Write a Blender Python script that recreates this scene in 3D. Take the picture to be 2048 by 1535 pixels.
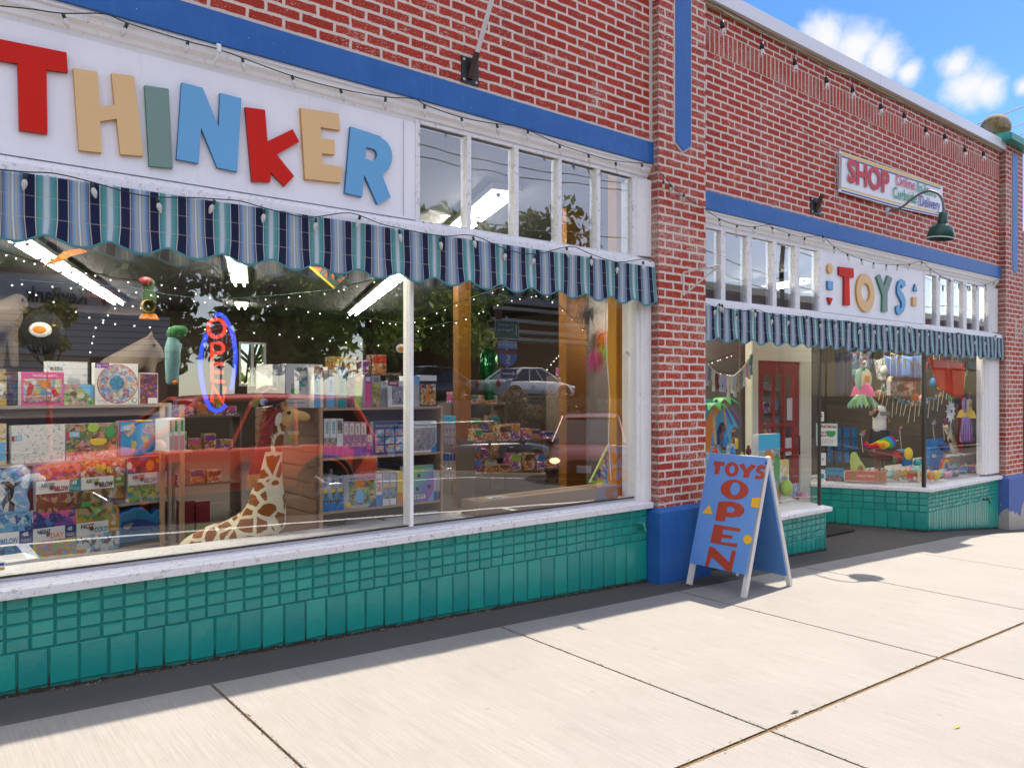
import bpy, bmesh, math, random
from mathutils import Vector as V, Matrix
from mathutils.geometry import tessellate_polygon
random.seed(7)
R = math.radians
for o in list(bpy.data.objects):
    bpy.data.objects.remove(o, do_unlink=True)
scene = bpy.context.scene
COL = scene.collection

# ------------------------------------------------------------------ camera
CAMD, CAMH, FPX, HCX, HCY = 4.2, 1.5, 1548.0, 1024.0, 780.0
fx, fy = .6265, .7795          # forward in plan
rx, ry = .7795, -.6265         # right in plan
cam_d = bpy.data.cameras.new("camera")
cam = bpy.data.objects.new("camera", cam_d)
COL.objects.link(cam)
cam.location = (0, -CAMD, CAMH)
cam.rotation_euler = (R(90), 0, math.atan2(fy, fx) - R(90))
cam_d.sensor_width = 36
cam_d.lens = FPX / 2048 * 36
cam_d.shift_y = 12.5 / 2048
cam_d.clip_end = 2000
scene.camera = cam

# ------------------------------------------------------------------ exposure, sun, sky
scene.view_settings.view_transform = 'Standard'
scene.view_settings.look = 'None'
scene.view_settings.exposure = 2.36
scene.view_settings.gamma = 1
try:
    scene.view_settings.use_white_balance = True
    scene.view_settings.white_balance_temperature = 6800
    scene.view_settings.white_balance_tint = 9
except Exception:
    pass
try:
    scene.cycles.use_denoising = True
    scene.cycles.denoiser = 'OPENIMAGEDENOISE'
    scene.cycles.max_bounces = 8
    scene.cycles.transparent_max_bounces = 16
    scene.cycles.sample_clamp_indirect = 6
    scene.cycles.caustics_reflective = False
    scene.cycles.caustics_refractive = False
except Exception:
    pass
SUN = V((.70, .10, 1.0)).normalized()
sl = bpy.data.lights.new("sun", 'SUN')
sl.energy = 2.0
sl.angle = R(.5)
sl.color = (1, .91, .80)
so = bpy.data.objects.new("sun", sl)
COL.objects.link(so)
so.rotation_euler = SUN.to_track_quat('Z', 'Y').to_euler()
so.location = (5, 0, 12)

world = bpy.data.worlds.new("World")
scene.world = world
world.use_nodes = True
wn, wl = world.node_tree.nodes, world.node_tree.links
wn.clear()
w_out = wn.new('ShaderNodeOutputWorld')
w_bg = wn.new('ShaderNodeBackground')
w_bg.inputs['Strength'].default_value = .15
sky = wn.new('ShaderNodeTexSky')
sky.sky_type = 'NISHITA'
sky.sun_disc = False
sky.sun_elevation = math.asin(SUN.z)
sky.sun_rotation = math.atan2(SUN.x, SUN.y)
sky.air_density = 1.0
sky.dust_density = .3
sky.ozone_density = 3.0
w_tc = wn.new('ShaderNodeTexCoord')
# clouds: bright noise banks added behind the view for fill, plus cumulus above the parapet
w_no = wn.new('ShaderNodeTexNoise')
w_no.inputs['Scale'].default_value = 17
w_no.inputs['Detail'].default_value = 9
w_no.inputs['Roughness'].default_value = .62
wl.new(w_tc.outputs['Generated'], w_no.inputs['Vector'])


def wmath(op, a, b=None, c=None):
    n = wn.new('ShaderNodeMath')
    n.operation = op
    for i, x in enumerate((a, b, c)):
        if x is None:
            continue
        if isinstance(x, (int, float)):
            n.inputs[i].default_value = x
        else:
            wl.new(x, n.inputs[i])
    return n.outputs[0]


def wdir(px, py):
    u, v = (px - HCX) / FPX, -(py - HCY) / FPX
    return V((fx + u * rx, fy + u * ry, v)).normalized()


cloud = None
for (px, py, rad, sq) in ((1650, 80, .034, 1), (1710, 90, .034, 1), (1762, 128, .036, 1), (1700, 125, .034, 1), (1815, 148, .02, 1),
                          (1915, 132, .024, 1), (1940, 172, .036, 1), (1975, 178, .026, 1), (2046, 172, .014, 1), (1250, -400, .2, 1), (2500, -160, .14, 1)):
    dn = wn.new('ShaderNodeVectorMath')
    dn.operation = 'DISTANCE'
    wl.new(w_tc.outputs['Generated'], dn.inputs[0])
    dn.inputs[1].default_value = wdir(px, py)
    m = wmath('SUBTRACT', 1.0, wmath('DIVIDE', dn.outputs['Value'], rad))
    cloud = m if cloud is None else wmath('MAXIMUM', cloud, m)
w_n2 = wn.new('ShaderNodeTexNoise')
w_n2.inputs['Scale'].default_value = 2.2
w_n2.inputs['Detail'].default_value = 8
w_n2.inputs['Roughness'].default_value = .6
wl.new(w_tc.outputs['Generated'], w_n2.inputs['Vector'])
w_sep = wn.new('ShaderNodeSeparateXYZ')
wl.new(w_tc.outputs['Generated'], w_sep.inputs[0])
far = wmath('MULTIPLY', wmath('SUBTRACT', w_n2.outputs['Fac'], .36), 4.0)
behind = wmath('LESS_THAN', w_sep.outputs['Y'], .05)
far = wmath('MULTIPLY', wmath('MINIMUM', far, .36), behind)
cl = wmath('ADD', wmath('MULTIPLY', wmath('SUBTRACT', wmath('MAXIMUM', cloud, -1.5), .05), 1.15), wmath('MULTIPLY', wmath('SUBTRACT', w_no.outputs['Fac'], .5), 1.9))
cl = wmath('MAXIMUM', cl, far)
w_r = wn.new('ShaderNodeValToRGB')
w_r.color_ramp.elements[0].position = .0
w_r.color_ramp.elements[1].position = .95
w_r.color_ramp.interpolation = 'EASE'
wl.new(cl, w_r.inputs['Fac'])
w_hs = wn.new('ShaderNodeHueSaturation')
w_hs.inputs['Saturation'].default_value = 1.42
w_hs.inputs['Value'].default_value = .30
w_hs.inputs['Hue'].default_value = .52
wl.new(sky.outputs[0], w_hs.inputs['Color'])
w_mx = wn.new('ShaderNodeMixRGB')
w_c2 = wn.new('ShaderNodeMixRGB')
w_c2.inputs['Color1'].default_value = (1.22, 1.26, 1.34, 1)
w_c2.inputs['Color2'].default_value = (4.4, 4.35, 4.3, 1)  # brighter unseen clouds behind the camera, added as fill light
wl.new(behind, w_c2.inputs['Fac'])
wl.new(w_c2.outputs[0], w_mx.inputs['Color2'])
wl.new(w_r.outputs['Color'], w_mx.inputs['Fac'])
wl.new(w_hs.outputs[0], w_mx.inputs['Color1'])
wl.new(w_mx.outputs[0], w_bg.inputs['Color'])
wl.new(w_bg.outputs[0], w_out.inputs['Surface'])


# ------------------------------------------------------------------ where things stand (plan geometry of the street)
def ray(px):
    u = (px - HCX) / FPX
    return fx + u * rx, fy + u * ry


def PT(px, py, t):
    dx, dy = ray(px)
    return V((dx * t, dy * t - CAMD, CAMH - (py - HCY) / FPX * t))


def P(px, py, Y=0.0):
    return PT(px, py, (Y + CAMD) / ray(px)[1])


def XY(px, Y=0.0):
    dx, dy = ray(px)
    return dx * (Y + CAMD) / dy


def PL(px, py, p0, d):
    """point on the upright plane through p0 along plan direction d"""
    dx, dy = ray(px)
    den = dx * d[1] - dy * d[0]
    t = (p0[0] * d[1] - (p0[1] + CAMD) * d[0]) / den
    return PT(px, py, t)


def PP(px, py, p0, n):
    dx, dy = ray(px)
    d = V((dx, dy, -(py - HCY) / FPX))
    o = V((0, -CAMD, CAMH))
    t = (p0 - o).dot(n) / d.dot(n)
    return o + d * t


KN = [(-60, 2.0), (-10, .45), (.4, .10), (4.8, -.05), (9.9, -.235), (11.9, -.42), (12.8, -.50), (16, -.72), (40, -2.0), (120, -3)]


def gz(x):
    for (a, za), (b, zb) in zip(KN, KN[1:]):
        if x <= b:
            return za + (zb - za) * (x - a) / (b - a)
    return KN[-1][1]


def G(px, py):
    z = 0.0
    for _ in range(30):
        t = (CAMH - z) * FPX / (py - HCY)
        p = PT(px, py, t)
        z = gz(p.x)
    return p


YG = .09           # plane of the big shop glass


def RF(px, py, Y):
    """a real point at distance Y in front of the shop whose mirror image in the glass is seen there"""
    p = P(px, py, 2 * YG - Y)
    return V((p.x, Y, p.z))


# ------------------------------------------------------------------ node helpers / materials
class NT:
    def __init__(s, name):
        s.m = bpy.data.materials.new(name)
        s.m.use_nodes = True
        s.n, s.l = s.m.node_tree.nodes, s.m.node_tree.links
        s.n.clear()
        s.out = s.n.new('ShaderNodeOutputMaterial')

    def set(s, sock, v):
        if isinstance(v, bpy.types.NodeSocket):
            s.l.new(v, sock)
        elif isinstance(v, (tuple, list)) and len(v) == 3 and sock.type == 'RGBA':
            sock.default_value = (*v, 1)
        else:
            sock.default_value = v

    def node(s, t, ins=None, **kw):
        n = s.n.new('ShaderNode' + t)
        for k, v in kw.items():
            setattr(n, k, v)
        for k, v in (ins or {}).items():
            s.set(n.inputs[k], v)
        return n

    def math(s, op, a, b=0.0, c=0.0, clamp=False):
        n = s.node('Math', {0: a, 1: b, 2: c}, operation=op)
        n.use_clamp = clamp
        return n.outputs[0]

    def coord(s, kind='Object'):
        return s.node('TexCoord').outputs[kind]

    def scale(s, vec, sc, loc=(0, 0, 0), rot=(0, 0, 0)):
        n = s.node('Mapping', {'Vector': vec, 'Scale': sc, 'Location': loc, 'Rotation': rot})
        return n.outputs[0]

    def noise(s, vec, sc, detail=4, rough=.55, out='Fac', dist=0):
        return s.node('TexNoise', {'Vector': vec, 'Scale': sc, 'Detail': detail, 'Roughness': rough, 'Distortion': dist}).outputs[out]

    def ramp(s, fac, els, interp='LINEAR'):
        n = s.node('ValToRGB', {'Fac': fac})
        cr = n.color_ramp
        cr.interpolation = interp
        while len(cr.elements) < len(els):
            cr.elements.new(.5)
        for e, (p, c) in zip(cr.elements, els):
            e.position = p
            e.color = (*c, 1) if len(c) == 3 else c
        return n.outputs[0]

    def mix(s, f, a, b, mode='MIX'):
        n = s.node('MixRGB', {'Fac': f, 'Color1': a, 'Color2': b}, blend_type=mode)
        return n.outputs[0]

    def bump(s, h, strength=.3, dist=.01):
        return s.node('Bump', {'Height': h, 'Strength': strength, 'Distance': dist}).outputs[0]

    def pbr(s, color, rough=.5, metal=0.0, normal=None, spec=.5, **kw):
        ins = {'Base Color': color, 'Roughness': rough, 'Metallic': metal, 'Specular IOR Level': spec}
        if normal is not None:
            ins['Normal'] = normal
        ins.update(kw)
        b = s.node('BsdfPrincipled', ins)
        s.l.new(b.outputs[0], s.out.inputs['Surface'])
        return s.m


def srgb(r, g, b):
    f = lambda c: c / 12.92 if c <= .04045 else ((c + .055) / 1.055) ** 2.4
    return tuple(f(x / 255) for x in (r, g, b))


_mc = {}


def paint(name, col, rough=.5, var=.12, sc=6, bump=.0, metal=0, spec=.4, chip=None, chipt=.68, chips=30, coat=0):
    """painted / plain surface with slight wear"""
    if name in _mc:
        return _mc[name]
    n = NT(name)
    c = n.coord()
    v = n.noise(c, sc, 5, .6)
    lo = tuple(x * (1 - var) for x in col)
    hi = tuple(min(1, x * (1 + var)) for x in col)
    base = n.mix(v, lo, hi)
    fine = n.noise(c, sc * 14, 3, .7)
    base = n.mix(n.math('MULTIPLY', n.math('SUBTRACT', fine, .45, clamp=True), var * 2), base, tuple(x * .6 for x in col))
    if chip:
        k = n.noise(c, chips, 6, .7)
        k = n.math('GREATER_THAN', k, chipt)
        base = n.mix(k, base, chip)
    nb = None
    if bump:
        nb = n.bump(fine, bump, .004)
    rr = n.math('ADD', n.math('MULTIPLY', v, .15), rough - .07)
    m = n.pbr(base, rr, metal, nb, spec, **({'Coat Weight': coat} if coat else {}))
    _mc[name] = m
    return m


def flat(name, col, rough=.6, metal=0):
    if name not in _mc:
        _mc[name] = NT(name).pbr(col, rough, metal)
    return _mc[name]


def emit(name, col, st, sample=True):
    if name in _mc:
        return _mc[name]
    n = NT(name)
    e = n.node('Emission', {'Color': col, 'Strength': st})
    n.l.new(e.outputs[0], n.out.inputs['Surface'])
    if not sample:
        n.m.cycles.emission_sampling = 'NONE'
    _mc[name] = n.m
    return n.m


def art(name, pal, sc=40, warp=1.1, rough=.35, kind='F1', bg=None, bgt=.5):
    """printed illustration: irregular patches of the colours in pal"""
    if name in _mc:
        return _mc[name]
    n = NT(name)
    sc *= 1.45
    pal = [tuple(v * .82 + .05 * sum(p) / 3 + .012 for v in p) for p in pal]
    c = n.coord()
    w = n.noise(c, sc * 1.1, 4, .7, 'Color')
    c2 = n.mix(warp * .06, c, w, 'ADD')
    vo = n.node('TexVoronoi', {'Vector': c2, 'Scale': sc, 'Randomness': 1.0})
    vo.feature = kind
    sp = n.node('SeparateColor', {'Color': vo.outputs['Color']})
    k = len(pal)
    col = n.ramp(sp.outputs[0], [(i / k, pal[i]) for i in range(k)], 'CONSTANT')
    # small strokes over it
    v2 = n.node('TexVoronoi', {'Vector': c2, 'Scale': sc * 3.1})
    s2 = n.node('SeparateColor', {'Color': v2.outputs['Color']})
    col2 = n.ramp(s2.outputs[1], [(i / k, pal[(i * 3 + 1) % k]) for i in range(k)], 'CONSTANT')
    col = n.mix(n.math('LESS_THAN', v2.outputs['Distance'], .3), col, col2)
    if bg:
        col = n.mix(n.math('GREATER_THAN', vo.outputs['Distance'], bgt), col, bg)
    m = n.pbr(col, rough, 0, None, .4)
    _mc[name] = m
    return m


# ------------------------------------------------------------------ mesh builder
class MB:
    def __init__(s):
        s.v, s.f, s.m, s.sm = [], [], [], []

    def add(s, vs, fs, mi=0, smooth=False):
        o = len(s.v)
        s.v += [V(p) for p in vs]
        for f in fs:
            s.f.append([i + o for i in f])
            s.m.append(mi)
            s.sm.append(smooth)
        return s

    def box(s, a, b, mi=0):
        x0, y0, z0 = a
        x1, y1, z1 = b
        vs = [(x0, y0, z0), (x1, y0, z0), (x1, y1, z0), (x0, y1, z0), (x0, y0, z1), (x1, y0, z1), (x1, y1, z1), (x0, y1, z1)]
        return s.add(vs, [(0, 3, 2, 1), (4, 5, 6, 7), (0, 1, 5, 4), (1, 2, 6, 5), (2, 3, 7, 6), (3, 0, 4, 7)], mi)

    def obox(s, o, a, b, c, mi=0):
        """box from corner o with edge vectors a,b,c"""
        o, a, b, c = V(o), V(a), V(b), V(c)
        vs = [o, o + a, o + a + b, o + b, o + c, o + a + c, o + a + b + c, o + b + c]
        fs = [(0, 3, 2, 1), (4, 5, 6, 7), (0, 1, 5, 4), (1, 2, 6, 5), (2, 3, 7, 6), (3, 0, 4, 7)]
        if a.cross(b).dot(c) < 0:
            fs = [f[::-1] for f in fs]
        return s.add(vs, fs, mi)

    def prism(s, loops, off, mi=0, mside=None):
        """flat outline (list of loops, first outer) extruded by off"""
        if isinstance(loops[0], V) or isinstance(loops[0][0], (int, float)):
            loops = [loops]
        loops = [[V(p) for p in lp] for lp in loops]
        off = V(off)
        tris = tessellate_polygon(loops)
        flatv = [p for lp in loops for p in lp]
        n = len(flatv)
        s.add(flatv + [p + off for p in flatv], [t for t in tris] + [(t[2] + n, t[1] + n, t[0] + n) for t in tris], mi)
        k = 0
        for lp in loops:
            m = len(lp)
            vs = lp + [p + off for p in lp]
            s.add(vs, [(i, (i + 1) % m, (i + 1) % m + m, i + m) for i in range(m)], mi if mside is None else mside)
            k += m
        return s

    def tube(s, path, r, seg=8, mi=0, cap=True, smooth=True):
        path = [V(p) for p in path]
        n = len(path)
        rs = r if isinstance(r, (list, tuple)) else [r] * n
        if len(rs) != n:
            rs = [rs[0] + (rs[-1] - rs[0]) * i / (n - 1) for i in range(n)]
        vs, up = [], None
        for i, p in enumerate(path):
            d = (path[min(i + 1, n - 1)] - path[max(i - 1, 0)])
            if d.length < 1e-9:
                d = V((0, 0, 1))
            d.normalize()
            if up is None:
                up = V((0, 0, 1)) if abs(d.z) < .9 else V((1, 0, 0))
            a = d.cross(up).normalized()
            b = a.cross(d).normalized()
            up = b
            for k in range(seg):
                t = 2 * math.pi * k / seg
                vs.append(p + (a * math.cos(t) + b * math.sin(t)) * rs[i])
        fs = []
        for i in range(n - 1):
            for k in range(seg):
                fs.append((i * seg + k, i * seg + (k + 1) % seg, (i + 1) * seg + (k + 1) % seg, (i + 1) * seg + k))
        s.add(vs, fs, mi, smooth)
        if cap:
            s.add(vs[:seg], [tuple(range(seg))], mi)
            s.add(vs[-seg:], [tuple(range(seg))[::-1]], mi)
        return s

    def lathe(s, c, prof, seg=16, axis=(0, 0, 1), mi=0, smooth=True, sc=(1, 1)):
        """prof: (radius, height) along axis"""
        ax = V(axis).normalized()
        a = ax.cross(V((1, 0, 0)) if abs(ax.x) < .9 else V((0, 1, 0))).normalized()
        b = ax.cross(a).normalized()
        c = V(c)
        vs = []
        for (r, h) in prof:
            for k in range(seg):
                t = 2 * math.pi * k / seg
                vs.append(c + ax * h + (a * math.cos(t) * sc[0] + b * math.sin(t) * sc[1]) * r)
        fs = []
        for i in range(len(prof) - 1):
            for k in range(seg):
                fs.append((i * seg + k, i * seg + (k + 1) % seg, (i + 1) * seg + (k + 1) % seg, (i + 1) * seg + k))
        return s.add(vs, fs, mi, smooth)

    def ball(s, c, r, seg=16, ring=10, mi=0, rot=None):
        """ellipsoid; r = number or 3 radii"""
        if isinstance(r, (int, float)):
            r = (r, r, r)
        c = V(c)
        vs = []
        for i in range(ring + 1):
            ph = math.pi * i / ring
            for k in range(seg):
                t = 2 * math.pi * k / seg
                p = V((r[0] * math.sin(ph) * math.cos(t), r[1] * math.sin(ph) * math.sin(t), r[2] * math.cos(ph)))
                if rot:
                    p = rot @ p
                vs.append(c + p)
        fs = []
        for i in range(ring):
            for k in range(seg):
                a, b = i * seg + k, i * seg + (k + 1) % seg
                fs.append((a, a + seg, b + seg, b))
        return s.add(vs, fs, mi, True)

    def cards(s, c, rad, n, size, mi=0, rnd=random, flatten=1.0, shell=.5):
        """n leaf sized faces spread through an ellipsoid"""
        c = V(c)
        for _ in range(n):
            d = V((rnd.gauss(0, 1), rnd.gauss(0, 1), rnd.gauss(0, 1))).normalized()
            k = shell + (1 - shell) * rnd.random()
            p = c + V((d.x * rad[0], d.y * rad[1], d.z * rad[2])) * k
            a = V((rnd.gauss(0, 1), rnd.gauss(0, 1), rnd.gauss(0, flatten))).normalized()
            b = a.cross(V((rnd.gauss(0, 1), rnd.gauss(0, 1), rnd.gauss(0, 1)))).normalized()
            z = size * rnd.uniform(.6, 1.3)
            s.add([p - a * z, p + b * z * .5, p + a * z, p - b * z * .5], [(0, 1, 2, 3)], mi)
        return s

    def obj(s, name, mats, parent=None, base=None, bevel=0, sub=0):
        me = bpy.data.meshes.new(name)
        b = V(base) if base is not None else V((0, 0, 0))
        me.from_pydata([tuple(p - b) for p in s.v], [], s.f)
        if not isinstance(mats, (list, tuple)):
            mats = [mats]
        for m in mats:
            me.materials.append(m)
        for p, mi, sm in zip(me.polygons, s.m, s.sm):
            p.material_index = mi
            p.use_smooth = sm
        me.update()
        o = bpy.data.objects.new(name, me)
        COL.objects.link(o)
        if parent is not None:
            o.parent = parent
        else:
            o.location = b
        if bevel:
            md = o.modifiers.new('bevel', 'BEVEL')
            md.width = bevel
            md.segments = 2
            md.limit_method = 'ANGLE'
        return o


def bbase(mbs):
    xs = [p for m in mbs for p in m.v]
    lo = V((min(p.x for p in xs), min(p.y for p in xs), min(p.z for p in xs)))
    hi = V((max(p.x for p in xs), max(p.y for p in xs), max(p.z for p in xs)))
    return V(((lo.x + hi.x) / 2, (lo.y + hi.y) / 2, lo.z))


def tag(o, label, cat, group=None, kind=None):
    if not 4 <= len(label.split()) <= 16:
        print('LABEL', len(label.split()), label)
    o['label'] = label
    o['category'] = cat
    if group:
        o['group'] = group
    if kind:
        o['kind'] = kind
    return o


def thing(name, label, cat, parts, group=None, bevel=0, kind=None):
    """parts: list of (part name, MB, material(s)[, subparts[, label]]). One part -> one mesh object."""
    parts = [p for p in parts if p[1].v]
    base = bbase([p[1] for p in parts])
    if len(parts) == 1 and len(parts[0]) == 3:
        o = parts[0][1].obj(name, parts[0][2], None, base, bevel)
        return tag(o, label, cat, group, kind)
    root = bpy.data.objects.new(name, None)
    COL.objects.link(root)
    root.location = base
    root.empty_display_size = .05
    tag(root, label, cat, group, kind)
    root['base'] = tuple(base)
    for p in parts:
        add_part(root, p, base, bevel)
    return root


def add_part(root, p, base=None, bevel=0):
    base = V(root['base']) if base is None else base
    o = p[1].obj(p[0], p[2], root, base, bevel)
    if len(p) > 4 and p[4]:
        o['label'] = p[4]
    if len(p) > 3 and p[3]:
        for q in p[3]:
            c = q[1].obj(q[0], q[2], o, base, 0)
            if len(q) > 4 and q[4]:
                c['label'] = q[4]
    return o


def struct(name, mb, mat, kind='structure'):
    o = mb.obj(name, mat)
    o['kind'] = kind
    return o


_tx = {}


def text_mb(s, org, xd, up, h, depth=.002, bold=0.0, wide=1.0, align='LEFT', mi=0, mb=None, shear=0, space=1.0):
    """lettering: org = baseline start (or centre), xd/up = unit vectors, h = capital height, faces along xd x up"""
    key = (s, round(bold, 4), round(shear, 2), round(space, 2))
    if key not in _tx:
        cu = bpy.data.curves.new('t', 'FONT')
        cu.body = s
        cu.size = 1
        cu.offset = bold
        cu.shear = shear
        cu.space_character = space
        cu.resolution_u = 3
        ob = bpy.data.objects.new('t', cu)
        COL.objects.link(ob)
        dg = bpy.context.evaluated_depsgraph_get()
        me = bpy.data.meshes.new_from_object(ob.evaluated_get(dg))
        vs = [v.co.copy() for v in me.vertices]
        fs = [tuple(p.vertices) for p in me.polygons]
        bpy.data.objects.remove(ob)
        bpy.data.meshes.remove(me)
        bpy.data.curves.remove(cu)
        xs = [v.x for v in vs] or [0, 1]
        _tx[key] = (vs, fs, min(xs), max(xs))
    vs, fs, x0, x1 = _tx[key]
    k = h / .7
    w = (x1 - x0) * k * wide
    sh = {'LEFT': 0, 'CENTER': -w / 2, 'RIGHT': -w}[align]
    xd, up, org = V(xd).normalized(), V(up).normalized(), V(org)
    nrm = xd.cross(up).normalized()
    mb = mb or MB()
    P3 = [org + xd * ((v.x - x0) * k * wide + sh) + up * (v.y * k) + nrm * depth for v in vs]
    mb.add(P3, fs, mi)
    # rim so that the lettering has body
    cnt = {}
    for f in fs:
        for a, b in zip(f, f[1:] + f[:1]):
            e = (min(a, b), max(a, b))
            cnt[e] = (cnt[e][0] + 1, (a, b)) if e in cnt else (1, (a, b))
    if depth > .003:
        o = len(mb.v)
        for (c, (a, b)) in cnt.values():
            if c == 1:
                mb.add([P3[a], P3[b], P3[b] - nrm * depth, P3[a] - nrm * depth], [(3, 2, 1, 0)], mi)
    return mb


def fit_text(s, org, xd, up, h, w, **kw):
    """like text_mb but stretched to width w"""
    t = text_mb(s, org, xd, up, h, **{**kw, 'wide': 1.0})
    key = (s, round(kw.get('bold', 0), 4), round(kw.get('shear', 0), 2), round(kw.get('space', 1), 2))
    _, _, x0, x1 = _tx[key]
    cur = (x1 - x0) * h / .7
    return text_mb(s, org, xd, up, h, **{**kw, 'wide': w / cur})


X1, Z1, N1 = V((1, 0, 0)), V((0, 0, 1)), V((0, -1, 0))

# ================================================================== materials of the building
def brick_mat(name, ux, c1, c2, mortar, bw=.2066, rh=.067, off=(0, 0), rot=0, worn=.60, soldier=False):
    n = NT(name)
    c = n.coord()
    sp = n.node('SeparateXYZ', {0: c})
    a = sp.outputs[ux]
    cb = n.node('CombineXYZ', {0: n.math('ADD', a, off[0]), 1: n.math('ADD', sp.outputs[2], off[1])}).outputs[0]
    w = n.noise(c, 16, 4, .65, 'Color')
    w = n.node('VectorMath', {0: w, 1: (.5, .5, .5)}, operation='SUBTRACT').outputs[0]
    w = n.node('VectorMath', {0: w, 'Scale': .018}, operation='SCALE').outputs[0]
    v = n.node('VectorMath', {0: cb, 1: w}, operation='ADD').outputs[0]
    b = n.node('TexBrick', {'Vector': v, 'Color1': c1, 'Color2': c2, 'Mortar': mortar, 'Scale': 1.0, 'Mortar Size': .0095,
                            'Mortar Smooth': .12, 'Bias': 0.0, 'Brick Width': bw, 'Row Height': rh})
    if soldier:
        b.offset = 0
    blot = n.noise(c, 3.2, 4, .6)
    fine = n.noise(n.scale(c, (1, 1, 1.7)), 95, 5, .72)
    thr = n.math('SUBTRACT', worn + .170, n.math('MULTIPLY', blot, .36))
    chip = n.math('MULTIPLY', n.math('SUBTRACT', fine, thr), 22, clamp=True)
    mid = n.noise(c, 28, 5, .7)
    chip2 = n.math('MULTIPLY', n.math('SUBTRACT', mid, .665), 14, clamp=True)
    chip = n.math('MAXIMUM', chip, n.math('MULTIPLY', chip2, .8))
    shade = n.mix(n.noise(c, 9, 3), tuple(x * .78 for x in c1), tuple(min(1, x * 1.18) for x in c1))
    col = n.mix(.5, b.outputs['Color'], shade)
    col = n.mix(n.math('MULTIPLY', chip, .78), col, tuple(x * .92 for x in mortar))
    mcol = n.mix(n.noise(c, 40, 4), tuple(x * .72 for x in mortar), tuple(min(1, x * 1.12) for x in mortar))
    col = n.mix(b.outputs['Fac'], col, mcol)
    soot = n.math('MULTIPLY', n.math('SUBTRACT', n.noise(n.scale(c, (3.5, 3.5, .8)), 1.3, 5, .65), .54, clamp=True), 1.2, clamp=True)
    col = n.mix(soot, col, (.16, .04, .03))
    h = n.math('SUBTRACT', n.math('MULTIPLY', fine, .25), n.math('MULTIPLY', b.outputs['Fac'], 1.0))
    return n.pbr(col, n.math('ADD', .62, n.math('MULTIPLY', chip, .3)), 0, n.bump(h, .55, .009), .15)


RED1, RED2, MORT = (.41, .040, .019), (.27, .024, .012), (.72, .60, .50)
M_brick = brick_mat('painted_brick', 0, RED1, RED2, MORT, off=(.07, .03))
M_bricks = brick_mat('painted_brick_shaded_side', 1, (.25, .03, .022), (.2, .022, .018), (.5, .40, .33), off=(.03, .03), worn=.52, bw=.2066)  # pier side brick, its shade put into darker colours
M_pier = brick_mat('painted_pier_brick', 0, RED1, RED2, MORT, off=(.087, .03), worn=.56)
M_sold = brick_mat('painted_soldier_brick', 0, RED1, RED2, (.66, .52, .42), bw=.067, rh=.5, off=(0, .12), soldier=True, worn=.56)


def blue_mat():
    n = NT('blue_paint')
    c = n.coord()
    v = n.noise(c, 5, 6, .65)
    col = n.mix(v, (.014, .09, .30), (.035, .155, .43))
    st = n.noise(n.scale(c, (14, 14, 2)), 2, 5, .6)
    col = n.mix(n.math('MULTIPLY', n.math('SUBTRACT', st, .55, clamp=True), 1.2, clamp=True), col, (.10, .20, .42))
    ch = n.math('GREATER_THAN', n.noise(c, 38, 5, .7), .705)
    col = n.mix(ch, col, (.55, .6, .7))
    return n.pbr(col, .42, 0, n.bump(n.noise(c, 60, 4, .6), .25, .006), .2)


M_blue = blue_mat()


def peel_mat():
    n = NT('blue_paint_peeling')
    c = n.coord()
    sp = n.node('SeparateXYZ', {0: c})
    v = n.noise(c, 5, 6, .65)
    col = n.mix(v, (.04, .10, .32), (.10, .17, .42))
    wz = n.node('SeparateXYZ', {0: n.node('NewGeometry').outputs['Position']}).outputs[2]
    k = n.math('SUBTRACT', n.math('MULTIPLY', n.noise(c, 4.5, 5, .6), .9), n.math('ADD', wz, .68))
    k = n.math('MULTIPLY', k, 60, clamp=True)
    bare = n.mix(n.noise(c, 22, 5), (.30, .27, .23), (.5, .46, .40))
    col = n.mix(k, col, bare)
    return n.pbr(col, .6, 0, n.bump(k, .4, .006), .3)


M_peel = peel_mat()


def white_mat(name, base=(.78, .77, .76), dirt=.49, warm=(.42, .33, .22), sc=3.0):
    n = NT(name)
    c = n.coord()
    v = n.noise(c, sc, 6, .65)
    col = n.mix(v, tuple(x * .93 for x in base), base)
    g = n.noise(n.scale(c, (1, 1, 1)), 34, 7, .75)
    k = n.math('MULTIPLY', n.math('SUBTRACT', g, 1.08 - dirt), 7, clamp=True)
    col = n.mix(k, col, warm)
    s = n.noise(n.scale(c, (22, 22, 1.2)), 2, 4, .6)
    col = n.mix(n.math('MULTIPLY', n.math('SUBTRACT', s, .56, clamp=True), .9), col, tuple(x * .62 for x in base))
    return n.pbr(col, .42, 0, n.bump(g, .12, .003), .4)


M_white = white_mat('white_trim_paint', base=(.82, .81, .79))
M_wgrub = white_mat('white_trim_paint_flaking', dirt=.53, warm=(.2, .14, .10))
M_board = white_mat('white_sign_board', base=(.84, .84, .85), dirt=.38, sc=1.0)
M_flash = paint('white_metal_flashing', (.66, .67, .70), .35, .04, 2)
M_wood = paint('bare_fascia_wood', (.42, .32, .20), .8, .35, 12, .3)


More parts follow.
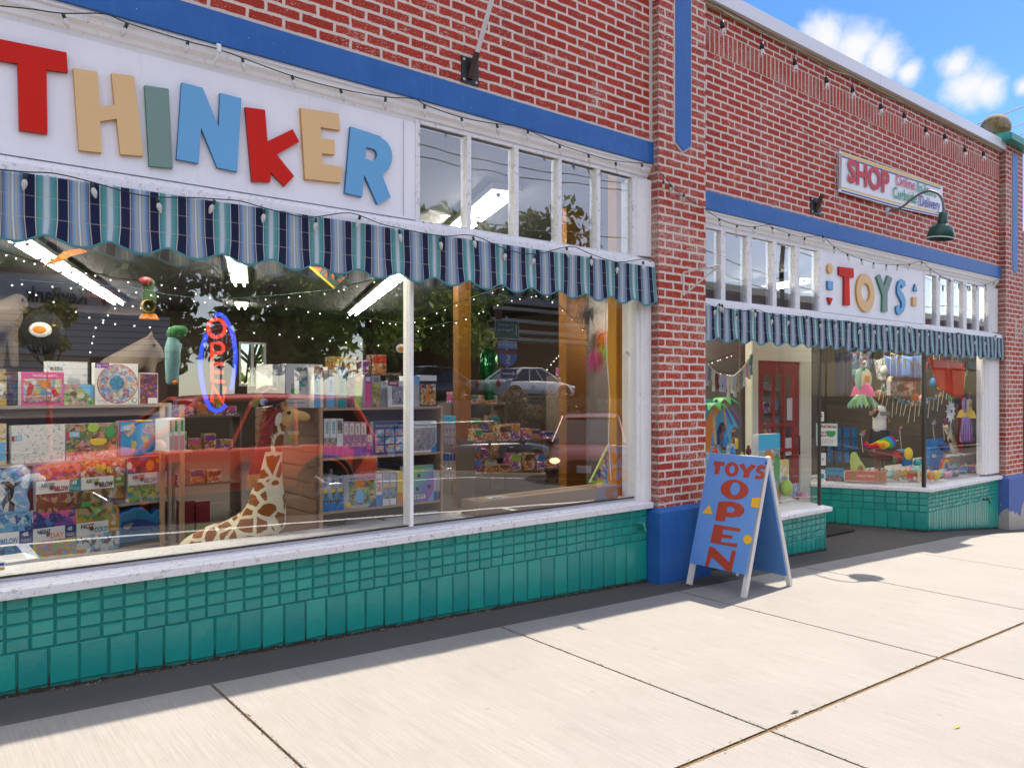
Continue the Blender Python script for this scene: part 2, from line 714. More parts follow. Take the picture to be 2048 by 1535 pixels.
def tile_mat():
    n = NT('teal_tile_paint')
    c = n.coord()
    v = n.noise(c, 2.2, 4, .6)
    v2 = n.noise(c, 21, 5, .65)
    isl = n.node('NewGeometry').outputs['Random Per Island']
    col = n.mix(v, (.006, .26, .20), (.018, .40, .29))
    col = n.mix(n.math('MULTIPLY', isl, .55), col, (.004, .17, .17))
    col = n.mix(n.math('MULTIPLY', v2, .5), col, (.008, .26, .22))
    st = n.noise(n.scale(c, (7, 7, 1.4)), 3, 5, .6)
    col = n.mix(n.math('MULTIPLY', n.math('SUBTRACT', st, .55, clamp=True), .9), col, (.10, .30, .26))
    ch = n.math('GREATER_THAN', n.noise(c, 44, 4, .7), .765)
    col = n.mix(ch, col, (.5, .6, .55))
    h = n.math('ADD', n.noise(c, 18, 3, .5), n.math('MULTIPLY', n.noise(c, 70, 3, .6), .4))
    return n.pbr(col, .2, 0, n.bump(h, .22, .006), .5)


M_tile = tile_mat()
M_grout = paint('teal_grout', (.02, .21, .17), .7, .3, 20, .3)
M_grime = paint('grime', (.035, .028, .02), .95, .5, 30, .3)


def glass_mat(name, k=1.9, tint=(1, 1, 1), rough=0.0, base=.0, wave=.0):
    n = NT(name)
    bf = n.node('NewGeometry').outputs['Backfacing']
    fr = n.node('Fresnel', {'IOR': n.math('SUBTRACT', 1.5, n.math('MULTIPLY', bf, .83333))}).outputs[0]
    fac = n.math('ADD', n.math('MULTIPLY', fr, k), base, clamp=True)
    gl = n.node('BsdfGlossy', {'Color': (1, 1, 1, 1), 'Roughness': rough})
    if wave:
        c = n.coord()
        n.l.new(n.bump(n.noise(c, 2.2, 1, .4), wave, .01), gl.inputs['Normal'])
    tr = n.node('BsdfTransparent', {'Color': tint})
    mx = n.node('MixShader', {0: fac, 1: tr.outputs[0], 2: gl.outputs[0]})
    n.l.new(mx.outputs[0], n.out.inputs['Surface'])
    return n.m


M_glass = glass_mat('shop_glass', 3.1, (.97, .98, .97), wave=.03, base=.10)
M_glassb = glass_mat('entrance_glass', 1.2, (.96, .97, .96), wave=.03)
M_glass2 = glass_mat('transom_glass', 3.0, (.9, .93, .95), wave=.10, base=.04)
n_ = NT('glass_inner_face')
n_.l.new(n_.node('BsdfTransparent', {'Color': (1, 1, 1, 1)}).outputs[0], n_.out.inputs['Surface'])
M_gin = n_.m


def pane(mb, a, b, z0, z1, th=.006):
    """glass pane from plan point a to plan point b; outer face (slot 0) is on the right hand of b-a"""
    a, b = V((*a, 0)), V((*b, 0))
    d = (b - a).normalized()
    nin = V((-d.y, d.x, 0)) * th      # inward
    p = [V((a.x, a.y, z0)), V((b.x, b.y, z0)), V((b.x, b.y, z1)), V((a.x, a.y, z1))]
    q = [x + nin for x in p]
    mb.add(p, [(0, 1, 2, 3)], 0)
    mb.add(p + q, [(7, 6, 5, 4), (0, 4, 5, 1), (1, 5, 6, 2), (2, 6, 7, 3), (3, 7, 4, 0)], 1)
    return mb


def bar(mb, a, b, z0, z1, o0, o1, mi=0):
    """upright slab along plan line a-b, between inward offsets o0..o1"""
    a, b = V((*a, 0)), V((*b, 0))
    d = (b - a).normalized()
    nn = V((-d.y, d.x, 0))
    mb.obox(V((a.x, a.y, z0)) + nn * o0, b - a, nn * (o1 - o0), V((0, 0, z1 - z0)), mi)
    return mb


# ================================================================== the building
BX0, BXP, BXQ, BX2, BX3 = -1.95, 4.833, 5.44, 12.19, 12.83
TOPZ = 4.87
bld = []
w = MB()   # brick wall of bay 1 and bay 2 above the bands
w.box((BX0, 0, 3.505), (BXP, .3, TOPZ))
w.box((BXQ, 0, 3.23), (BX2, .3, 4.466))
w.box((BXQ, 0, 4.684), (BX2, .3, TOPZ))
bld.append(('brick_wall', w, M_brick))
w = MB()
w.box((BXQ, -.004, 4.466), (BX2, .3, 4.684))
bld.append(('soldier_course', w, M_sold))


def pier(x0, x1, zb, mat, top):
    m = MB()
    m.add([(x0, -.075, zb), (x1, -.075, zb), (x1, -.075, top), (x0, -.075, top)], [(0, 1, 2, 3)], 0)
    m.add([(x0, .3, zb), (x0, -.075, zb), (x0, -.075, top), (x0, .3, top)], [(0, 1, 2, 3)], 1)
    m.add([(x1, -.075, zb), (x1, .3, zb), (x1, .3, top), (x1, -.075, top)], [(0, 1, 2, 3)], 1)
    m.add([(x0, -.075, top), (x1, -.075, top), (x1, .3, top), (x0, .3, top)], [(0, 1, 2, 3)], 1)
    m.add([(x1, .3, zb), (x0, .3, zb), (x0, .3, top), (x1, .3, top)], [(0, 1, 2, 3)], 1)
    # base, wider, with a weathered top edge
    b = MB()
    xa, xb, yb = x0 - .055, x1 + .0, -.133
    zg = min(gz(x0), gz(x1)) - .3
    prof = [(yb, zg), (yb, zb - .03), (-.078, zb), (.02, zb), (.02, zg)]
    for i in range(len(prof) - 1):
        (y0, z0), (y1, z1) = prof[i], prof[i + 1]
        sh0 = .05 if i == 1 else 0
        b.add([(xa, y0, z0), (xb, y0, z0), (xb, y1, z1), (xa + (.05 if z1 == zb else 0), y1, z1)] if i < 2 else
              [(x0 - .005, y0, z0), (xb, y0, z0), (xb, y1, z1), (x0 - .005, y1, z1)], [(0, 1, 2, 3)])
    b.add([(xa, .3, zg), (xa, yb, zg), (xa, yb, zb - .03), (xa, .3, zb - .03)], [(0, 1, 2, 3)])
    b.add([(xa, .3, zb - .03), (xa, yb, zb - .03), (xa + .05, -.078, zb), (xa + .05, .3, zb)], [(0, 1, 2, 3)])
    b.add([(xb, yb, zg), (xb, .3, zg), (xb, .3, zb), (xb, yb, zb - .03)], [(0, 1, 2, 3)])
    return m, b


for (x0, x1, zb, mt, top) in ((BXP, BXQ, .55, M_blue, 5.0), (12.21, 12.86, .29, M_peel, 4.965), (BX0 - .61, BX0, .6, M_blue, 5.0)):
    pm, pb = pier(x0, x1, zb, mt, top)
    cx = (x0 + x1) / 2 - .005
    st = MB()
    zt = P((1366 if x0 < 6 else 2031), (303 if x0 < 6 else 548), -.078).z
    hw = .098
    st.prism([(cx - hw, -.076, top - .1), (cx - hw, -.076, zt + .06), (cx, -.076, zt), (cx + hw, -.076, zt + .06), (cx + hw, -.076, top - .1)], (0, -.012, 0))
    rim = MB()
    rim.prism([(cx - hw - .014, -.075, top - .09), (cx - hw - .014, -.075, zt + .055), (cx, -.075, zt - .02), (cx + hw + .014, -.075, zt + .055), (cx + hw + .014, -.075, top - .09)], (0, -.006, 0))
    bld.append(('brick_pier', pm, [M_pier, M_bricks], [('pier_base', pb, mt), ('painted_stripe', st, M_blue), ('mortar_border', rim, paint('mortar_edge', (.6, .52, .48), .9, .2, 20, .3))]))
# cap and ball on the far pier
TEALC = paint('teal_cap_paint', (.03, .26, .20), .5, .3, 6, .2, chip=(.3, .3, .26), chipt=.62)
c = MB().box((12.06, -.2, 4.968), (13.0, .6, 5.06)).box((12.12, -.14, 5.06), (12.94, .55, 5.1))


def stone_mat():
    n = NT('weathered_stone')
    c = n.coord()
    v = n.noise(c, 6, 6, .65)
    col = n.ramp(v, [(.3, (.06, .04, .02)), (.45, (.22, .14, .06)), (.58, (.25, .22, .17)), (.7, (.6, .57, .5))])
    return n.pbr(col, .85, 0, n.bump(n.noise(c, 40, 5, .7), .5, .01), .2)


M_stone = stone_mat()
bld.append(('pier_cap', c, TEALC, [('cap_ball', MB().ball((12.53, .17, 5.30), .2, 28, 18), M_stone)]))
# bands
bd = MB()
bd.box((BX0, -.022, 3.338), (BXP, .12, 3.507))
bd.box((BXQ, -.022, 3.075), (BX2, .12, 3.232))
bld.append(('blue_lintel_band', bd, M_blue))
mo = MB()
mo.box((BX0, -.006, 3.506), (BXP, .1, 3.516))
mo.box((BXQ, -.006, 3.231), (BX2, .1, 3.240))
mo.box((BXP - .03, -.008, 3.516), (BXP, .1, TOPZ))
bld.append(('mortar_seam', mo, paint('mortar_edge', (.6, .52, .48), .9)))
# flashing and fascia along the parapet
fl = MB()
for a, b in ((BX0, 2.2), (2.204, BXP + .3), (BXP + .304, 8.55), (8.554, 11.1), (11.104, BX2 + .02)):
    fl.box((a, -.075, 4.872), (b, .34, 5.0))
bld.append(('parapet_flashing', fl, M_flash))
wd = MB().box((BX0, -.035, 4.842), (BXP, .3, 4.871)).box((BXQ, -.035, 4.842), (BX2, .3, 4.871))
bld.append(('fascia_board', wd, M_wood))


# cream cornice moulding under each band (profile Y,z)
def mould(x0, x1, prof):
    m = MB()
    n = len(prof)
    vs = [(x0, y, z) for y, z in prof] + [(x1, y, z) for y, z in prof]
    m.add(vs, [(i, i + n, i + 1 + n, i + 1) for i in range(n - 1)])
    m.add(vs, [tuple(range(n)), tuple(range(n, 2 * n))[::-1]])
    return m


def corn(x0, x1, zt, zb):
    h = zt - zb
    return mould(x0, x1, [(-.006, zt), (-.008, zt - .16 * h), (.004, zt - .2 * h), (.008, zt - .42 * h), (.03, zt - .55 * h), (.034, zt - .72 * h), (.046, zt - .78 * h), (.05, zb), (.1, zb), (.1, zt)])


bld.append(('cornice_moulding', corn(BX0, BXP - .002, 3.337, 3.205), M_white))
bld.append(('cornice_moulding', corn(BXQ, BX2 - .002, 3.074, 2.945), M_white))
# ledges over the awnings
bld.append(('awning_ledge', mould(BX0, BXP - .002, [(.05, 2.585), (-.035, 2.535), (-.04, 2.49), (.1, 2.49), (.1, 2.585)]), M_wgrub))
bld.append(('awning_ledge', mould(BXQ, BX2 - .002, [(.05, 2.31), (-.035, 2.275), (-.04, 2.225), (.1, 2.225), (.1, 2.31)]), M_wgrub))


# transoms
def transom(xs, z0, z1, Yg, bx, yo=.0):
    """xs pane x-ranges"""
    fr = MB()
    y0, y1 = Yg - .03, Yg + .05
    xa, xb = bx
    fr.box((xa, y0, z1), (xb, y1, z1 + .02))
    fr.box((xa, y0, z0 - .02), (xb, y1, z0))
    edges = [xa] + [v for p in xs for v in p] + [xb]
    for i in range(0, len(edges), 2):
        fr.box((edges[i], y0 + .001, z0), (edges[i + 1], y1, z1))
    return fr


tp = [(2.645, 3.017), (3.049, 3.427), (3.461, 3.838), (3.872, 4.238), (4.276, 4.64)]
# a transom window per pane: frame > pane
fr = transom(tp, 2.585, 3.205, .06, (2.612, BXP - .12))
subs = []
for i, (a, b) in enumerate(tp):
    subs.append(('pane', pane(MB(), (a, .058), (b, .058), 2.585, 3.205), [M_glass2, M_gin]))
bld.append(('transom_window', fr, M_wgrub, subs))
t2 = [(1412.7, 1442.5), (1451, 1495), (1503.5, 1546), (1553.5, 1591), (1600, 1637.5)]
t3 = [(1850.5, 1873), (1880, 1902), (1907.5, 1927), (1933.5, 1953), (1958.5, 1977)]
t2 = [(XY(a, .03), XY(b, .03)) for a, b in t2]
t3 = [(XY(a, .03), XY(b, .03)) for a, b in t3]
t2[0] = (BXQ + .01, t2[0][1])
for tt, bx in ((t2, (BXQ, t2[-1][1] + .035)), (t3, (t3[0][0] - .035, BX2 - .16))):
    subs = [('pane', pane(MB(), (a, .058), (b, .058), 2.31, 2.93), [M_glass2, M_gin]) for a, b in tt]
    bld.append(('transom_window', transom(tt, 2.31, 2.93, .06, bx), M_wgrub, subs))
SG2 = (t2[-1][1] + .035, t3[0][0] - .035)

# side jambs of the windows
jb = MB()
jb.box((4.70, .045, .60), (BXP - .002, .2, 2.49))
jb.box((4.735, .02, .60), (BXP - .003, .045, 2.49))
jb.box((4.765, .0, .60), (BXP - .004, .02, 2.49))
jb.box((4.69, .02, 2.585), (BXP - .002, .2, 3.205))
jb.box((4.76, .0, 2.585), (BXP - .003, .02, 3.205))
jb.box((BX0 + .002, .02, .6), (BX0 + .14, .2, 2.49))
xr = XY(1964, .05)
jb.box((xr, .045, .34), (BX2 - .002, .12, 2.225))
jb.box((xr + .06, .02, .34), (BX2 - .003, .045, 2.225))
jb.box((xr + .12, .0, .34), (BX2 - .004, .02, 2.225))
jb.box((BX2 - .162, .02, 2.31), (BX2 - .002, .2, 2.93))
jb.box((BXQ, .03, .34), (BXQ + .03, .2, 2.225))
for _k in range(0, len(jb.v), 8):
    _m = MB()
    _m.add(jb.v[_k:_k + 8], [(0, 3, 2, 1), (4, 5, 6, 7), (0, 1, 5, 4), (1, 2, 6, 5), (2, 3, 7, 6), (3, 0, 4, 7)])
    bld.append(('window_jamb', _m, M_white))
M_alu = paint('dull_aluminium', (.55, .54, .57), .4, .08, 8, metal=.3)
M_dark = paint('dark_bronze_metal', (.035, .028, .024), .4, .2, 8)
# sills (profile) -----------------------------------------------------
SILL = [(-.045, .552), (-.048, .592), (-.04, .598), (.02, .601), (.022, .606), (.07, .612), (.1, .614), (.45, .614), (.45, .552)]
bld.append(('window_sill', mould(BX0, BXP - .03, SILL), M_wgrub))
al = MB().box((BX0, .072, .614), (4.70, .105, .632))
mx = XY(823, .05)
bld.append(('sill_track', al, M_alu))
ml = MB().box((mx - .012, .045, .632), (mx + .012, .066, 2.49)).box((mx - .006, .066, .632), (mx + .006, .14, 2.49))
bld.append(('mullion', ml, M_white))
dk = MB().box((BX0, .066, .630), (4.70, .072, .640))
bld.append(('glazing_seal', dk, M_dark))
g1 = MB()
pane(g1, (BX0 + .14, YG), (mx - .006, YG), .630, 2.52)
bld.append(('window_pane', g1, [M_glass, M_gin]))
g1 = MB()
pane(g1, (mx + .006, YG), (4.70, YG), .630, 2.52)
bld.append(('window_pane', g1, [M_glass, M_gin]))


# second bay: left display, recessed entrance, right display
LC, LB, DB, RB, RC = (7.50, .055), (8.02, 1.22), (8.02, 1.22), (9.32, 1.18), (9.925, .055)
ZS = .256       # underside of the sills in the second bay
TILEL, TILER = (7.537, 0.0), (9.92, 0.0)


def sill_run(pts, zb, over=.045, h=.055, w=.35):
    """white sill following plan points, inside on the left hand"""
    m = MB()
    n = len(pts)
    nr = []
    for i in range(n):
        ds = []
        if i > 0:
            ds.append((V((*pts[i], 0)) - V((*pts[i - 1], 0))).normalized())
        if i < n - 1:
            ds.append((V((*pts[i + 1], 0)) - V((*pts[i], 0))).normalized())
        nn = [V((-d.y, d.x, 0)) for d in ds]
        q = sum(nn, V((0, 0, 0))).normalized()
        nr.append(q / max(.3, q.dot(nn[0])))
    prof = [(-over, zb), (-over - .003, zb + .035), (-over + .01, zb + h - .012), (.03, zb + h), (w, zb + h + .006), (w, zb)]
    k = len(prof)
    vs = [V((*pts[i], 0)) + nr[i] * o + V((0, 0, z)) for i in range(n) for (o, z) in prof]
    fs = [(i * k + j, (i + 1) * k + j, (i + 1) * k + (j + 1) % k, i * k + (j + 1) % k) for i in range(n - 1) for j in range(k)]
    m.add(vs, fs)
    m.add(vs[:k], [tuple(range(k))])
    m.add(vs[-k:], [tuple(range(k))[::-1]])
    return m


bld.append(('window_sill', sill_run([(BXQ, 0.0), (7.55, 0.0), (8.02, 1.2)], ZS), M_wgrub))
bld.append(('window_sill', sill_run([(9.32, 1.2), (9.935, 0.0), (BX2 - .002, 0.0)], ZS), M_wgrub))
pn = MB()
pane(pn, (BXQ + .03, .055), LC, ZS + .05, 2.24)
bld.append(('window_pane', pn, [M_glassb, M_gin]))
pn = MB()
pane(pn, LC, LB, ZS + .05, 2.5)
bld.append(('window_pane', pn, [M_glassb, M_gin]))
pn = MB()
pane(pn, RB, RC, ZS + .05, 2.5)
bld.append(('window_pane', pn, [M_glassb, M_gin]))
pn = MB()
pane(pn, RC, (xr, .055), ZS + .05, 2.24)
bld.append(('window_pane', pn, [M_glassb, M_gin]))
po = MB().box((LC[0] - .012, LC[1] - .015, ZS + .04), (LC[0] + .012, LC[1] + .012, 2.3))
bld.append(('corner_post', po, M_dark))
po = MB().box((RC[0] - .02, RC[1] - .02, ZS + .04), (RC[0] + .022, RC[1] + .015, 2.3))
bld.append(('corner_post', po, M_dark))


# tiled bulkheads ------------------------------------------------------
def bulkhead(a, b, zt, wt=.0995, bw=.1275, rh=.0645, rows=4, smallrow=0.0, inward=.12, x_off=0.0):
    a, b = V((*a, 0)), V((*b, 0))
    L = (b - a).length
    d = (b - a) / L
    nn = V((d.y, -d.x, 0))     # outward
    back, t, gm = MB(), MB(), MB()

    def pt(s, z, o=0):
        p = a + d * s + nn * o
        return V((p.x, p.y, z))
    zb = lambda s: gz((a + d * s).x)
    back.obox(pt(0, -1.2, -.004), d * L, nn * -inward, V((0, 0, zt + 1.2)))

    def tile(s0, s1, z0, z1, z0b=None):
        z0b = z0 if z0b is None else z0b
        e = .0035
        r1 = random.uniform(.003, .0055)
        tl = [random.uniform(-.0016, .0016) for _ in range(4)]
        o = [pt(s0 + e, z0 + e, -.002), pt(s1 - e, z0b + e, -.002), pt(s1 - e, z1 - e, -.002), pt(s0 + e, z1 - e, -.002)]
        i_ = [(s0 + e * 2.4, z0 + e * 2.4), (s1 - e * 2.4, z0b + e * 2.4), (s1 - e * 2.4, z1 - e * 2.4), (s0 + e * 2.4, z1 - e * 2.4)]
        ii = [pt(u, z, r1 + q) for (u, z), q in zip(i_, tl)]
        t.add(o + ii, [(0, 1, 5, 4), (1, 2, 6, 5), (2, 3, 7, 6), (3, 0, 4, 7), (4, 5, 6, 7)])
    s = -x_off
    while s < L - .02:
        e = min(s + wt, L)
        for k in range(rows):
            z1 = zt - k * rh
            if e - max(s, 0) > .015:
                tile(max(s, 0), e, z1 - rh, z1)
        s = e
    s = -x_off * .6
    while s < L - .02:
        e = min(s + bw, L)
        s0 = max(s, 0)
        if e - s0 > .015:
            tile(s0, e, zb(s0) + .012 + random.uniform(0, .012), zt - rows * rh, zb(e) + .012 + random.uniform(0, .014))
            if random.random() < .8:
                h = random.uniform(.03, .09)
                gm.add([pt(e - .006, zb(e), .002), pt(e + .006, zb(e), .002), pt(e + .001, zb(e) + h, .002)], [(0, 1, 2)])
        s = e
    # grime along the foot
    k = 0.0
    while k < L:
        e = min(k + .05, L)
        h0, h1 = random.uniform(.008, .022), random.uniform(.008, .022)
        gm.add([pt(k, zb(k) - .01, .011), pt(e, zb(e) - .01, .011), pt(e, zb(e) + h1, .006), pt(k, zb(k) + h0, .006)], [(0, 1, 2, 3)])
        k = e
    return ('tiled_bulkhead', back, M_grout, [('glazed_tiles', t, M_tile), ('base_grime', gm, M_grime)])


bld.append(bulkhead((BX0, 0), (BXP - .058, 0), .552, x_off=.03))
bld.append(bulkhead((BXQ, 0), TILEL, ZS, wt=.086, bw=.086, rh=.062, rows=4))
bld.append(bulkhead(TILEL, (8.02, 1.2), ZS, wt=.12, bw=.14, rh=.062, rows=4))
bld.append(bulkhead((9.30, 1.2), TILER, ZS, wt=.125, bw=.15, rh=.085, rows=3))
bld.append(bulkhead(TILER, (BX2 - .05, 0), ZS, wt=.10, bw=.075, rh=.05, rows=5))

# entrance: frame, door wall, soffit
M_cream = paint('cream_door_paint', (.76, .72, .58), .45, .1, 3, .05)
M_red = paint('red_door_paint', (.33, .018, .012), .35, .15, 5)
ef = MB()
ZD = 1.86
ef.box((8.02, 1.2, -.45), (8.14, 1.3, 2.6))
ef.box((9.07, 1.2, -.45), (9.33, 1.3, 2.6))
ef.box((8.14, 1.2, ZD), (9.07, 1.3, 2.6))
bld.append(('door_frame', ef, M_cream))
dr = MB()
x0, x1, y0, y1, zb = 8.15, 9.06, 1.215, 1.26, -.19
for (a, b, c, d) in ((x0, x0 + .11, zb, ZD), (x1 - .13, x1, zb, ZD), (x0 + .11, x1 - .13, ZD - .17, ZD), (x0 + .11, x1 - .13, zb, zb + .3)):
    dr.box((a, y0, c), (b, y1, d))
for xx in (.345, .57):
    dr.box((x0 + xx, y0 + .003, zb + .3), (x0 + xx + .035, y1 - .003, ZD - .17))
for zz in (.52, .98, 1.3):
    dr.box((x0 + .11, y0 + .004, zz - .25), (x1 - .13, y1 - .004, zz - .21))
dp = MB()
pane(dp, (x0 + .11, 1.235), (x1 - .13, 1.235), zb + .3, ZD - .17)
hd = MB().tube([(x1 - .07, y0, .68), (x1 - .07, y0 - .05, .68), (x1 - .07, y0 - .05, .92), (x1 - .07, y0, .92)], .01, 8)
sk = []
for (sx, sz) in ((.30, 1.32), (.30, 1.12), (.30, .72), (.30, .52)):
    sk.append(('round_sticker', MB().lathe((x0 + sx + .13, 1.232, sz), [(0, 0), (.065, 0), (.065, .002)], 20, (0, -1, 0), 0), flat('sticker_blue', (.10, .16, .24))))
for q0, q1 in (((x0 + .14, 1.229, .62), (x0 + .34, 1.232, .88)), ((x0 + .62, 1.229, .68), (x0 + .76, 1.232, .9)), ((x0 + .66, 1.229, 1.12), (x0 + .78, 1.232, 1.4))):
    sk.append(('paper_notice', MB().box(q0, q1), flat('paper', (.7, .69, .66))))
bld.append(('entrance_door', dr, M_red, [('door_pane', dp, [M_glassb, M_gin]), ('door_handle', hd, M_dark)] + sk))
sf = MB()
sf.prism([(7.5, .07, 2.5), (9.925, .07, 2.5), (9.33, 1.2, 2.5), (8.02, 1.2, 2.5)], (0, 0, .05))
bld.append(('entrance_soffit', sf, M_cream))
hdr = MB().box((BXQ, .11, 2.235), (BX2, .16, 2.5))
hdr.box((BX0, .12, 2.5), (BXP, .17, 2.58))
bld.append(('window_header', hdr, paint('header_dark_grey', (.12, .11, .1), .8)))  # one even dark grey

# shop interior shell
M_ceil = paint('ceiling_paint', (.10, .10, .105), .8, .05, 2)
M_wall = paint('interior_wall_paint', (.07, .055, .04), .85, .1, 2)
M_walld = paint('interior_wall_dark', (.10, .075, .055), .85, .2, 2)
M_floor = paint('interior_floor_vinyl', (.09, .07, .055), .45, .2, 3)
IX0, IX1, IY1, IZ1 = -6.0, 12.80, 15.5, 3.42
inn = MB()
inn.box((IX0, .115, IZ1), (IX1, IY1, IZ1 + .1))
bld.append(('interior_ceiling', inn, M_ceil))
fl_ = MB().box((IX0, .30, -.02), (7.3, IY1, .0)).box((7.3, 1.32, -.22), (IX1, IY1, -.2))
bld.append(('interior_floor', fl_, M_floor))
iw = MB()
iw.box((IX0 - .1, .3, -.2), (IX0, IY1, IZ1))
iw.box((IX1, .3, -.5), (IX1 + .1, IY1, IZ1))
b0, b1, bz0, bz1 = XY(478, IY1), XY(532, IY1), P(500, 772, IY1).z, P(500, 684, IY1).z
iw.box((IX0, IY1, -.2), (b0, IY1 + .1, IZ1))
iw.box((b1, IY1, -.2), (IX1, IY1 + .1, IZ1))
iw.box((b0, IY1, -.2), (b1, IY1 + .1, bz0))
iw.box((b0, IY1, bz1), (b1, IY1 + .1, IZ1))
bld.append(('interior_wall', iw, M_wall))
mlb = MB().box(((b0 + b1) / 2 - .03, IY1, bz0), ((b0 + b1) / 2 + .03, IY1 + .05, bz1)).box((b0, IY1 - .01, bz1 - .05), (b1, IY1 + .04, bz1)).box((b0, IY1 - .01, bz0), (b1, IY1 + .04, bz0 + .05)).box((b0, IY1 - .011, bz0), (b0 + .05, IY1 + .04, bz1)).box((b1 - .05, IY1 - .011, bz0), (b1, IY1 + .04, bz1))
bld.append(('rear_window', mlb, M_white))
# roof deck keeps the sun out
bld.append(('roof_deck', MB().box((IX0 - .1, .3, 4.2), (IX1 + .1, IY1 + .1, 4.3)).box((IX0 - .1, .3, 3.53), (IX0, IY1, 4.2)), M_walld))
# yellow and orange fins between display and shop
M_yel = paint('yellow_wall_paint', (.58, .27, .008), .6, .08, 2)
M_org = paint('orange_column_paint', (.30, .12, .012), .6, .1, 2)
fn = MB()
fn.box((XY(1233, .32), .32, .0), (4.83, .42, IZ1))
bld.append(('display_fin', fn, M_yel))
for (a, b, Y, mt) in ((1133, 1177, 1.8, M_org), (917, 942, 4.0, M_org)):
    fn = MB().box((XY(a, Y), Y, 0), (XY(b, Y), Y + .12, IZ1))
    bld.append(('display_column', fn, mt))
# display decks and backs of the second bay
dk, dk_ = MB(), MB()
dk.prism([(BXQ + .02, .36, ZS + .06), (7.2, .36, ZS + .06), (7.85, 1.3, ZS + .06), (BXQ + .02, 1.3, ZS + .06)], (0, 0, .02))
dk_.prism([(9.6, 1.5, ZS + .06), (10.2, .36, ZS + .06), (12.75, .36, ZS + .06), (12.75, 1.5, ZS + .06)], (0, 0, .02))
for _d in (dk, dk_):
    bld.append(('display_deck', _d, paint('deck_white', (.6, .58, .55), .6)))
bk = MB().box((5.44, 1.34, -.1), (XY(1478, 1.34), 1.38, 2.6))
bk.box((XY(1478, 1.34), 1.33, -.1), (XY(1500, 1.34), 1.39, 2.6))
bld.append(('display_back_panel', bk, paint('taupe_panel', (.16, .13, .115), .7, .15)))
root = thing('brick_shop_building', 'red painted brick shop row with blue bands, white trim and teal tiled bulkheads', 'building', bld)

# small fixings on the facade -> parts of the building
sp_ = MB().tube([P(1278, 1049, -.02), P(1283, 1050, -.09), P(1288, 1049, -.11)], .012, 8)
sp_.lathe(P(1279, 1050, 0), [(0, .02), (.035, .02), (.038, 0)], 14, (0, -1, 0))
q = P(1288, 1049, -.11)
sp_.lathe(q, [(.0, -.006), (.022, -.006), (.022, .006), (0, .006)], 6, (0, -1, .3))
sp_.tube([q, q + V((0, -.02, -.05))], .009, 8)
add_part(root, ('hose_tap', sp_, paint('teal_tap_paint', (.01, .22, .17), .4, .2)))
q = P(1965, 998, -.02)
add_part(root, ('hose_tap', MB().tube([q, q + V((0, -.08, 0)), q + V((0, -.09, -.05))], .011, 8).lathe(q + V((0, -.06, .02)), [(0, 0), (.02, 0), (.02, .01), (0, .01)], 8), M_dark))
cd = MB()
pth = [P(435, 88, -.04), P(438, 100, -.045), P(437, 113, -.03), P(424, 131, .03)]
cd.tube(pth, .0075, 8).lathe(P(438, 97, -.045), [(.011, -.02), (.012, .02)], 8)
add_part(root, ('conduit_stub', cd, M_white))

# ================================================================== ground
def concrete_mat(name, base, sc=1.0, broom=True, stain=.25):
    n = NT(name)
    c = n.coord()
    v = n.noise(c, 1.3 * sc, 7, .62)
    col = n.mix(v, tuple(x * .80 for x in base), tuple(min(1, x * 1.15) for x in base))
    f1 = n.noise(c, 160 * sc, 4, .8)
    col = n.mix(n.math('MULTIPLY', n.math('SUBTRACT', f1, .3, clamp=True), 1.3, clamp=True), col, tuple(x * .55 for x in base))
    st = n.noise(n.scale(c, (3, 1.2, 1)), 4 * sc, 6, .7)
    col = n.mix(n.math('MULTIPLY', n.math('SUBTRACT', st, .5, clamp=True), stain * 4, clamp=True), col, tuple(x * y for x, y in zip(base, (.66, .61, .55))))
    gum = n.math('LESS_THAN', n.node('TexVoronoi', {'Vector': c, 'Scale': 2.6}).outputs['Distance'], .035)
    col = n.mix(n.math('MULTIPLY', gum, .35), col, tuple(x * .3 for x in base))
    big = n.noise(c, .55, 5, .7)
    col = n.mix(n.math('MULTIPLY', n.math('SUBTRACT', big, .5, clamp=True), 1.4, clamp=True), col, tuple(x * .70 for x in base))
    spk = n.math('GREATER_THAN', n.noise(c, 75, 3, .6), .755)
    col = n.mix(n.math('MULTIPLY', spk, .6), col, tuple(x * .3 for x in base))
    h = f1
    if broom:
        br = n.noise(n.scale(c, (150, 2.5, 1)), 1.0, 4, .7)
        h = n.math('ADD', n.math('MULTIPLY', f1, .5), br)
        col = n.mix(n.math('MULTIPLY', n.math('SUBTRACT', br, .42, clamp=True), 2.4, clamp=True), col, tuple(x * .62 for x in base))
    return n.pbr(col, .85, 0, n.bump(h, .35, .004), .25)


M_conc = concrete_mat('broomed_concrete', (.30, .287, .268))
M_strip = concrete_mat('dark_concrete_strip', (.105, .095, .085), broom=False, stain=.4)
M_asph = concrete_mat('asphalt', (.055, .055, .058), broom=False, stain=.15)
M_joint = paint('joint_dirt', (.17, .11, .05), .95, .6, 40, .5)
M_kerb = concrete_mat('kerb_concrete', (.33, .31, .28), broom=False)


def sheet(mb, x0, x1, y0, y1, dz, mi=0, step=1.2):
    xs = sorted(set([x0, x1] + [k for k, _ in KN if x0 < k < x1]))
    pts = []
    for a, b in zip(xs, xs[1:]):
        n = max(1, int((b - a) / step))
        pts += [a + (b - a) * i / n for i in range(n)]
    pts.append(x1)
    for a, b in zip(pts, pts[1:]):
        mb.add([(a, y0, gz(a) + dz), (b, y0, gz(b) + dz), (b, y1, gz(b) + dz), (a, y1, gz(a) + dz)], [(0, 1, 2, 3)], mi)
    return mb


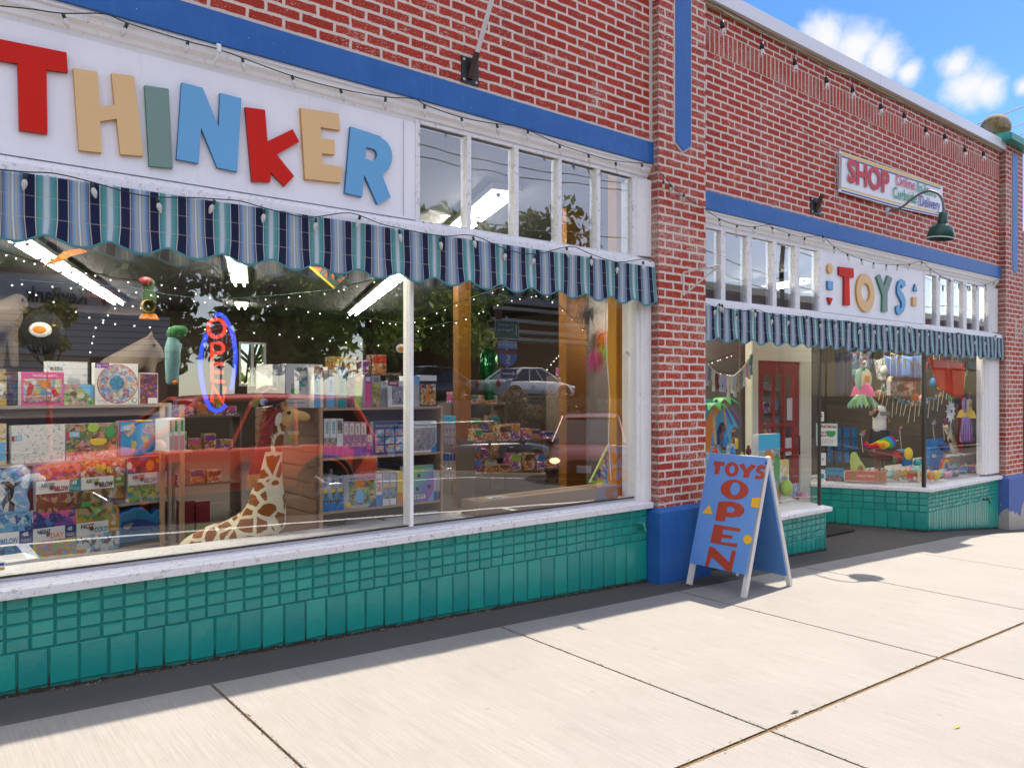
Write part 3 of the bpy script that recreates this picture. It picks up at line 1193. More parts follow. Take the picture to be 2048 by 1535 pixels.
# joints: dirt-filled grooves between slabs
gr = MB()
sheet(gr, -30, 40, -3.15, -.34, -.008)
struct('sidewalk_joints', gr, M_joint)
sl_ = MB()
xj = [-28] + [1.217 - 1.757 * k for k in range(9, 0, -1)] + [1.217, 3.0, 4.736, 6.50, 8.27, 10.05, 11.8, 13.6, 15.4, 18, 22, 28, 36]
for i, (a, b) in enumerate(zip(xj, xj[1:])):
    for (y0, y1) in ((-3.15, -2.272), (-2.252, -.352)):
        if y0 < -3 and 1 < a < 3.2:
            pass
        g = .004
        ga = .0075 if y0 < -3 else .007
        sheet(sl_, a + ga, b - ga, y0 + .004, y1, 0.0)
        # little vertical faces of the groove
        for xx in (a + ga, b - ga):
            sl_.add([(xx, y0, gz(xx) - .012), (xx, y1, gz(xx) - .012), (xx, y1, gz(xx)), (xx, y0, gz(xx))], [(0, 1, 2, 3)])
        sl_.add([(a, y1, gz(a) - .012), (b, y1, gz(b) - .012), (b, y1, gz(b)), (a, y1, gz(a))], [(0, 1, 2, 3)])
struct('sidewalk', sl_, M_conc)
crm = MB()
rj = random.Random(9)
for i in range(2600):
    if i % 2:
        x, y = rj.uniform(1.5, 11), -2.262 + rj.gauss(0, .010)
    else:
        x, y = rj.choice((1.217, 3.0, 4.736, 6.5)) + rj.gauss(0, .006), rj.uniform(-3.1, -.36)
    s = rj.uniform(.001, .0038)
    z = gz(x) + .001
    crm.add([(x - s, y, z), (x, y - s, z), (x + s * 1.5, y, z + .0015), (x, y + s, z + .002)], [(0, 1, 2, 3)], rj.choice((0, 0, 1)))
tag(crm.obj('joint_grit', [M_joint, M_grime], None, (4, -2, 0)), 'brown grit and crumbs along the pavement joints', 'grit', None, 'stuff')
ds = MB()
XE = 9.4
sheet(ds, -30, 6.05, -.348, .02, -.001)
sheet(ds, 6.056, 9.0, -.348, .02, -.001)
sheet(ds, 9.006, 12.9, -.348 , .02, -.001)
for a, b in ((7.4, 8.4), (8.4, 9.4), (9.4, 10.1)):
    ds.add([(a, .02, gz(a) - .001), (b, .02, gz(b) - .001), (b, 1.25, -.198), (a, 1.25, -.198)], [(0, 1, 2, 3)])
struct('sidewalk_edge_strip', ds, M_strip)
dm = MB()
q0, q1 = G(1655, 1050), G(1700, 1054)
dm.prism([(8.0, .45, -.178), (9.0, .45, -.178), (9.0, 1.15, -.178), (8.1, 1.15, -.178)], (0, 0, .012))
tag(dm.obj('door_mat', paint('black_rubber', (.015, .014, .014), .8, .2, 40), None, (8.5, .8, -.178)), 'black rubber mat in front of the red entrance door', 'mat')
kb = MB()
for a in range(-30, 40, 2):
    kb.obox((a, -3.30, gz(a) - .25), (1.992, 0, gz(a + 2) - gz(a)), (0, .148, 0), (0, 0, .25))
struct('kerb', kb, M_kerb)
rd = MB()
sheet(rd, -58, 110, -16.9, -3.3, -.15)
struct('road', rd, M_asph)
mk = MB()
sheet(mk, -30, 60, -4.95, -4.85, -.146)
sheet(mk, -30, 60, -9.2, -9.1, -.146)
for k in range(-6, 9):
    x = k * 6.2 + 1
    mk.add([(x, -4.85, gz(x) - .1455), (x + .1, -4.85, gz(x) - .1455), (x + .1, -3.4, gz(x) - .1455), (x, -3.4, gz(x) - .1455)], [(0, 1, 2, 3)])
sheet(mk, -30, 60, -14.75, -14.65, -.146)
mk2 = MB()
sheet(mk2, -30, 60, -11.0, -10.9, -.146)
sheet(mk2, -30, 60, -11.25, -11.15, -.146)
struct('white_road_markings', mk, paint('road_paint_white', (.75, .74, .7), .7, .15, 10))
struct('yellow_road_markings', mk2, paint('road_paint_yellow', (.65, .38, .04), .7, .15, 10))
far = MB()
far.add([(-300, -400, -4.2), (400, -400, -4.2), (400, 400, -4.2), (-300, 400, -4.2)], [(0, 1, 2, 3)])
struct('ground', far, paint('far_ground', (.11, .12, .07), .95, .3, .2))
lot = MB()
lot.box((-60, -60, -1), (110, -17.6, 1.0))
struct('parking_lot', lot, concrete_mat('lot_asphalt', (.09, .088, .085), .3, False))
osw = MB()
sheet(osw, -58, 100, -17.35, -16.9, .0)
struct('far_sidewalk', osw, M_conc)
rw = MB()
rw.box((-60, -17.6, -1.5), (100, -17.35, 1.15))
tag(rw.obj('retaining_wall', concrete_mat('wall_concrete', (.24, .22, .2), .5, False), None, (20, -17.4, -1.5)), 'low grey concrete retaining wall across the street', 'wall')
# litter and needles along the foot of the wall, one leaf, chips
lt = MB()
rr = random.Random(3)
for i in range(900):
    x = rr.uniform(-.3, 5.2)
    y = -abs(rr.gauss(0, .022)) - .008
    a = rr.uniform(0, 3.14)
    l = rr.uniform(.004, .018)
    z = gz(x) + .002 + rr.random() * .004
    dx, dy = math.cos(a) * l, math.sin(a) * l * .6
    wv = rr.uniform(.0006, .003)
    lt.add([(x, y, z), (x + dx, y + dy, z + .002), (x + dx - dy * .2 - wv, y + dy + wv, z + .003), (x - wv, y + wv, z)], [(0, 1, 2, 3)], rr.choice((0, 0, 0, 1, 2)))
o = lt.obj('ground_litter', [paint('needle_brown', (.20, .11, .05), .9), paint('needle_pale', (.45, .36, .24), .9), M_grime], None, (2.4, -.02, 0))
tag(o, 'brown needles and grit strewn along the foot of the teal tiles', 'litter', None, 'stuff')
for (px, py, lab, cc, s) in ((1915, 1455, 'small dry yellow brown leaf lying on the pale pavement slab', (.5, .3, .06), .03),
                             (1590, 1425, 'thin dark twig lying beside the pavement joint', (.06, .05, .045), .035)):
    g = G(px, py)
    m = MB().add([g + V((-s, .004, .003)), g + V((0, -.007, .006)), g + V((s, -.002, .004)), g + V((s * .2, .009, .009))], [(0, 1, 2), (0, 2, 3)])
    tag(m.obj('dry_leaf' if s == .03 else 'twig', paint('leaf%d' % px, cc, .8), None, g), lab, 'leaf' if s == .03 else 'twig')

# ================================================================== signs
SGC = {'red': paint('sign_red', (.60, .016, .008), .5, .06, 3, spec=.15), 'cream': paint('sign_cream', (.72, .47, .21), .45, .05, 3, chip=(.5, .28, .1), chipt=.8),
       'sage': paint('sign_sage_green', (.17, .265, .225), .5, .12, 5, chip=(.05, .15, .08), chipt=.74, chips=12), 'blue': paint('sign_sky_blue', (.125, .37, .62), .45, .06, 3, chip=(.05, .2, .4), chipt=.78, chips=14)}
EDGE = {'red': paint('sign_red_edge', (.28, .012, .01), .5), 'cream': paint('sign_cream_edge', (.55, .25, .03), .5), 'sage': paint('sign_green_edge', (.03, .17, .09), .5), 'blue': paint('sign_blue_edge', (.03, .13, .27), .5)}


def z4(pts):     # letters traced in the enlarged crop of the sign's left half
    return [(x / 3.4133, y / 3.4133) for x, y in pts]


def zk(pts):
    return [(460 + x / 5.12, 180 + y / 5.12) for x, y in pts]


def arc(cx, cy, rx_, ry_, a0, a1, n=14, rot=0):
    o = []
    for i in range(n + 1):
        t = R(a0 + (a1 - a0) * i / n)
        x, y = rx_ * math.cos(t), ry_ * math.sin(t)
        c, s = math.cos(R(rot)), math.sin(R(rot))
        o.append((cx + x * c - y * s, cy + x * s + y * c))
    return o


LY = .018
LET = [('red', [z4([(-260, 215), (455, 358), (464, 494), (318, 476), (325, 915), (131, 887), (120, 432), (-260, 370)])]),
       ('cream', [z4([(500, 464), (664, 490), (682, 728), (782, 718), (762, 498), (916, 520), (978, 1064), (823, 1053), (796, 811), (684, 828), (696, 1042), (540, 1024)])]),
       ('sage', [z4([(988, 582), (1152, 607), (1181, 1147), (1020, 1133)])]),
       ('blue', [z4([(1241, 563), (1383, 600), (1494, 864), (1503, 634), (1648, 672), (1620, 1172), (1484, 1143), (1373, 872), (1357, 1115), (1206, 1086)])]),
       ('red', [zk([(158, 175), (360, 203), (384, 525), (642, 400), (710, 530), (480, 662), (658, 882), (560, 985), (418, 840), (413, 942), (226, 932)])]),
       ('cream', [zk([(724, 182), (1112, 243), (1131, 412), (928, 380), (936, 494), (1071, 514), (1074, 662), (943, 648), (948, 757), (1154, 787), (1137, 948), (770, 910)])]),
       ('blue', [zk([(1236, 374), (1540, 474)] + arc(1490, 680, 172, 200, -68, 62, 12) + [(1566, 888), (1646, 1098), (1512, 1170), (1376, 868), (1355, 1093), (1178, 1052)]),
                 zk([(1396, 584), (1450, 598)] + arc(1455, 663, 50, 62, -75, 95, 10) + [(1388, 702)])])]
bd_ = MB().box((BX0, .035, 2.586), (2.611, .09, 3.205))
parts = [('sign_board', bd_, M_board)]
for col, loops in LET:
    m = MB()
    # board face at y=.035, letter 18 mm thick
    m.prism([[P(x, y, .012) for x, y in lp] for lp in loops], (0, .022, 0), 0, 1)
    parts.append(('letter', m, [SGC[col], EDGE[col]], None, {'red': 'red', 'cream': 'cream yellow', 'sage': 'sage green', 'blue': 'sky blue'}[col] + ' cut-out letter'))
bt = MB()
for xx in (XY(807, .03),):
    bt.box((xx, .030, 2.60), (xx + .004, .036, 3.2))
parts.append(('batten', bt, M_alu))
thing('shop_name_sign', 'long white signboard with big red, cream, green and blue cut-out letters THINKER', 'sign', parts)


def zt(pts):
    return [(1400 + x / 3.1605, 400 + y / 3.1605) for x, y in pts]


T2 = [('red', [zt([(880, 420), (972, 432), (974, 490), (945, 488), (949, 665), (912, 663), (913, 484), (881, 472)])]),
      ('cream', [zt(arc(1047, 586, 57, 121, 0, 345, 22, -4)), zt(arc(1048, 583, 28, 58, 0, 345, 18, -4))]),
      ('sage', [zt([(1117, 486), (1140, 469), (1165, 545), (1188, 476), (1217, 492), (1186, 590), (1186, 705), (1153, 703), (1155, 600)])]),
      ('blue', [zt([(1303, 540), (1280, 556), (1274, 534), (1266, 545), (1268, 568), (1285, 590), (1299, 625), (1300, 665), (1290, 700), (1268, 724), (1248, 718), (1240, 690),
                    (1243, 672), (1262, 664), (1267, 690), (1276, 678), (1277, 650), (1264, 622), (1248, 590), (1247, 545), (1258, 512), (1278, 501), (1296, 512)])]),
      ('cream', [zt(arc(825, 432, 17, 31, 0, 340, 16))]), ('blue', [zt([(808, 510), (843, 515), (842, 567), (809, 562)])]), ('red', [zt([(809, 614), (841, 620), (824, 662)])]),
      ('blue', [zt([(1363, 530), (1376, 576), (1351, 570)])]), ('cream', [zt([(1346, 612), (1372, 615), (1371, 668), (1345, 664)])])]
parts = [('sign_board', MB().box((SG2[0], .035, 2.31), (SG2[1], .09, 2.944)), M_board)]
for i, (col, loops) in enumerate(T2):
    m = MB().prism([[P(x, y, .012) for x, y in lp] for lp in loops], (0, .022, 0), 0, 1)
    parts.append(('letter' if i < 4 else 'shape', m, [SGC[col], EDGE[col]], None, {'red': 'red', 'cream': 'cream', 'sage': 'sage green', 'blue': 'sky blue'}[col] + (' cut-out letter' if i < 4 else ' cut-out shape')))
thing('toys_sign', 'white signboard with coloured cut-out letters TOYS over the shop entrance', 'sign', parts)


# ================================================================== awnings
def awn_mat():
    n = NT('striped_awning_canvas')
    uv = n.coord('UV')
    sp = n.node('SeparateXYZ', {0: uv})
    s = sp.outputs[0]
    t = n.math('PINGPONG', s, .5)            # 0 = teal centre, .5 = blue centre
    navy, wh, teal, gy, pale = (.010, .013, .052), (.60, .60, .56), (.09, .33, .33), (.27, .35, .36), (.44, .60, .65)
    slate, lb, tan, mid = (.14, .21, .34), (.24, .39, .56), (.44, .43, .36), (.18, .29, .46)
    els = [(0, wh), (.010, pale), (.042, gy), (.07, teal), (.12, (.07, .29, .28)), (.15, (.02, .1, .12)), (.157, wh), (.172, navy), (.325, (.5, .48, .4)), (.34, (.02, .03, .1)),
           (.35, slate), (.385, mid), (.40, lb), (.43, tan), (.465, lb), (.487, (.7, .68, .55)), ]
    els = [(p * 2, c) for p, c in els]
    col = n.ramp(n.math('MULTIPLY', t, 2.0), els, 'CONSTANT')
    v = sp.outputs[1]
    seam = n.math('LESS_THAN', n.math('ABSOLUTE', n.math('SUBTRACT', v, .66)), .008)
    seam2 = n.math('LESS_THAN', n.math('ABSOLUTE', n.math('SUBTRACT', v, .335)), .006)
    col = n.mix(n.math('MULTIPLY', n.math('MAXIMUM', seam, seam2), .38), col, (.5, .47, .40))
    hem = n.math('GREATER_THAN', v, .965)
    col = n.mix(hem, col, (.10, .36, .45))
    c = n.coord()
    wv = n.noise(c, 5, 4)
    col = n.mix(n.math('MULTIPLY', wv, .08), col, (.2, .22, .25))
    fine = n.noise(c, 400, 2, .5)
    b = n.node('BsdfPrincipled', {'Base Color': col, 'Roughness': .85, 'Specular IOR Level': .2, 'Normal': n.bump(fine, .15, .002)})
    tr = n.node('BsdfTranslucent', {'Color': col})
    mx = n.node('MixShader', {0: .18, 1: b.outputs[0], 2: tr.outputs[0]})
    n.l.new(mx.outputs[0], n.out.inputs['Surface'])
    return n.m


M_awn = awn_mat()


def awning(x0, x1, zt, zb, per, ph, name, label):
    nx = int((x1 - x0) / .012)
    rows = 16
    vs, uvs = [], []
    rr = random.Random(5)
    for i in range(nx + 1):
        x = x0 + (x1 - x0) * i / nx
        s = (x - ph) / per
        cw = math.cos(2 * math.pi * s)
        for j in range(rows + 1):
            v = j / rows
            k = max(0, (v - .6) / .4)
            k = k * k * (3 - 2 * k) if k < 1 else 1
            z = zt + (zb - zt) * v + (.020 * cw if v > .66 else 0) * (v - .66) / .34
            y = -.05 - .012 * v - .011 * cw * k + .004 * math.sin(x * 3.1 + v) + .003 * math.sin(x * 11 + 3 * v)
            xx = x - .010 * k * math.sin(2 * math.pi * s + .8)
            vs.append((xx, y, z))
            uvs.append((s, v))
    me = MB()
    r1 = rows + 1
    fs = [(i * r1 + j, (i + 1) * r1 + j, (i + 1) * r1 + j + 1, i * r1 + j + 1) for i in range(nx) for j in range(rows)]
    me.add(vs, fs, 0, True)
    o = me.obj(name, M_awn, None, ((x0 + x1) / 2, -.05, zb))
    uvl = o.data.uv_layers.new(name='UV')
    for lp in o.data.loops:
        uvl.data[lp.index].uv = uvs[lp.vertex_index]
    sd = o.modifiers.new('cloth', 'SOLIDIFY')
    sd.thickness = .002
    tag(o, label, 'awning')
    return o


awning(BX0 + .02, BXP - .01, 2.492, 2.19, .2665, .566, 'striped_awning', 'long blue, navy and teal striped awning valance under the big sign')
awning(BXQ + .01, BX2 - .01, 2.227, 1.935, .2665, 5.63, 'striped_awning', 'striped scalloped awning valance above the shop entrance, right of the brick pillar')

# ================================================================== string lights
M_wire = paint('green_wire', (.012, .035, .028), .6)
M_bulb = NT('frosted_bulb').pbr((.80, .78, .72), .25, 0, None, .5, **{'Transmission Weight': .35})
M_bulbo = NT('old_bulb').pbr((.62, .58, .40), .25, 0, None, .5, **{'Transmission Weight': .3})
M_clear = glass_mat('clear_bulb_glass', 2.5, (.9, .88, .86), base=.12)
M_black = paint('black_plastic', (.012, .012, .013), .45, .2, 10)


def string(name, label, pts, bulbs, Y, kind='c9', size=1.0, group='string lights along the shop front', clear=False, wire=None, Yf=None, base_px=5.5):
    """pts: wire in pixels; bulbs: (px,py) of sockets"""
    YY = (lambda px: Y) if Yf is None else Yf
    w3 = [P(x, y, YY(x)) for x, y in pts]
    # smooth
    path = []
    for i in range(len(w3) - 1):
        p0, p1, p2, p3 = w3[max(i - 1, 0)], w3[i], w3[i + 1], w3[min(i + 2, len(w3) - 1)]
        for k in range(4):
            t = k / 4
            path.append(.5 * ((2 * p1) + (p2 - p0) * t + (2 * p0 - 5 * p1 + 4 * p2 - p3) * t * t + (3 * p1 - p0 - 3 * p2 + p3) * t ** 3))
    path.append(w3[-1])
    parts = [('wire', MB().tube(path, .0032 * size, 5), wire or M_wire)]
    rr = random.Random(len(pts))
    for (x, y) in bulbs:
        q = P(x, y, YY(x) - .004)
        if kind == 'c9':
            ax = V((rr.uniform(-.35, .35), rr.uniform(-.2, .2), -1)).normalized()
            so_ = MB().lathe(q, [(0, -.004), (.0085, -.002), (.0085, .024), (.007, .025)], 8, ax)
            bu = MB().lathe(q + ax * .024, [(.0075, 0), (.0125, .012), (.0135, .02), (.010, .034), (.0045, .047), (0, .052)], 10, ax)
        else:
            ax = V((rr.uniform(-.1, .1), 0, -1)).normalized()
            so_ = MB().tube([q + V((0, 0, .09)), q], .003, 5).lathe(q, [(0, 0), (.016, .004), (.019, .03), (.021, .062), (.0, .064)], 10, ax)
            bu = MB().lathe(q + ax * .062, [(.014, 0), (.02, .012), (.029, .035), (.029, .05), (.02, .068), (0, .078)], 12, ax)
        parts.append(('bulb', bu, (M_clear if clear else (M_bulb if Y > -.08 or Yf else M_bulbo)), [('socket', so_, M_wire if kind == 'c9' else M_black)]))
    return thing(name, label, 'string light', parts, group)


up_b = [(126, 28), (254, 48), (376, 83), (485, 117), (584, 152), (681, 179), (771, 196), (849, 210), (923, 236), (994, 249), (1056, 262), (1119, 290), (1177, 309), (1231, 325), (1284, 328)]
string('string_lights', 'string of pale cone bulbs sagging below the blue band over the big white sign',
       [(-60, 6), (0, 12), (60, 18), (126, 27), (210, 28), (254, 46), (376, 83), (432, 97), (485, 116), (584, 152), (681, 178), (771, 194), (830, 198), (849, 209), (923, 235), (994, 248), (1030, 252), (1060, 262), (1119, 289), (1177, 308), (1231, 322), (1303, 327)], up_b, -.03)
lo_b = [(51, 348), (183, 366), (314, 396), (429, 401), (529, 420), (632, 437), (720, 432), (798, 460), (880, 476), (946, 474), (1011, 500), (1071, 510), (1133, 494), (1182, 512), (1235, 529), (1286, 523)]
string('string_lights', 'string of yellowed cone bulbs clipped along the ledge over the long awning',
       [(-40, 336), (0, 339), (51, 344), (110, 347), (183, 364), (260, 386), (314, 394), (380, 395), (430, 398), (480, 402), (529, 416), (600, 433), (632, 434), (700, 426), (760, 447), (798, 456), (880, 472), (946, 471), (1011, 498), (1071, 508), (1140, 493), (1182, 508), (1235, 524), (1285, 518), (1303, 524)], lo_b, -.075)
cb = lambda L: [(1400 + x / 3.1605, 400 + y / 3.1605) for x, y in L]
string('string_lights', 'string of pale cone bulbs draped across the TOYS sign and small upper windows',
       cb([(0, 30), (35, 60), (120, 116), (235, 158), (350, 168), (435, 155), (455, 172), (563, 213), (662, 235), (765, 228), (848, 293), (930, 340), (1018, 372), (1098, 396), (1178, 407), (1250, 408), (1325, 404), (1398, 388), (1455, 434), (1518, 475), (1580, 507), (1635, 530), (1690, 542), (1748, 540), (1803, 534), (1885, 500)]),
       cb([(120, 117), (235, 159), (348, 170), (455, 172), (563, 214), (662, 238), (775, 226), (848, 294), (930, 341), (1018, 372), (1098, 397), (1178, 408), (1250, 409), (1325, 405), (1402, 390), (1455, 435), (1518, 476), (1580, 508), (1635, 532), (1690, 543), (1748, 541), (1803, 536), (1858, 522)]), -.035, size=.9)
string('string_lights', 'string of yellowed cone bulbs looping along the ledge over the right awning',
       cb([(36, 655), (100, 675), (120, 655), (150, 680), (235, 705), (350, 690), (440, 720), (563, 745), (675, 732), (760, 765), (850, 768), (945, 765), (1015, 800), (1098, 795), (1178, 790), (1248, 800), (1318, 800), (1383, 820), (1448, 818), (1512, 838), (1573, 858), (1635, 838), (1738, 868), (1803, 878), (1885, 850)]),
       cb([(100, 676), (122, 655), (140, 660), (235, 718), (350, 695), (455, 738), (563, 748), (675, 735), (760, 766), (850, 770), (942, 765), (1015, 805), (1098, 808), (1178, 791), (1248, 810), (1318, 800), (1383, 826), (1448, 828), (1512, 842), (1573, 860), (1635, 838), (1738, 878), (1803, 884), (1870, 855)]), -.075, size=.9)
string('string_lights', 'short run of pale cone bulbs crossing the brick pillar between the two shop windows',
       [(1303, 327), (1330, 355), (1352, 382), (1380, 400), (1411, 418)], [(1327, 362), (1341, 368), (1368, 388)], -.10)
cz = lambda L: [(1280 + x / 2.6667, y / 2.6667) for x, y in L]
string('string_lights', 'black festoon string with clear round bulbs hanging under the white roof edge', cz([(300, -40), (350, -5), (438, 60), (540, 115), (652, 180), (825, 262), (995, 365), (1133, 412), (1285, 508), (1409, 555), (1525, 632), (1625, 672), (1732, 742), (1832, 765), (1940, 830)]),
       [(x, y + 8) for x, y in cz([(438, 90), (652, 205), (825, 290), (995, 388), (1133, 438), (1285, 530), (1409, 578), (1525, 655), (1625, 692), (1732, 762), (1832, 785)])], -.10, kind='ed', clear=True, wire=M_black)
string('string_lights', 'grey cable lying along the foot of the roof flashing, without bulbs', cz([(345, -5), (480, 62), (900, 300), (1300, 500), (1700, 705), (1945, 822)]), [], -.082, wire=M_black)

# ================================================================== banner
B0, B1 = P(1678, 302, -.03), P(1884.5, 372, -.03)
B2, B3 = P(1883, 435, -.03), P(1676, 383, -.03)


def ban(u, v, o=0.0):
    """bilinear place on the banner, slightly rippled"""
    a = B0.lerp(B1, u)
    b = B3.lerp(B2, u)
    p = a.lerp(b, v)
    return p + V((0, -.004 * math.sin(u * 9) * v - .006 - o, -.03 * math.sin(math.pi * u) * v * .5))


def bpatch(mb, u0, u1, v0, v1, o, n=24, mi=0):
    for i in range(n):
        a, b = u0 + (u1 - u0) * i / n, u0 + (u1 - u0) * (i + 1) / n
        mb.add([ban(a, v0, o), ban(a, v1, o), ban(b, v1, o), ban(b, v0, o)], [(0, 1, 2, 3)], mi)


cl_ = MB()
bpatch(cl_, 0, 1, 0, 1, .0, 40)
bpatch(cl_, 0, 1, 1, 0, -.003, 40)
M_vin = paint('banner_vinyl', (.70, .70, .72), .35, .05, 3)
st = MB()
bpatch(st, .02, .975, .015, .075, .002, 30, 0)
bpatch(st, .02, .975, .10, .135, .002, 30, 1)
bpatch(st, .02, .975, .86, .90, .002, 30, 0)
bpatch(st, .02, .975, .94, .975, .002, 30, 1)
bpatch(st, .004, .010, .06, .93, .002, 6, 2)
bpatch(st, .014, .018, .06, .93, .002, 6, 3)
cB = [flat('ban_yellow', (.75, .52, .12)), flat('ban_navy', (.05, .05, .22)), flat('ban_pink', (.6, .08, .15)), flat('ban_green', (.02, .3, .16)), flat('ban_red', (.55, .03, .05)), flat('ban_purple', (.09, .08, .33))]


def btext(s, u, v, h, w, bold=0, mi=0):
    p = ban(u, v, .012)
    xd = (ban(u + .1, v) - ban(u, v))
    xd.y = 0
    return fit_text(s, p, xd, (0, 0, 1), h, w, bold=bold, depth=.0015)


ln = (B1 - B0).length
tx = [('lettering', btext('SHOP', .065, .68, .235, ln * .37, .035), cB[4], None, 'large red word SHOP'),
      ('lettering', btext('Online', .50, .40, .125, ln * .19, .012), cB[2]), ('lettering', btext('/In-Store', .70, .43, .125, ln * .22, .012), cB[3]),
      ('lettering', btext('Curbside', .475, .76, .125, ln * .235, .012), cB[3]), ('lettering', btext('/Delivery', .72, .80, .125, ln * .245, .012), cB[5])]
banner_ = thing('shop_banner', 'white vinyl banner reading SHOP Online/In-Store Curbside/Delivery tied to the brick wall', 'banner', [('cloth', cl_, M_vin), ('border_stripes', st, cB)] + tx)
rp = []
for (a, b) in (((1676, 302), (1600, 255)), ((1676, 383), (1675, 395)), ((1884, 372), (1905, 368)), ((1675, 304), (1668, 402)), ((1677, 302), (1673, 400)), ((1675, 385), (1628, 393))):
    pa, pb = P(a[0], a[1], -.045), P(b[0], b[1], -.01)
    add_part(banner_, ('cord', MB().tube([pa, (pa + pb) / 2 + V((0, 0, -.07 if b[0] == 1628 else -.02)), pb], .0028, 5), paint('rope_white', (.6, .56, .5), .8)))

# ================================================================== gooseneck lamp, brackets, pole
M_gal = paint('galvanised_pipe', (.16, .15, .15), .45, .15, 20, metal=.5)
M_grn = paint('dark_green_enamel', (.018, .07, .05), .3, .1, 8)


def gooseneck(px, py, Y0, pts, hx, hy, Yl, label, sc=1.0):
    base = P(px, py, Y0)
    n = len(pts)
    path = []
    for i, (x, y) in enumerate(pts):
        path.append(PX_(x, y, base.x))
    hp = PX_(hx, hy, base.x)
    fla = MB().lathe(base, [(0, .022), (.02, .02), (.045, .012), (.055, .004), (.055, 0)], 20, (0, -1, 0))
    arm = MB()
    sm = []
    for i in range(len(path) - 1):
        p0, p1, p2, p3 = path[max(i - 1, 0)], path[i], path[i + 1], path[min(i + 2, len(path) - 1)]
        for k in range(5):
            t = k / 5
            sm.append(.5 * ((2 * p1) + (p2 - p0) * t + (2 * p0 - 5 * p1 + 4 * p2 - p3) * t * t + (3 * p1 - p0 - 3 * p2 + p3) * t ** 3))
    sm.append(path[-1])
    arm.tube(sm, .0125, 10)
    s = .19 * sc
    ax = V((-.06, .10, -1)).normalized()
    he = MB().lathe(hp, [(.0, -.02), (.05 * sc, -.01), (.055 * sc, .10 * sc), (.052 * sc, .13 * sc)], 24, ax)
    shd = MB().lathe(hp + ax * .125 * sc, [(.054 * sc, 0), (.10 * sc, .012), (.13 * sc, .05), (.15 * sc, .17 * sc), (.146 * sc, .172 * sc), (.125 * sc, .055), (.05 * sc, .02), (.0, .02)], 32, ax)
    rim = MB().lathe(hp + ax * .125 * sc, [(.1495 * sc, .165 * sc), (.153 * sc, .17 * sc), (.146 * sc, .1745 * sc)], 32, ax)
    inn_ = MB().ball(hp + ax * .2 * sc, .05 * sc, 12, 8)
    return thing('gooseneck_lamp', label, 'lamp', [('wall_plate', fla, paint('plate_grey', (.42, .43, .46), .4)), ('arm', arm, M_gal), ('lamp_shade', he, M_grn, [('shade_bell', shd, M_grn), ('rim', rim, paint('enamel_white', (.8, .8, .78), .3)), ('bulb', inn_, M_bulb)])], 'gooseneck lamps on the brick front')


def PX_(px, py, X):
    dx, dy = ray(px)
    return PT(px, py, X / dx)


gp = [(1660 + x / 7.314, 280 + y / 7.314) for x, y in [(845, 1035), (930, 1030), (1060, 975), (1230, 840), (1390, 755), (1490, 748), (1580, 790), (1640, 870), (1658, 960), (1660, 1075)]]
gooseneck(1775, 421, 0, gp, 1887, 427, -.6, 'green shaded gooseneck lamp on a curved pipe in front of the SHOP banner', .92)
gp2 = [(2005, 399), (2025, 394), (2040, 382), (2056, 366), (2085, 340), (2120, 320), (2150, 325), (2165, 350), (2170, 380)]
lx = XY(2003, 0)


def bracket(px, py, w, h, Y, label, pole=None):
    c = P(px, py, Y)
    pl = MB().obox(c + V((-w / 2, -.008, -h / 2)), (w, 0, 0), (0, .012, 0), (0, 0, h))
    bl = MB()
    for sx in (-1, 1):
        for sz in (-1, 1):
            bl.lathe(c + V((sx * w * .36, -.008, sz * h * .38)), [(.009, 0), (.009, .004), (0, .006)], 10, (0, -1, 0))
    d = V((.10, -.34, .93)).normalized()
    so_ = MB().tube([c + V((0, -.004, -.05)), c + V((0, -.004, -.05)) + d * .17], [.024, .021], 14)
    ps = [('wall_plate', pl, M_black), ('bolts', bl, M_alu), ('socket', so_, paint('rusty_black', (.05, .025, .015), .6, .5, 20))]
    r_ = thing('flagpole_bracket', label, 'bracket', ps, 'flagpole brackets')
    if pole:
        s = c + V((0, -.004, -.05)) + d * .12
        m = MB().tube([s, s + d * 2.2], [.0165, .014], 12)
        tag(m.obj('flagpole', paint('pole_white', (.62, .58, .55), .4, .08), None, s), 'bare white pole leaning up and out from the black wall bracket', 'flagpole')
    return r_


c0 = P(939, 143, 0)
bracket(939, 143, XY(956, 0) - XY(922, 0), .175, 0, 'black square wall bracket holding the bare white pole above the blue band', True)
bracket(1631, 413, XY(1642, 0) - XY(1621, 0), .165, 0, 'empty black wall bracket below the left end of the banner')


def tri_bracket(a, b, c, Y, label):
    pa, pb, pc = P(*a, Y), P(*b, Y - .0), P(*c, Y)
    # arms project outwards from the wall
    top = pa
    out = PX_(b[0], b[1], pa.x)
    low = pc
    m = MB().tube([low, top], .009, 6).tube([top, out], .008, 6).tube([out, low], .008, 6)
    m.tube([out, out + V((0, 0, -.05))], .004, 6)
    return tag(m.obj('shelf_bracket', paint('bracket_white', (.62, .6, .55), .6, .1, chip=(.2, .12, .06), chipt=.62), None, low), label, 'bracket', 'white triangular wall brackets')


tri_bracket((1367, 545), (1440, 530), (1367, 590), -.08, 'white triangular metal bracket on the brick pillar beside the striped awning')
tri_bracket((2032, 640), (2062, 632), (2031, 678), -.08, 'white triangular metal bracket on the far right brick pillar')

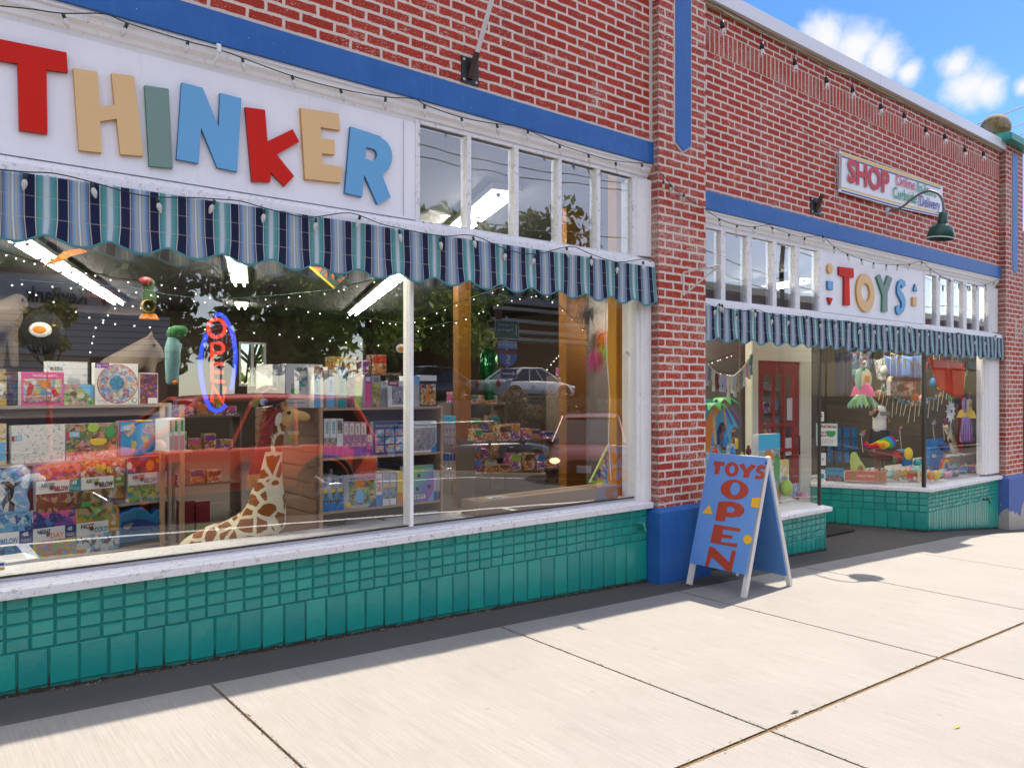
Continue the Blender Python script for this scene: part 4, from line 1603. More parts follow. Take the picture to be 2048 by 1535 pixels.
# wires over the roof and the neighbouring building at the right
wr = MB()
for k, (a, b) in enumerate((((1830, 295), (2100, 194)), ((1900, 292), (2100, 232)), ((1900, 312), (2100, 252)))):
    pa, pb = PT(a[0], a[1], 28), PT(b[0], b[1], 22)
    d = pb - pa
    tag(MB().tube([pa - d * 2, pa, pb, pb + d], .022, 6).obj('overhead_wire', paint('wire_pale', (.6, .6, .62), .4), None, pa), 'pale overhead cable crossing the sky beyond the roof, number %s from the top' % ('one', 'two', 'three')[k], 'cable', 'overhead cables')
nb = MB().box((12.95, .25, -1.5), (30, 10, 4.0))
nb2 = MB().box((12.95, .1, 1.9), (30, .25, 3.7))
nb3 = MB().box((12.95, .12, .2), (30, .25, 1.9))
thing('neighbour_shop', 'low grey neighbouring shop front beyond the far brick pillar', 'building', [('wall', nb, paint('grey_stucco', (.24, .23, .22), .8)), ('fascia', nb2, paint('grey_fascia', (.3, .29, .27), .7)), ('window', nb3, paint('dark_plum', (.05, .01, .03), .2))])

# ================================================================== A-board
A, Bq, Cq = G(1381, 1168), G(1491, 1195), G(1581, 1172)
A = V((5.0, -.245, gz(5.0)))
Bq = V((5.0, -.765, gz(5.0)))
Cq = V((5.655, -.745, gz(5.655)))
Dq = A + (Cq - Bq)
AT = (A + Dq) / 2
BT = (Bq + Cq) / 2
AT.z = BT.z = .968
wv = (Bq - A)
hw = wv.normalized()
fn_ = (AT - A)
fn_n = wv.cross(fn_).normalized()          # front normal
if fn_n.x > 0:
    fn_n = -fn_n
M_bpan = paint('board_blue_paint', (.115, .28, .62), .45, .10, 4, .05, chip=(.03, .05, .09), chipt=.71, chips=22)
M_bback = paint('board_back_blue', (.085, .23, .50), .5, .2, 4, .05, chip=(.1, .08, .05), chipt=.70, chips=10)
M_leg = paint('weathered_white_wood', (.66, .63, .58), .6, .12, 9, .2, chip=(.35, .3, .24), chipt=.7)


def leg(foot, top, inw, w=.036, d=.036):
    m = MB()
    out = (top - foot).normalized()
    side = inw.normalized()
    thk = side.cross(out).normalized()
    m.obox(foot, side * w, thk * d, top - foot, 0)
    return m


bp = []
lgs = MB()
for (fo, tp_, s) in ((A, AT, hw), (Bq, BT, -hw), (Cq, BT, -hw), (Dq, AT, hw)):
    bp.append(('leg', leg(fo, tp_ + V((0, 0, .005)), s), M_leg))


def panel(fa, fb, ta, tb, nrm, f0, o=.004, th=.01):
    """panel between the legs; f0 = fraction of the height where it starts"""
    p = [fa.lerp(ta, f0), fb.lerp(tb, f0), tb, ta]
    p = [q + nrm * o for q in p]
    m = MB()
    m.add(p + [q + nrm * th for q in p], [(0, 1, 2, 3), (7, 6, 5, 4), (0, 4, 5, 1), (1, 5, 6, 2), (2, 6, 7, 3), (3, 7, 4, 0)])
    return m


n1 = fn_n
n2 = (Cq - Dq).cross(AT - Dq).normalized()
if n2.x < 0:
    n2 = -n2
# the leg boxes are ~36 mm deep: front panel is laid on the outside
fp = panel(A, Bq - hw * .0, AT, BT, n1, .155, .034, .01)
bk_ = panel(Dq, Cq, AT, BT, n2, .10, -.03, .01)
p0 = A + n1 * .0455
paintm = flat('board_red', (.36, .045, .02), .5)
M_bred = paint('board_red_paint', (.40, .045, .018), .5, .12, 6, chip=(.45, .4, .38), chipt=.70, chips=30)
M_bylw = paint('board_yellow_paint', (.80, .44, .01), .5, .08, 6)


def zb3(pts):
    return [(1340 + x / 4.5139, 880 + y / 4.5139) for x, y in pts]


def onb(pts):
    return [PP(x, y, p0, n1) for x, y in zb3(pts)]


def ell(cx, cy, rx_, ry_, n=24, rot=0):
    return arc(cx, cy, rx_, ry_, 0, 360 * (n - 1) / n, n - 1, rot)


BL = [[[(402, 188), (494, 195), (490, 232), (455, 230), (443, 306), (398, 303), (412, 228), (392, 224)]],
      [ell(558, 262, 62, 66, 24, 8), ell(560, 262, 24, 38, 18, 8)],
      [[(622, 220), (668, 210), (690, 262), (738, 212), (776, 232), (722, 292), (712, 338), (658, 334), (668, 290)]],
      [[(866, 232), (852, 268), (830, 254), (812, 262), (818, 276), (846, 288), (856, 310), (840, 340), (806, 352), (764, 346), (776, 312), (800, 322), (818, 318), (812, 304), (784, 292), (774, 268), (788, 236), (820, 222), (846, 224)]],
      [ell(583, 445, 126, 90, 32, 6), ell(588, 436, 44, 60, 24, 10)],
      [[(440, 550), (560, 552), (630, 574), (672, 615), (668, 655), (630, 688), (560, 696), (504, 690), (492, 732), (406, 722)], [(522, 596), (556, 598), (584, 618), (582, 640), (560, 652), (508, 648)]],
      [[(400, 756), (636, 796), (630, 826), (480, 802), (472, 846), (566, 858), (560, 888), (466, 878), (460, 916), (608, 932), (602, 966), (364, 920)]],
      [[(354, 958), (398, 966), (536, 1100), (558, 992), (596, 998), (556, 1186), (512, 1178), (376, 1050), (346, 1140), (316, 1134)]]]
bw_ = []
for lp in BL:
    m = MB().prism([onb(l) for l in lp], n1 * .0015)
    bw_.append(('lettering', m, M_bred))
for lp in ([(358, 583), (382, 668), (290, 656)], [(742, 517), (818, 516), (806, 612), (732, 602)], ell(700, 894, 38, 42, 24)):
    bw_.append(('painted_shape', MB().prism(onb(lp), n1 * .0015), M_bylw))
bp.append(('front_panel', fp, M_bpan, bw_))
bp.append(('back_panel', bk_, M_bback))
hg = MB().obox(AT + V((-.012, .0, -.004)), wv, (.024, 0, 0), (0, 0, .014))
bp.append(('top_rail', hg, M_leg))
thing('sandwich_board', 'blue wooden A-frame board painted TOYS OPEN in red, standing by the blue pillar base', 'sign board', bp)

# ================================================================== shop interior helpers
M_shelf = paint('shelf_laminate', (.36, .30, .25), .5, .08, 3)
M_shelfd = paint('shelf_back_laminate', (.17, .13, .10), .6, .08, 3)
M_maple = paint('maple_laminate', (.44, .29, .17), .5, .10, 3)
M_paper = flat('paper', (.7, .69, .66), .4)
C = {}


def cm(name):
    """small palette of printed colours"""
    t = dict(white=(.72, .72, .70), black=(.015, .015, .02), navy=(.02, .05, .20), blue=(.03, .22, .55), sky=(.14, .42, .70), teal=(.02, .30, .32), green=(.05, .32, .07), lime=(.32, .52, .06),
             yellow=(.75, .52, .03), orange=(.72, .22, .02), red=(.50, .03, .02), maroon=(.16, .015, .02), pink=(.70, .10, .30), rose=(.65, .28, .34), purple=(.20, .05, .32), lilac=(.42, .30, .55),
             brown=(.14, .06, .025), tan=(.45, .30, .16), grey=(.22, .22, .22), cream=(.62, .55, .40), olive=(.20, .24, .04), ochre=(.50, .30, .04), mint=(.35, .6, .5), cyan=(.05, .45, .65), silver=(.4, .42, .44))
    if name not in C:
        C[name] = paint('print_' + name, t[name], .4, .04, 4)
    return C[name]


PAL = dict(white=(.72, .72, .70), black=(.015, .015, .02), navy=(.02, .05, .20), blue=(.03, .22, .55), sky=(.14, .42, .70), teal=(.02, .30, .32), green=(.05, .25, .05), lime=(.32, .52, .06), yellow=(.75, .52, .03),
           orange=(.72, .22, .02), red=(.50, .03, .02), maroon=(.16, .015, .02), pink=(.70, .10, .30), rose=(.65, .28, .34), purple=(.20, .05, .32), brown=(.14, .06, .025), tan=(.45, .30, .16), grey=(.22, .22, .22),
           cream=(.62, .55, .40), olive=(.20, .24, .04), cyan=(.05, .45, .65), silver=(.4, .42, .44), lilac=(.42, .30, .55), ochre=(.50, .30, .04), mint=(.35, .6, .5))


def ac(key, names, sc=45, **k):
    return art('print_art_' + key, [PAL[n] for n in names.split()], sc, **k)


class Fr:
    """upright display plane: point p0, plan direction d, facing the street"""
    def __init__(s, p0, d):
        s.p0, s.d = p0, V((d[0], d[1], 0)).normalized()
        s.n = V((s.d.y, -s.d.x, 0))

    def at(s, px, py):
        return PL(px, py, s.p0, (s.d.x, s.d.y))


def dec(frame, o, w, h, items):
    """flat print on a box front: o lower left corner, list of shapes in 0..1 coordinates"""
    parts = []
    for k, it in enumerate(items):
        kind = it[0]
        off = frame.n * (.0006 + .0006 * k)
        m = MB()
        if kind == 'rect':
            _, u0, u1, v0, v1, mt = it
            m.obox(o + frame.d * (u0 * w) + Z1 * (v0 * h) + frame.n * .0002, frame.d * ((u1 - u0) * w), Z1 * ((v1 - v0) * h), off)
            nm = 'printed_panel'
        elif kind == 'disc':
            _, u, v, ru, rv, mt = it
            lp = [o + frame.d * ((u + ru * math.cos(t)) * w) + Z1 * ((v + rv * math.sin(t)) * h) + frame.n * .0002 for t in [2 * math.pi * i / 28 for i in range(28)]]
            m.prism(lp, off)
            nm = 'printed_disc'
        elif kind == 'poly':
            _, pts, mt = it
            m.prism([o + frame.d * (u * w) + Z1 * (v * h) + frame.n * .0002 for u, v in pts], off)
            nm = 'printed_shape'
        else:
            _, s, u, v, hh, ww, mt = it[:7]
            m = fit_text(s, o + frame.d * (u * w) + Z1 * (v * h) + off, frame.d, Z1, hh * h, ww * w, bold=it[7] if len(it) > 7 else .02, depth=.0008)
            nm = 'lettering'
        parts.append((nm, m, cm(mt) if isinstance(mt, str) else mt))
    return parts


def bx(frame, px0, px1, yt, zb, cover, label, items=(), dep=.055, back=.0, name='puzzle_box', cat='puzzle', group=None, side='white', lean=0, yb=None):
    a, b = frame.at(px0, yt), frame.at(px1, yt)
    if yb is not None:
        zb = frame.at(px0, yb).z
    w = (b - a).length
    h = a.z - zb
    o = V((a.x, a.y, zb)) - frame.n * back
    m = MB()
    m.obox(o, frame.d * w, -frame.n * dep, Z1 * h, 0)
    m.add([o + frame.n * .0001, o + frame.d * w + frame.n * .0001, o + frame.d * w + Z1 * h + frame.n * .0001, o + Z1 * h + frame.n * .0001], [(0, 1, 2, 3)], 1)
    its = dec(frame, o, w, h, items)
    cmat = cover if not isinstance(cover, str) else cm(cover)
    return thing(name, label, cat, [('carton', m, [cm(side) if isinstance(side, str) else side, cmat])] + its, group, bevel=.0015)


def soft(mb, name, mat, base=None, vox=.012, it=4, parent=None):
    o = mb.obj(name, mat, parent, base)
    r = o.modifiers.new('join', 'REMESH')
    r.mode = 'VOXEL'
    r.voxel_size = vox
    r.use_smooth_shade = True
    s = o.modifiers.new('smooth', 'SMOOTH')
    s.factor = .5
    s.iterations = it
    dg = bpy.context.evaluated_depsgraph_get()
    me = bpy.data.meshes.new_from_object(o.evaluated_get(dg))
    old = o.data
    o.modifiers.clear()
    o.data = me
    for p in me.polygons:
        p.use_smooth = True
    bpy.data.meshes.remove(old)
    return o


def softthing(name, label, cat, body, mat, parts=(), group=None, vox=.012, it=4):
    base = bbase([body])
    if not parts:
        return tag(soft(body, name, mat, base, vox, it), label, cat, group)
    root = bpy.data.objects.new(name, None)
    COL.objects.link(root)
    root.location = base
    root['base'] = tuple(base)
    tag(root, label, cat, group)
    soft(body, 'body', mat, base, vox, it, root)
    for p in parts:
        add_part(root, p, base)
    return root


# ---- bookcase with puzzles, left
F1 = Fr((.749, 1.356), (.982, .188))
ZS1 = [1.405, 1.055, .745, .452, .13]
re_ = F1.at(336, 900)
le_ = F1.at(-160, 900)
LN = (re_ - le_).length
o1 = V((le_.x, le_.y, 0))
parts = []
for z in ZS1:
    parts.append(('shelf', MB().obox(o1 + Z1 * (z - .018), F1.d * LN, -F1.n * .30, Z1 * .018), M_shelf))
for (s, t) in ((-.02, .02), (LN, .022)):
    parts.append(('side_panel', MB().obox(o1 + F1.d * s + F1.n * .004, F1.d * t, -F1.n * .32, Z1 * 1.412), M_shelf))
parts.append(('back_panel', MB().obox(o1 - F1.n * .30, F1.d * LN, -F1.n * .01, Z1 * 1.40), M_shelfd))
parts.append(('dark_top_rail', MB().obox(o1 + Z1 * 1.33 - F1.n * .02, F1.d * LN, -F1.n * .012, Z1 * .055), M_shelfd))  # dark laminate rail set back under the top shelf
thing('bookcase', 'beige laminate bookcase full of children\'s puzzles behind the left window', 'bookcase', parts)
z0, z1, z2, z3, z4_ = ZS1
zz = lambda z: z + .001
ab = ('rect', .0, 1, .36, .64, 'white')


def abp(word, pal, wc, bc, side, bw_col):
    return [('rect', 0, 1, 0, .40, pal), ('rect', 0, .74, .38, .64, 'white'), ('rect', .74, 1, .38, .64, side), ('txt', word, .10, .52, .085, .30, wc, .03), ('txt', bw_col[0], .40, .42, .10, .32, bw_col[1], .03),
            ('txt', '48', .79, .53, .075, .12, 'white', .03), ('txt', 'PUZZLE', .78, .42, .05, .18, 'white', .0), ('disc', .34, .50, .05, .045, 'brown')]


bx(F1, -30, 13, 848, z1, ac('c100y', 'yellow cream orange white', 40), 'yellow puzzle box at the far left end of the second shelf, partly out of view', [('rect', .1, .95, .1, .55, 'sky'), ('txt', '100', .75, .66, .12, .2, 'white')])
bx(F1, 23, 130, 851, z1, ac('animals', 'brown olive white teal black white red grey', 38, bg=(.72, .72, .70), bgt=.30), 'white puzzle box scattered with tiny animals, numbered 100', [('rect', .0, .19, .60, .73, 'sky'), ('rect', 0, .05, .60, .73, 'red'), ('txt', '100', .065, .62, .085, .11, 'white')])
bx(F1, 132, 234, 848, z1, ac('garden', 'olive green brown tan black green orange rose', 34), 'dark green puzzle box with trees, birds and a yellow carriage, numbered 100',
   [('rect', 0, 1, 0, .22, ac('garden2', 'rose orange red cream', 40)), ('rect', .01, .26, .62, .79, 'sky'), ('rect', 0, .06, .62, .79, 'red'), ('txt', '100', .08, .66, .1, .15, 'white'), ('disc', .52, .88, .11, .12, 'lime'), ('disc', .86, .75, .09, .17, 'green'), ('disc', .62, .48, .17, .10, 'yellow'), ('rect', .46, .78, .44, .56, 'yellow'), ('disc', .93, .08, .045, .06, 'cream')])
bx(F1, 238, 328, 841, z1, 'red', 'world map puzzle box in blue, right end of the second shelf',
   [('rect', .03, .97, .04, .97, 'blue'), ('rect', .03, .97, .04, .97, paint('map_sea', (.02, .26, .56), .4, .2, 12)), ('poly', [(.08, .85), (.30, .92), (.36, .8), (.28, .62), (.20, .55), (.10, .68)], ac('land1', 'rose orange yellow white', 70)),
    ('poly', [(.26, .46), (.36, .42), (.38, .32), (.31, .12), (.27, .22)], ac('land2', 'lime yellow orange', 70)), ('poly', [(.50, .58), (.62, .60), (.66, .42), (.60, .2), (.55, .26), (.52, .42), (.47, .48)], ac('land3', 'yellow orange red lime', 70)),
    ('poly', [(.50, .72), (.60, .90), (.90, .92), (.96, .74), (.82, .56), (.72, .48), (.66, .62), (.54, .62)], ac('land4', 'pink yellow rose lime purple', 70)), ('poly', [(.82, .30), (.92, .32), (.93, .2), (.84, .2)], 'yellow'),
    ('rect', .03, .25, .70, .84, 'sky'), ('txt', '100', .10, .73, .08, .12, 'white'), ('disc', .92, .12, .055, .07, 'cream'), ('rect', .36, .72, .955, 1, 'yellow')])
# third shelf
bx(F1, -40, -6, 930, z2, 'navy', 'navy puzzle box at the very left end of the third shelf', [('rect', .2, .9, .3, .7, 'sky')])
bx(F1, 72, 161, 929, z2, ac('dino', 'orange red rose brown purple orange', 30), 'orange and brown dinosaur puzzle box reading ABOVE BELOW, left of three', abp('ABOVE', ac('dinob', 'brown maroon tan brown', 26), 'teal', 'red', 'teal', ('BELOW', 'maroon')))
bx(F1, 162, 249, 922, z2, ac('bunny', 'orange yellow rose white brown red', 30), 'ABOVE BELOW puzzle box with sunflowers and rabbits, middle of three', abp('ABOVE', ac('bunnyb', 'brown olive tan brown black', 22), 'olive', 'red', 'olive', ('BELOW', 'black')) + [('disc', .5, .85, .06, .07, 'yellow'), ('disc', .62, .78, .05, .06, 'yellow'), ('rect', 0, .2, .02, .12, 'green')])
bx(F1, 256, 334, 915, z2, ac('space', 'maroon purple red maroon', 10), 'ABOVE BELOW puzzle box with planets over the savanna, right of three',
   abp('ABOVE', ac('spaceb', 'lime green sky yellow teal olive', 34), 'red', 'red', 'lilac', ('BELOW', 'teal')) + [('disc', .55, .80, .10, .12, 'orange'), ('disc', .03, .82, .06, .08, 'white'), ('disc', .28, .84, .05, .06, 'red'), ('disc', .14, .72, .05, .05, 'pink'), ('disc', .78, .90, .08, .05, 'ochre')])
# bottom shelf row
bx(F1, -44, 65, 1034, z3, ac('sea', 'sky blue cyan navy white sky', 26), 'blue ocean puzzle box reading BELOW with birds over the sea on the fourth shelf', abp('', ac('seab', 'cyan teal blue navy', 40), 'blue', 'navy', 'navy', ('BELOW', 'blue')))
bx(F1, 66, 151, 1022, z3, ac('night', 'purple navy blue pink navy', 16), 'NIGHT DAY puzzle box with purple mountains above green fields', abp('NIGHT', ac('nightb', 'lime sky orange yellow lilac'.replace('lilac', 'rose'), 34), 'navy', 'red', 'navy', ('DAY', 'orange')))
bx(F1, 153, 238, 1012, z3, ac('hot', 'olive lime brown orange green tan', 26), 'HOT COLD puzzle box with jungle above snow', abp('HOT', ac('cold', 'white sky white brown teal white', 26), 'brown', 'red', 'ochre', ('COLD', 'teal')) + [('rect', .01, .18, .01, .10, 'orange'), ('disc', .27, .05, .05, .035, 'white')])


def shaped(frame, pts, lab, cover, name, cat, dep=.09, items=(), rim='blue', back=0):
    """box with a cut outline traced in the picture plane of its shelf"""
    lp = [frame.at(x, y) - frame.n * back for x, y in pts]
    m = MB().prism(lp, -frame.n * dep, 0)
    f = MB()
    c = sum(lp, V((0, 0, 0))) / len(lp)
    f.prism([c + (p - c) * .93 + frame.n * .001 for p in lp], frame.n * .001)
    ps = [('carton', m, cm(rim)), ('printed_panel', f, cover)]
    for it in items:
        q = MB().prism([frame.at(x, y) + frame.n * .003 - frame.n * back for x, y in it[0]], frame.n * .001)
        ps.append(('printed_shape', q, cm(it[1]) if isinstance(it[1], str) else it[1]))
    return thing(name, lab, cat, ps)


zy = lambda L: [(x / 3.743, 780 + y / 3.743) for x, y in L]
shaped(F1, zy([(-60, 640), (0, 590), (60, 610), (110, 590), (190, 560), (228, 600), (222, 700), (200, 780), (225, 850), (215, 905), (-60, 935)]), 'pale blue whale-tail shaped puzzle box with black and white orcas', ac('orcabg', 'sky white sky blue white', 20), 'shaped_puzzle_box', 'puzzle',
       items=[(zy([(5, 690), (60, 680), (110, 720), (95, 800), (40, 850), (20, 905), (10, 840), (50, 770), (30, 730)]), 'black'), (zy([(40, 760), (70, 740), (80, 800), (50, 830)]), 'white'), (zy([(110, 690), (165, 670), (150, 700), (100, 730)]), 'black'), (zy([(70, 820), (110, 850), (105, 905), (60, 905)]), 'black')], rim='sky')
shaped(F1, zy([(893, 925), (960, 905), (1010, 880), (1070, 875), (1140, 940), (1185, 890), (1222, 905), (1222, 990), (1232, 1050), (1228, 1090), (1000, 1130), (893, 1140)]), 'dark blue shark-shaped puzzle box on the right of the fourth shelf', paint('shark_sea', (.015, .16, .30), .4, .3, 14), 'shaped_puzzle_box', 'puzzle',
       items=[(zy([(905, 990), (1040, 960), (1110, 970), (1180, 1000), (1205, 930), (1218, 1040), (1130, 1020), (1150, 1060), (1100, 1030), (960, 1055), (915, 1040)]), 'navy'), (zy([(915, 1010), (980, 985), (1000, 995), (960, 1040), (920, 1035)]), 'white')], rim='blue')
# books to the right of the bookcase
FG = Fr((XY(352, 1.25), 1.25), (.982, .188))
for k, (a, b) in enumerate(((338.5, 345), (347, 357.5), (359, 369.5))):
    bx(FG, a, b, 838 - k, FG.at(352, 905).z, 'white', 'upright white game box with green title on the spine beside the bookcase', [('rect', .1, .9, .0, .5, 'rose'), ('rect', .25, .75, .62, .95, 'green')], dep=.2, name='game_box', cat='board game', group='white game boxes beside the bookcase')
rk = MB().tube([FG.at(345, 560), FG.at(345, 1130)], .01, 6)
for y, nm in ((906, 'a'),):
    sh = MB().obox(FG.at(336, y) - FG.n * .22, FG.d * .16, FG.n * .24, Z1 * .012)
    thing('display_shelf', 'small wooden side shelf carrying upright white game boxes right of the bookcase', 'shelf', [('shelf', sh, M_maple), ('post', MB().obox(V((FG.at(352, 900).x - .04, FG.at(352, 900).y + .22, 0)), FG.d * .03, -FG.n * .02, Z1 * 1.4), M_maple), ('post', MB().obox(V((FG.at(352, 900).x + .09, FG.at(352, 900).y + .22, 0)), FG.d * .03, -FG.n * .02, Z1 * 1.4), M_maple)])

# top of the bookcase
zt0 = z0
bx(F1, -20, 13, 737, zt0, ac('topleft', 'grey white black yellow', 40), 'grey and yellow game box at the left end of the bookcase top', [('rect', 0, 1, 0, .2, 'ochre'), ('rect', .2, .8, .3, .4, 'white'), ('rect', .2, .8, .5, .6, 'white')])
bx(F1, 15, 40, 742, zt0, ac('topdark', 'black navy grey maroon', 40), 'dark narrow box beside the pink tropical birds puzzle', [], back=.06)
bx(F1, 42, 128, 743, zt0, 'pink', 'pink puzzle box of tropical birds', [('rect', .06, .94, .10, .80, ac('birds', 'sky blue orange red yellow white sky lime', 34)), ('poly', [(.12, .45), (.2, .7), (.3, .6), (.24, .35), (.14, .28)], 'red'), ('poly', [(.68, .45), (.80, .5), (.88, .3), (.78, .2)], 'red'), ('poly', [(.36, .72), (.5, .78), (.66, .6), (.5, .5), (.44, .62)], 'orange'),
    ('rect', .06, .94, .10, .26, ac('birdsflowers', 'pink green white maroon rose', 60)), ('txt', 'TROPICAL BIRDS', .24, .86, .065, .58, 'white', .02)])
bx(F1, 108, 190, 721, zt0, ac('worldbox', 'white grey white sky white', 24, bg=(.6, .6, .6), bgt=.25), 'tall grey boxed puzzle standing behind the pink birds box', [('txt', 'PUZZLE', .08, .8, .07, .3, 'black'), ('rect', .5, .8, .28, .40, 'silver'), ('rect', .5, .8, .5, .62, 'silver')], back=.12)
bx(F1, 129, 187, 768, zt0, ac('forest', 'lime cream green tan rose', 30), 'small pale green fairytale puzzle box between the pink and the round puzzle', [('poly', [(.45, 1), (1, .95), (1, .3), (.75, .6)], 'sky'), ('disc', .3, .55, .12, .12, 'brown'), ('disc', .55, .45, .13, .13, 'cream'), ('disc', .87, .12, .06, .1, 'green')])
bx(F1, 190, 276, 725, zt0, 'white', 'square white box with a large round animal puzzle picture',
   [('rect', 0, .32, .88, 1, 'purple'), ('disc', .52, .50, .475, .475, 'red'), ('disc', .52, .50, .46, .46, ac('round', 'sky white sky yellow red blue white rose', 50)), ('disc', .50, .52, .17, .17, ac('round2', 'sky blue cyan navy'.replace('cyan', 'teal'), 70)), ('txt', '36', .03, .90, .06, .10, 'white'), ('txt', 'GIANT', .15, .93, .03, .14, 'white'), ('txt', 'The World', .05, .08, .04, .22, 'red', .0), ('disc', .91, .10, .06, .06, 'green'), ('disc', .91, .10, .045, .045, 'white')])
bx(F1, 283, 320, 745, zt0, ac('darkp', 'maroon navy orange purple black', 50), 'small dark framed picture box at the right end of the bookcase top', [('rect', .0, .03, 0, 1, 'white'), ('rect', .97, 1, 0, 1, 'white'), ('rect', 0, 1, .97, 1, 'white'), ('rect', .45, .95, .02, .20, 'white')], back=.03)
# lowest visible row
FB = Fr((.70, 1.02), (.982, .188))
bx(FB, -40, 78, 1133, z4_, 'silver', 'low pale puzzle box lettered Ravensburger Puzzle 3+ at the foot of the bookcase', [('rect', 0, 1, 0, .5, ac('yellowart', 'yellow orange cream white', 20)), ('txt', 'Ravensburger Puzzle', -.12 + .14, .78, .08, .80, 'navy', .0), ('txt', '3+', .88, .78, .07, .07, 'red', .0)], dep=.25, yb=1240)


def tin(px, py, r, lab, cols, Fm, name='round_tin', th=.08, tilt=.2):
    c = Fm.at(px, py)
    ax = (Fm.n + Z1 * tilt).normalized()
    m = MB().lathe(c - ax * th, [(0, 0), (r, 0), (r, th), (r * .94, th + .004), (0, th + .004)], 32, ax)
    f = MB().lathe(c, [(r * .9, .005), (r * .9, .0075), (0, .0075)], 32, ax)
    return thing(name, lab, 'puzzle tin', [('tin', m, cm(cols[0])), ('printed_disc', f, cols[1])])


tin(124, 1150, .10, 'round tin with a rose and white lid on the floor of the bookcase', ('red', ac('tin1', 'rose white cream green', 30)), F1)
tin(200, 1136, .12, 'green rimmed round tin with a pale birds picture', ('teal', ac('tin2', 'white rose teal white', 30)), F1)
shaped(F1, zy([(930, 1290), (930, 1235), (960, 1215), (1080, 1205), (1090, 1190), (1190, 1190), (1220, 1240), (1215, 1290)]), 'blue fire engine shaped box with red ladder', ac('truck', 'blue navy red blue', 18), 'shaped_puzzle_box', 'puzzle', items=[(zy([(985, 1265), (1070, 1212), (1090, 1225), (1010, 1275)]), 'red'), (zy([(1125, 1200), (1180, 1200), (1195, 1240), (1125, 1245)]), 'sky')], rim='navy')

# ---- slatwall unit to the right of the giraffe
F2 = Fr((2.17, .46), (1, 0))
XA, XB2, XC = XY(639, .46), XY(880.5, .46), 0
ZT2 = [1.385, 1.055, .705, .36]
ZT2 = [P(700, 814.5, .46).z, P(642, 916, .46).z, P(642, 1023.5, .46).z, P(642, 1080, .46).z]
parts = []
for z in ZT2 + [.14]:
    parts.append(('shelf', MB().box((XA + .02, .46, z - .018), (XB2, .80, z)), M_maple))
parts.append(('end_panel', MB().box((XA, .452, 0), (XA + .02, .80, ZT2[0] + .002)), M_maple))
parts.append(('end_panel', MB().box((XB2, .452, 0), (XB2 + .02, .80, ZT2[0] + .002)), M_maple))
parts.append(('back_panel', MB().box((XA + .02, .79, 0), (XB2, .8, ZT2[0])), M_shelfd))
sw = MB()
for k in range(13):
    sw.box((XA - .012, .475, .10 + k * .1), (XA - .001, 1.55, .192 + k * .1))
parts.append(('slatwall_panel', sw, paint('slatwall_brown', (.20, .125, .085), .5, .1, 3)))
parts.append(('slatwall_core', MB().box((XA - .001, .80, 0), (XA + .03, 1.55, 1.395)), M_shelfd))
thing('display_gondola', 'maple shop shelving unit with a brown slatwall side behind the giraffe', 'shelving', parts)
zA, zB, zC, zD = ZT2
F2b = Fr((2.17, .58), (1, 0))
for k, (a, b) in enumerate(((545, 557), (559, 571))):
    bx(F2b, a, b, 728, zA, 'silver', 'tall white box standing edge-on, left of the marble run game', [('rect', .3, .6, .3, .6, 'grey')], dep=.28, name='game_box', cat='board game', group='white marble run boxes')
bx(F2b, 572, 645, 727, zA, 'white', 'white marble run game box lettered GRAVI on top of the maple shelving', [('rect', .14, .42, .38, .55, 'silver'), ('disc', .5, .60, .3, .12, ac('gravi', 'white silver grey teal white'.replace('silver', 'sky'), 40)), ('disc', .22, .38, .09, .07, 'green'), ('txt', 'GRAVI', .28, .84, .075, .36, 'black', .03), ('rect', .28, .72, .80, .815, 'lime'), ('rect', .08, .5, .1, .13, 'silver'), ('rect', .08, .5, .19, .22, 'silver')], dep=.08)
SP = [(629.5, 641, 733, 'sky', 'orange', '1000', 'blue puzzle box with orange top, first spine beside the marble run box'), (642, 648, 735, 'white', 'red', '', 'thin white puzzle spine right of the first blue spine'), (656.5, 670, 733, 'sky', 'orange', '1000', 'blue puzzle box with orange top, second spine'),
      (677, 693, 734, 'teal', 'blue', '1000', 'teal puzzle box with blue top, third wide spine'), (695, 709, 739, ac('spine4', 'maroon purple grey black', 60), 'black', '', 'dark purple patterned puzzle spine'),
      (711.5, 724, 749, 'lime', 'orange', '', 'lime green puzzle spine with orange top'), (730.5, 744, 749, 'pink', 'purple', '', 'magenta puzzle box spine beside the floral one'), (746, 762, 751, ac('spine7', 'green rose yellow brown lime', 60), 'silver', '', 'floral puzzle spine right of the magenta one'), (764, 775, 762, 'grey', 'silver', '', 'grey puzzle spine left of the ink drawing box')]
for a, b, yt, c1, c2, tx_, lab in SP:
    bx(F2, a, b, yt, zA, c1, lab, [('rect', 0, 1, .76, 1, c2), ('rect', .15, .85, .80, .94, 'white' if c2 != 'silver' else 'grey')] + ([('txt', tx_[0], .3, .60, .06, .4, 'navy'), ('txt', tx_[1:2], .3, .53, .06, .4, 'navy'), ('txt', '0', .3, .46, .06, .4, 'navy'), ('txt', '0', .3, .39, .06, .4, 'navy')] if tx_ else []), dep=.24, back=.01)
bx(F2, 776, 811, 761, zA, 'white', 'white puzzle box with a purple and grey ink drawing', [('rect', .22, 1, .08, .80, ac('ink', 'white purple grey black white', 80)), ('rect', 0, .6, .8, 1, 'maroon'), ('rect', .1, .5, .86, .94, 'rose')], dep=.05)
bx(F2, 827.5, 838.5, 751, zA, 'silver', 'thin silver blue spine against the mullion', [('rect', 0, 1, .74, 1, 'sky')], dep=.2)
bx(F2, 839, 873, 750, zA, 'black', 'black puzzle box with orange folk art figures', [('rect', .05, .95, .05, .72, ac('folk', 'orange black white yellow orange black', 50)), ('disc', .5, .55, .12, .12, 'orange'), ('rect', .35, .65, .15, .4, 'orange'), ('rect', 0, 1, .82, 1, 'white')], dep=.05)
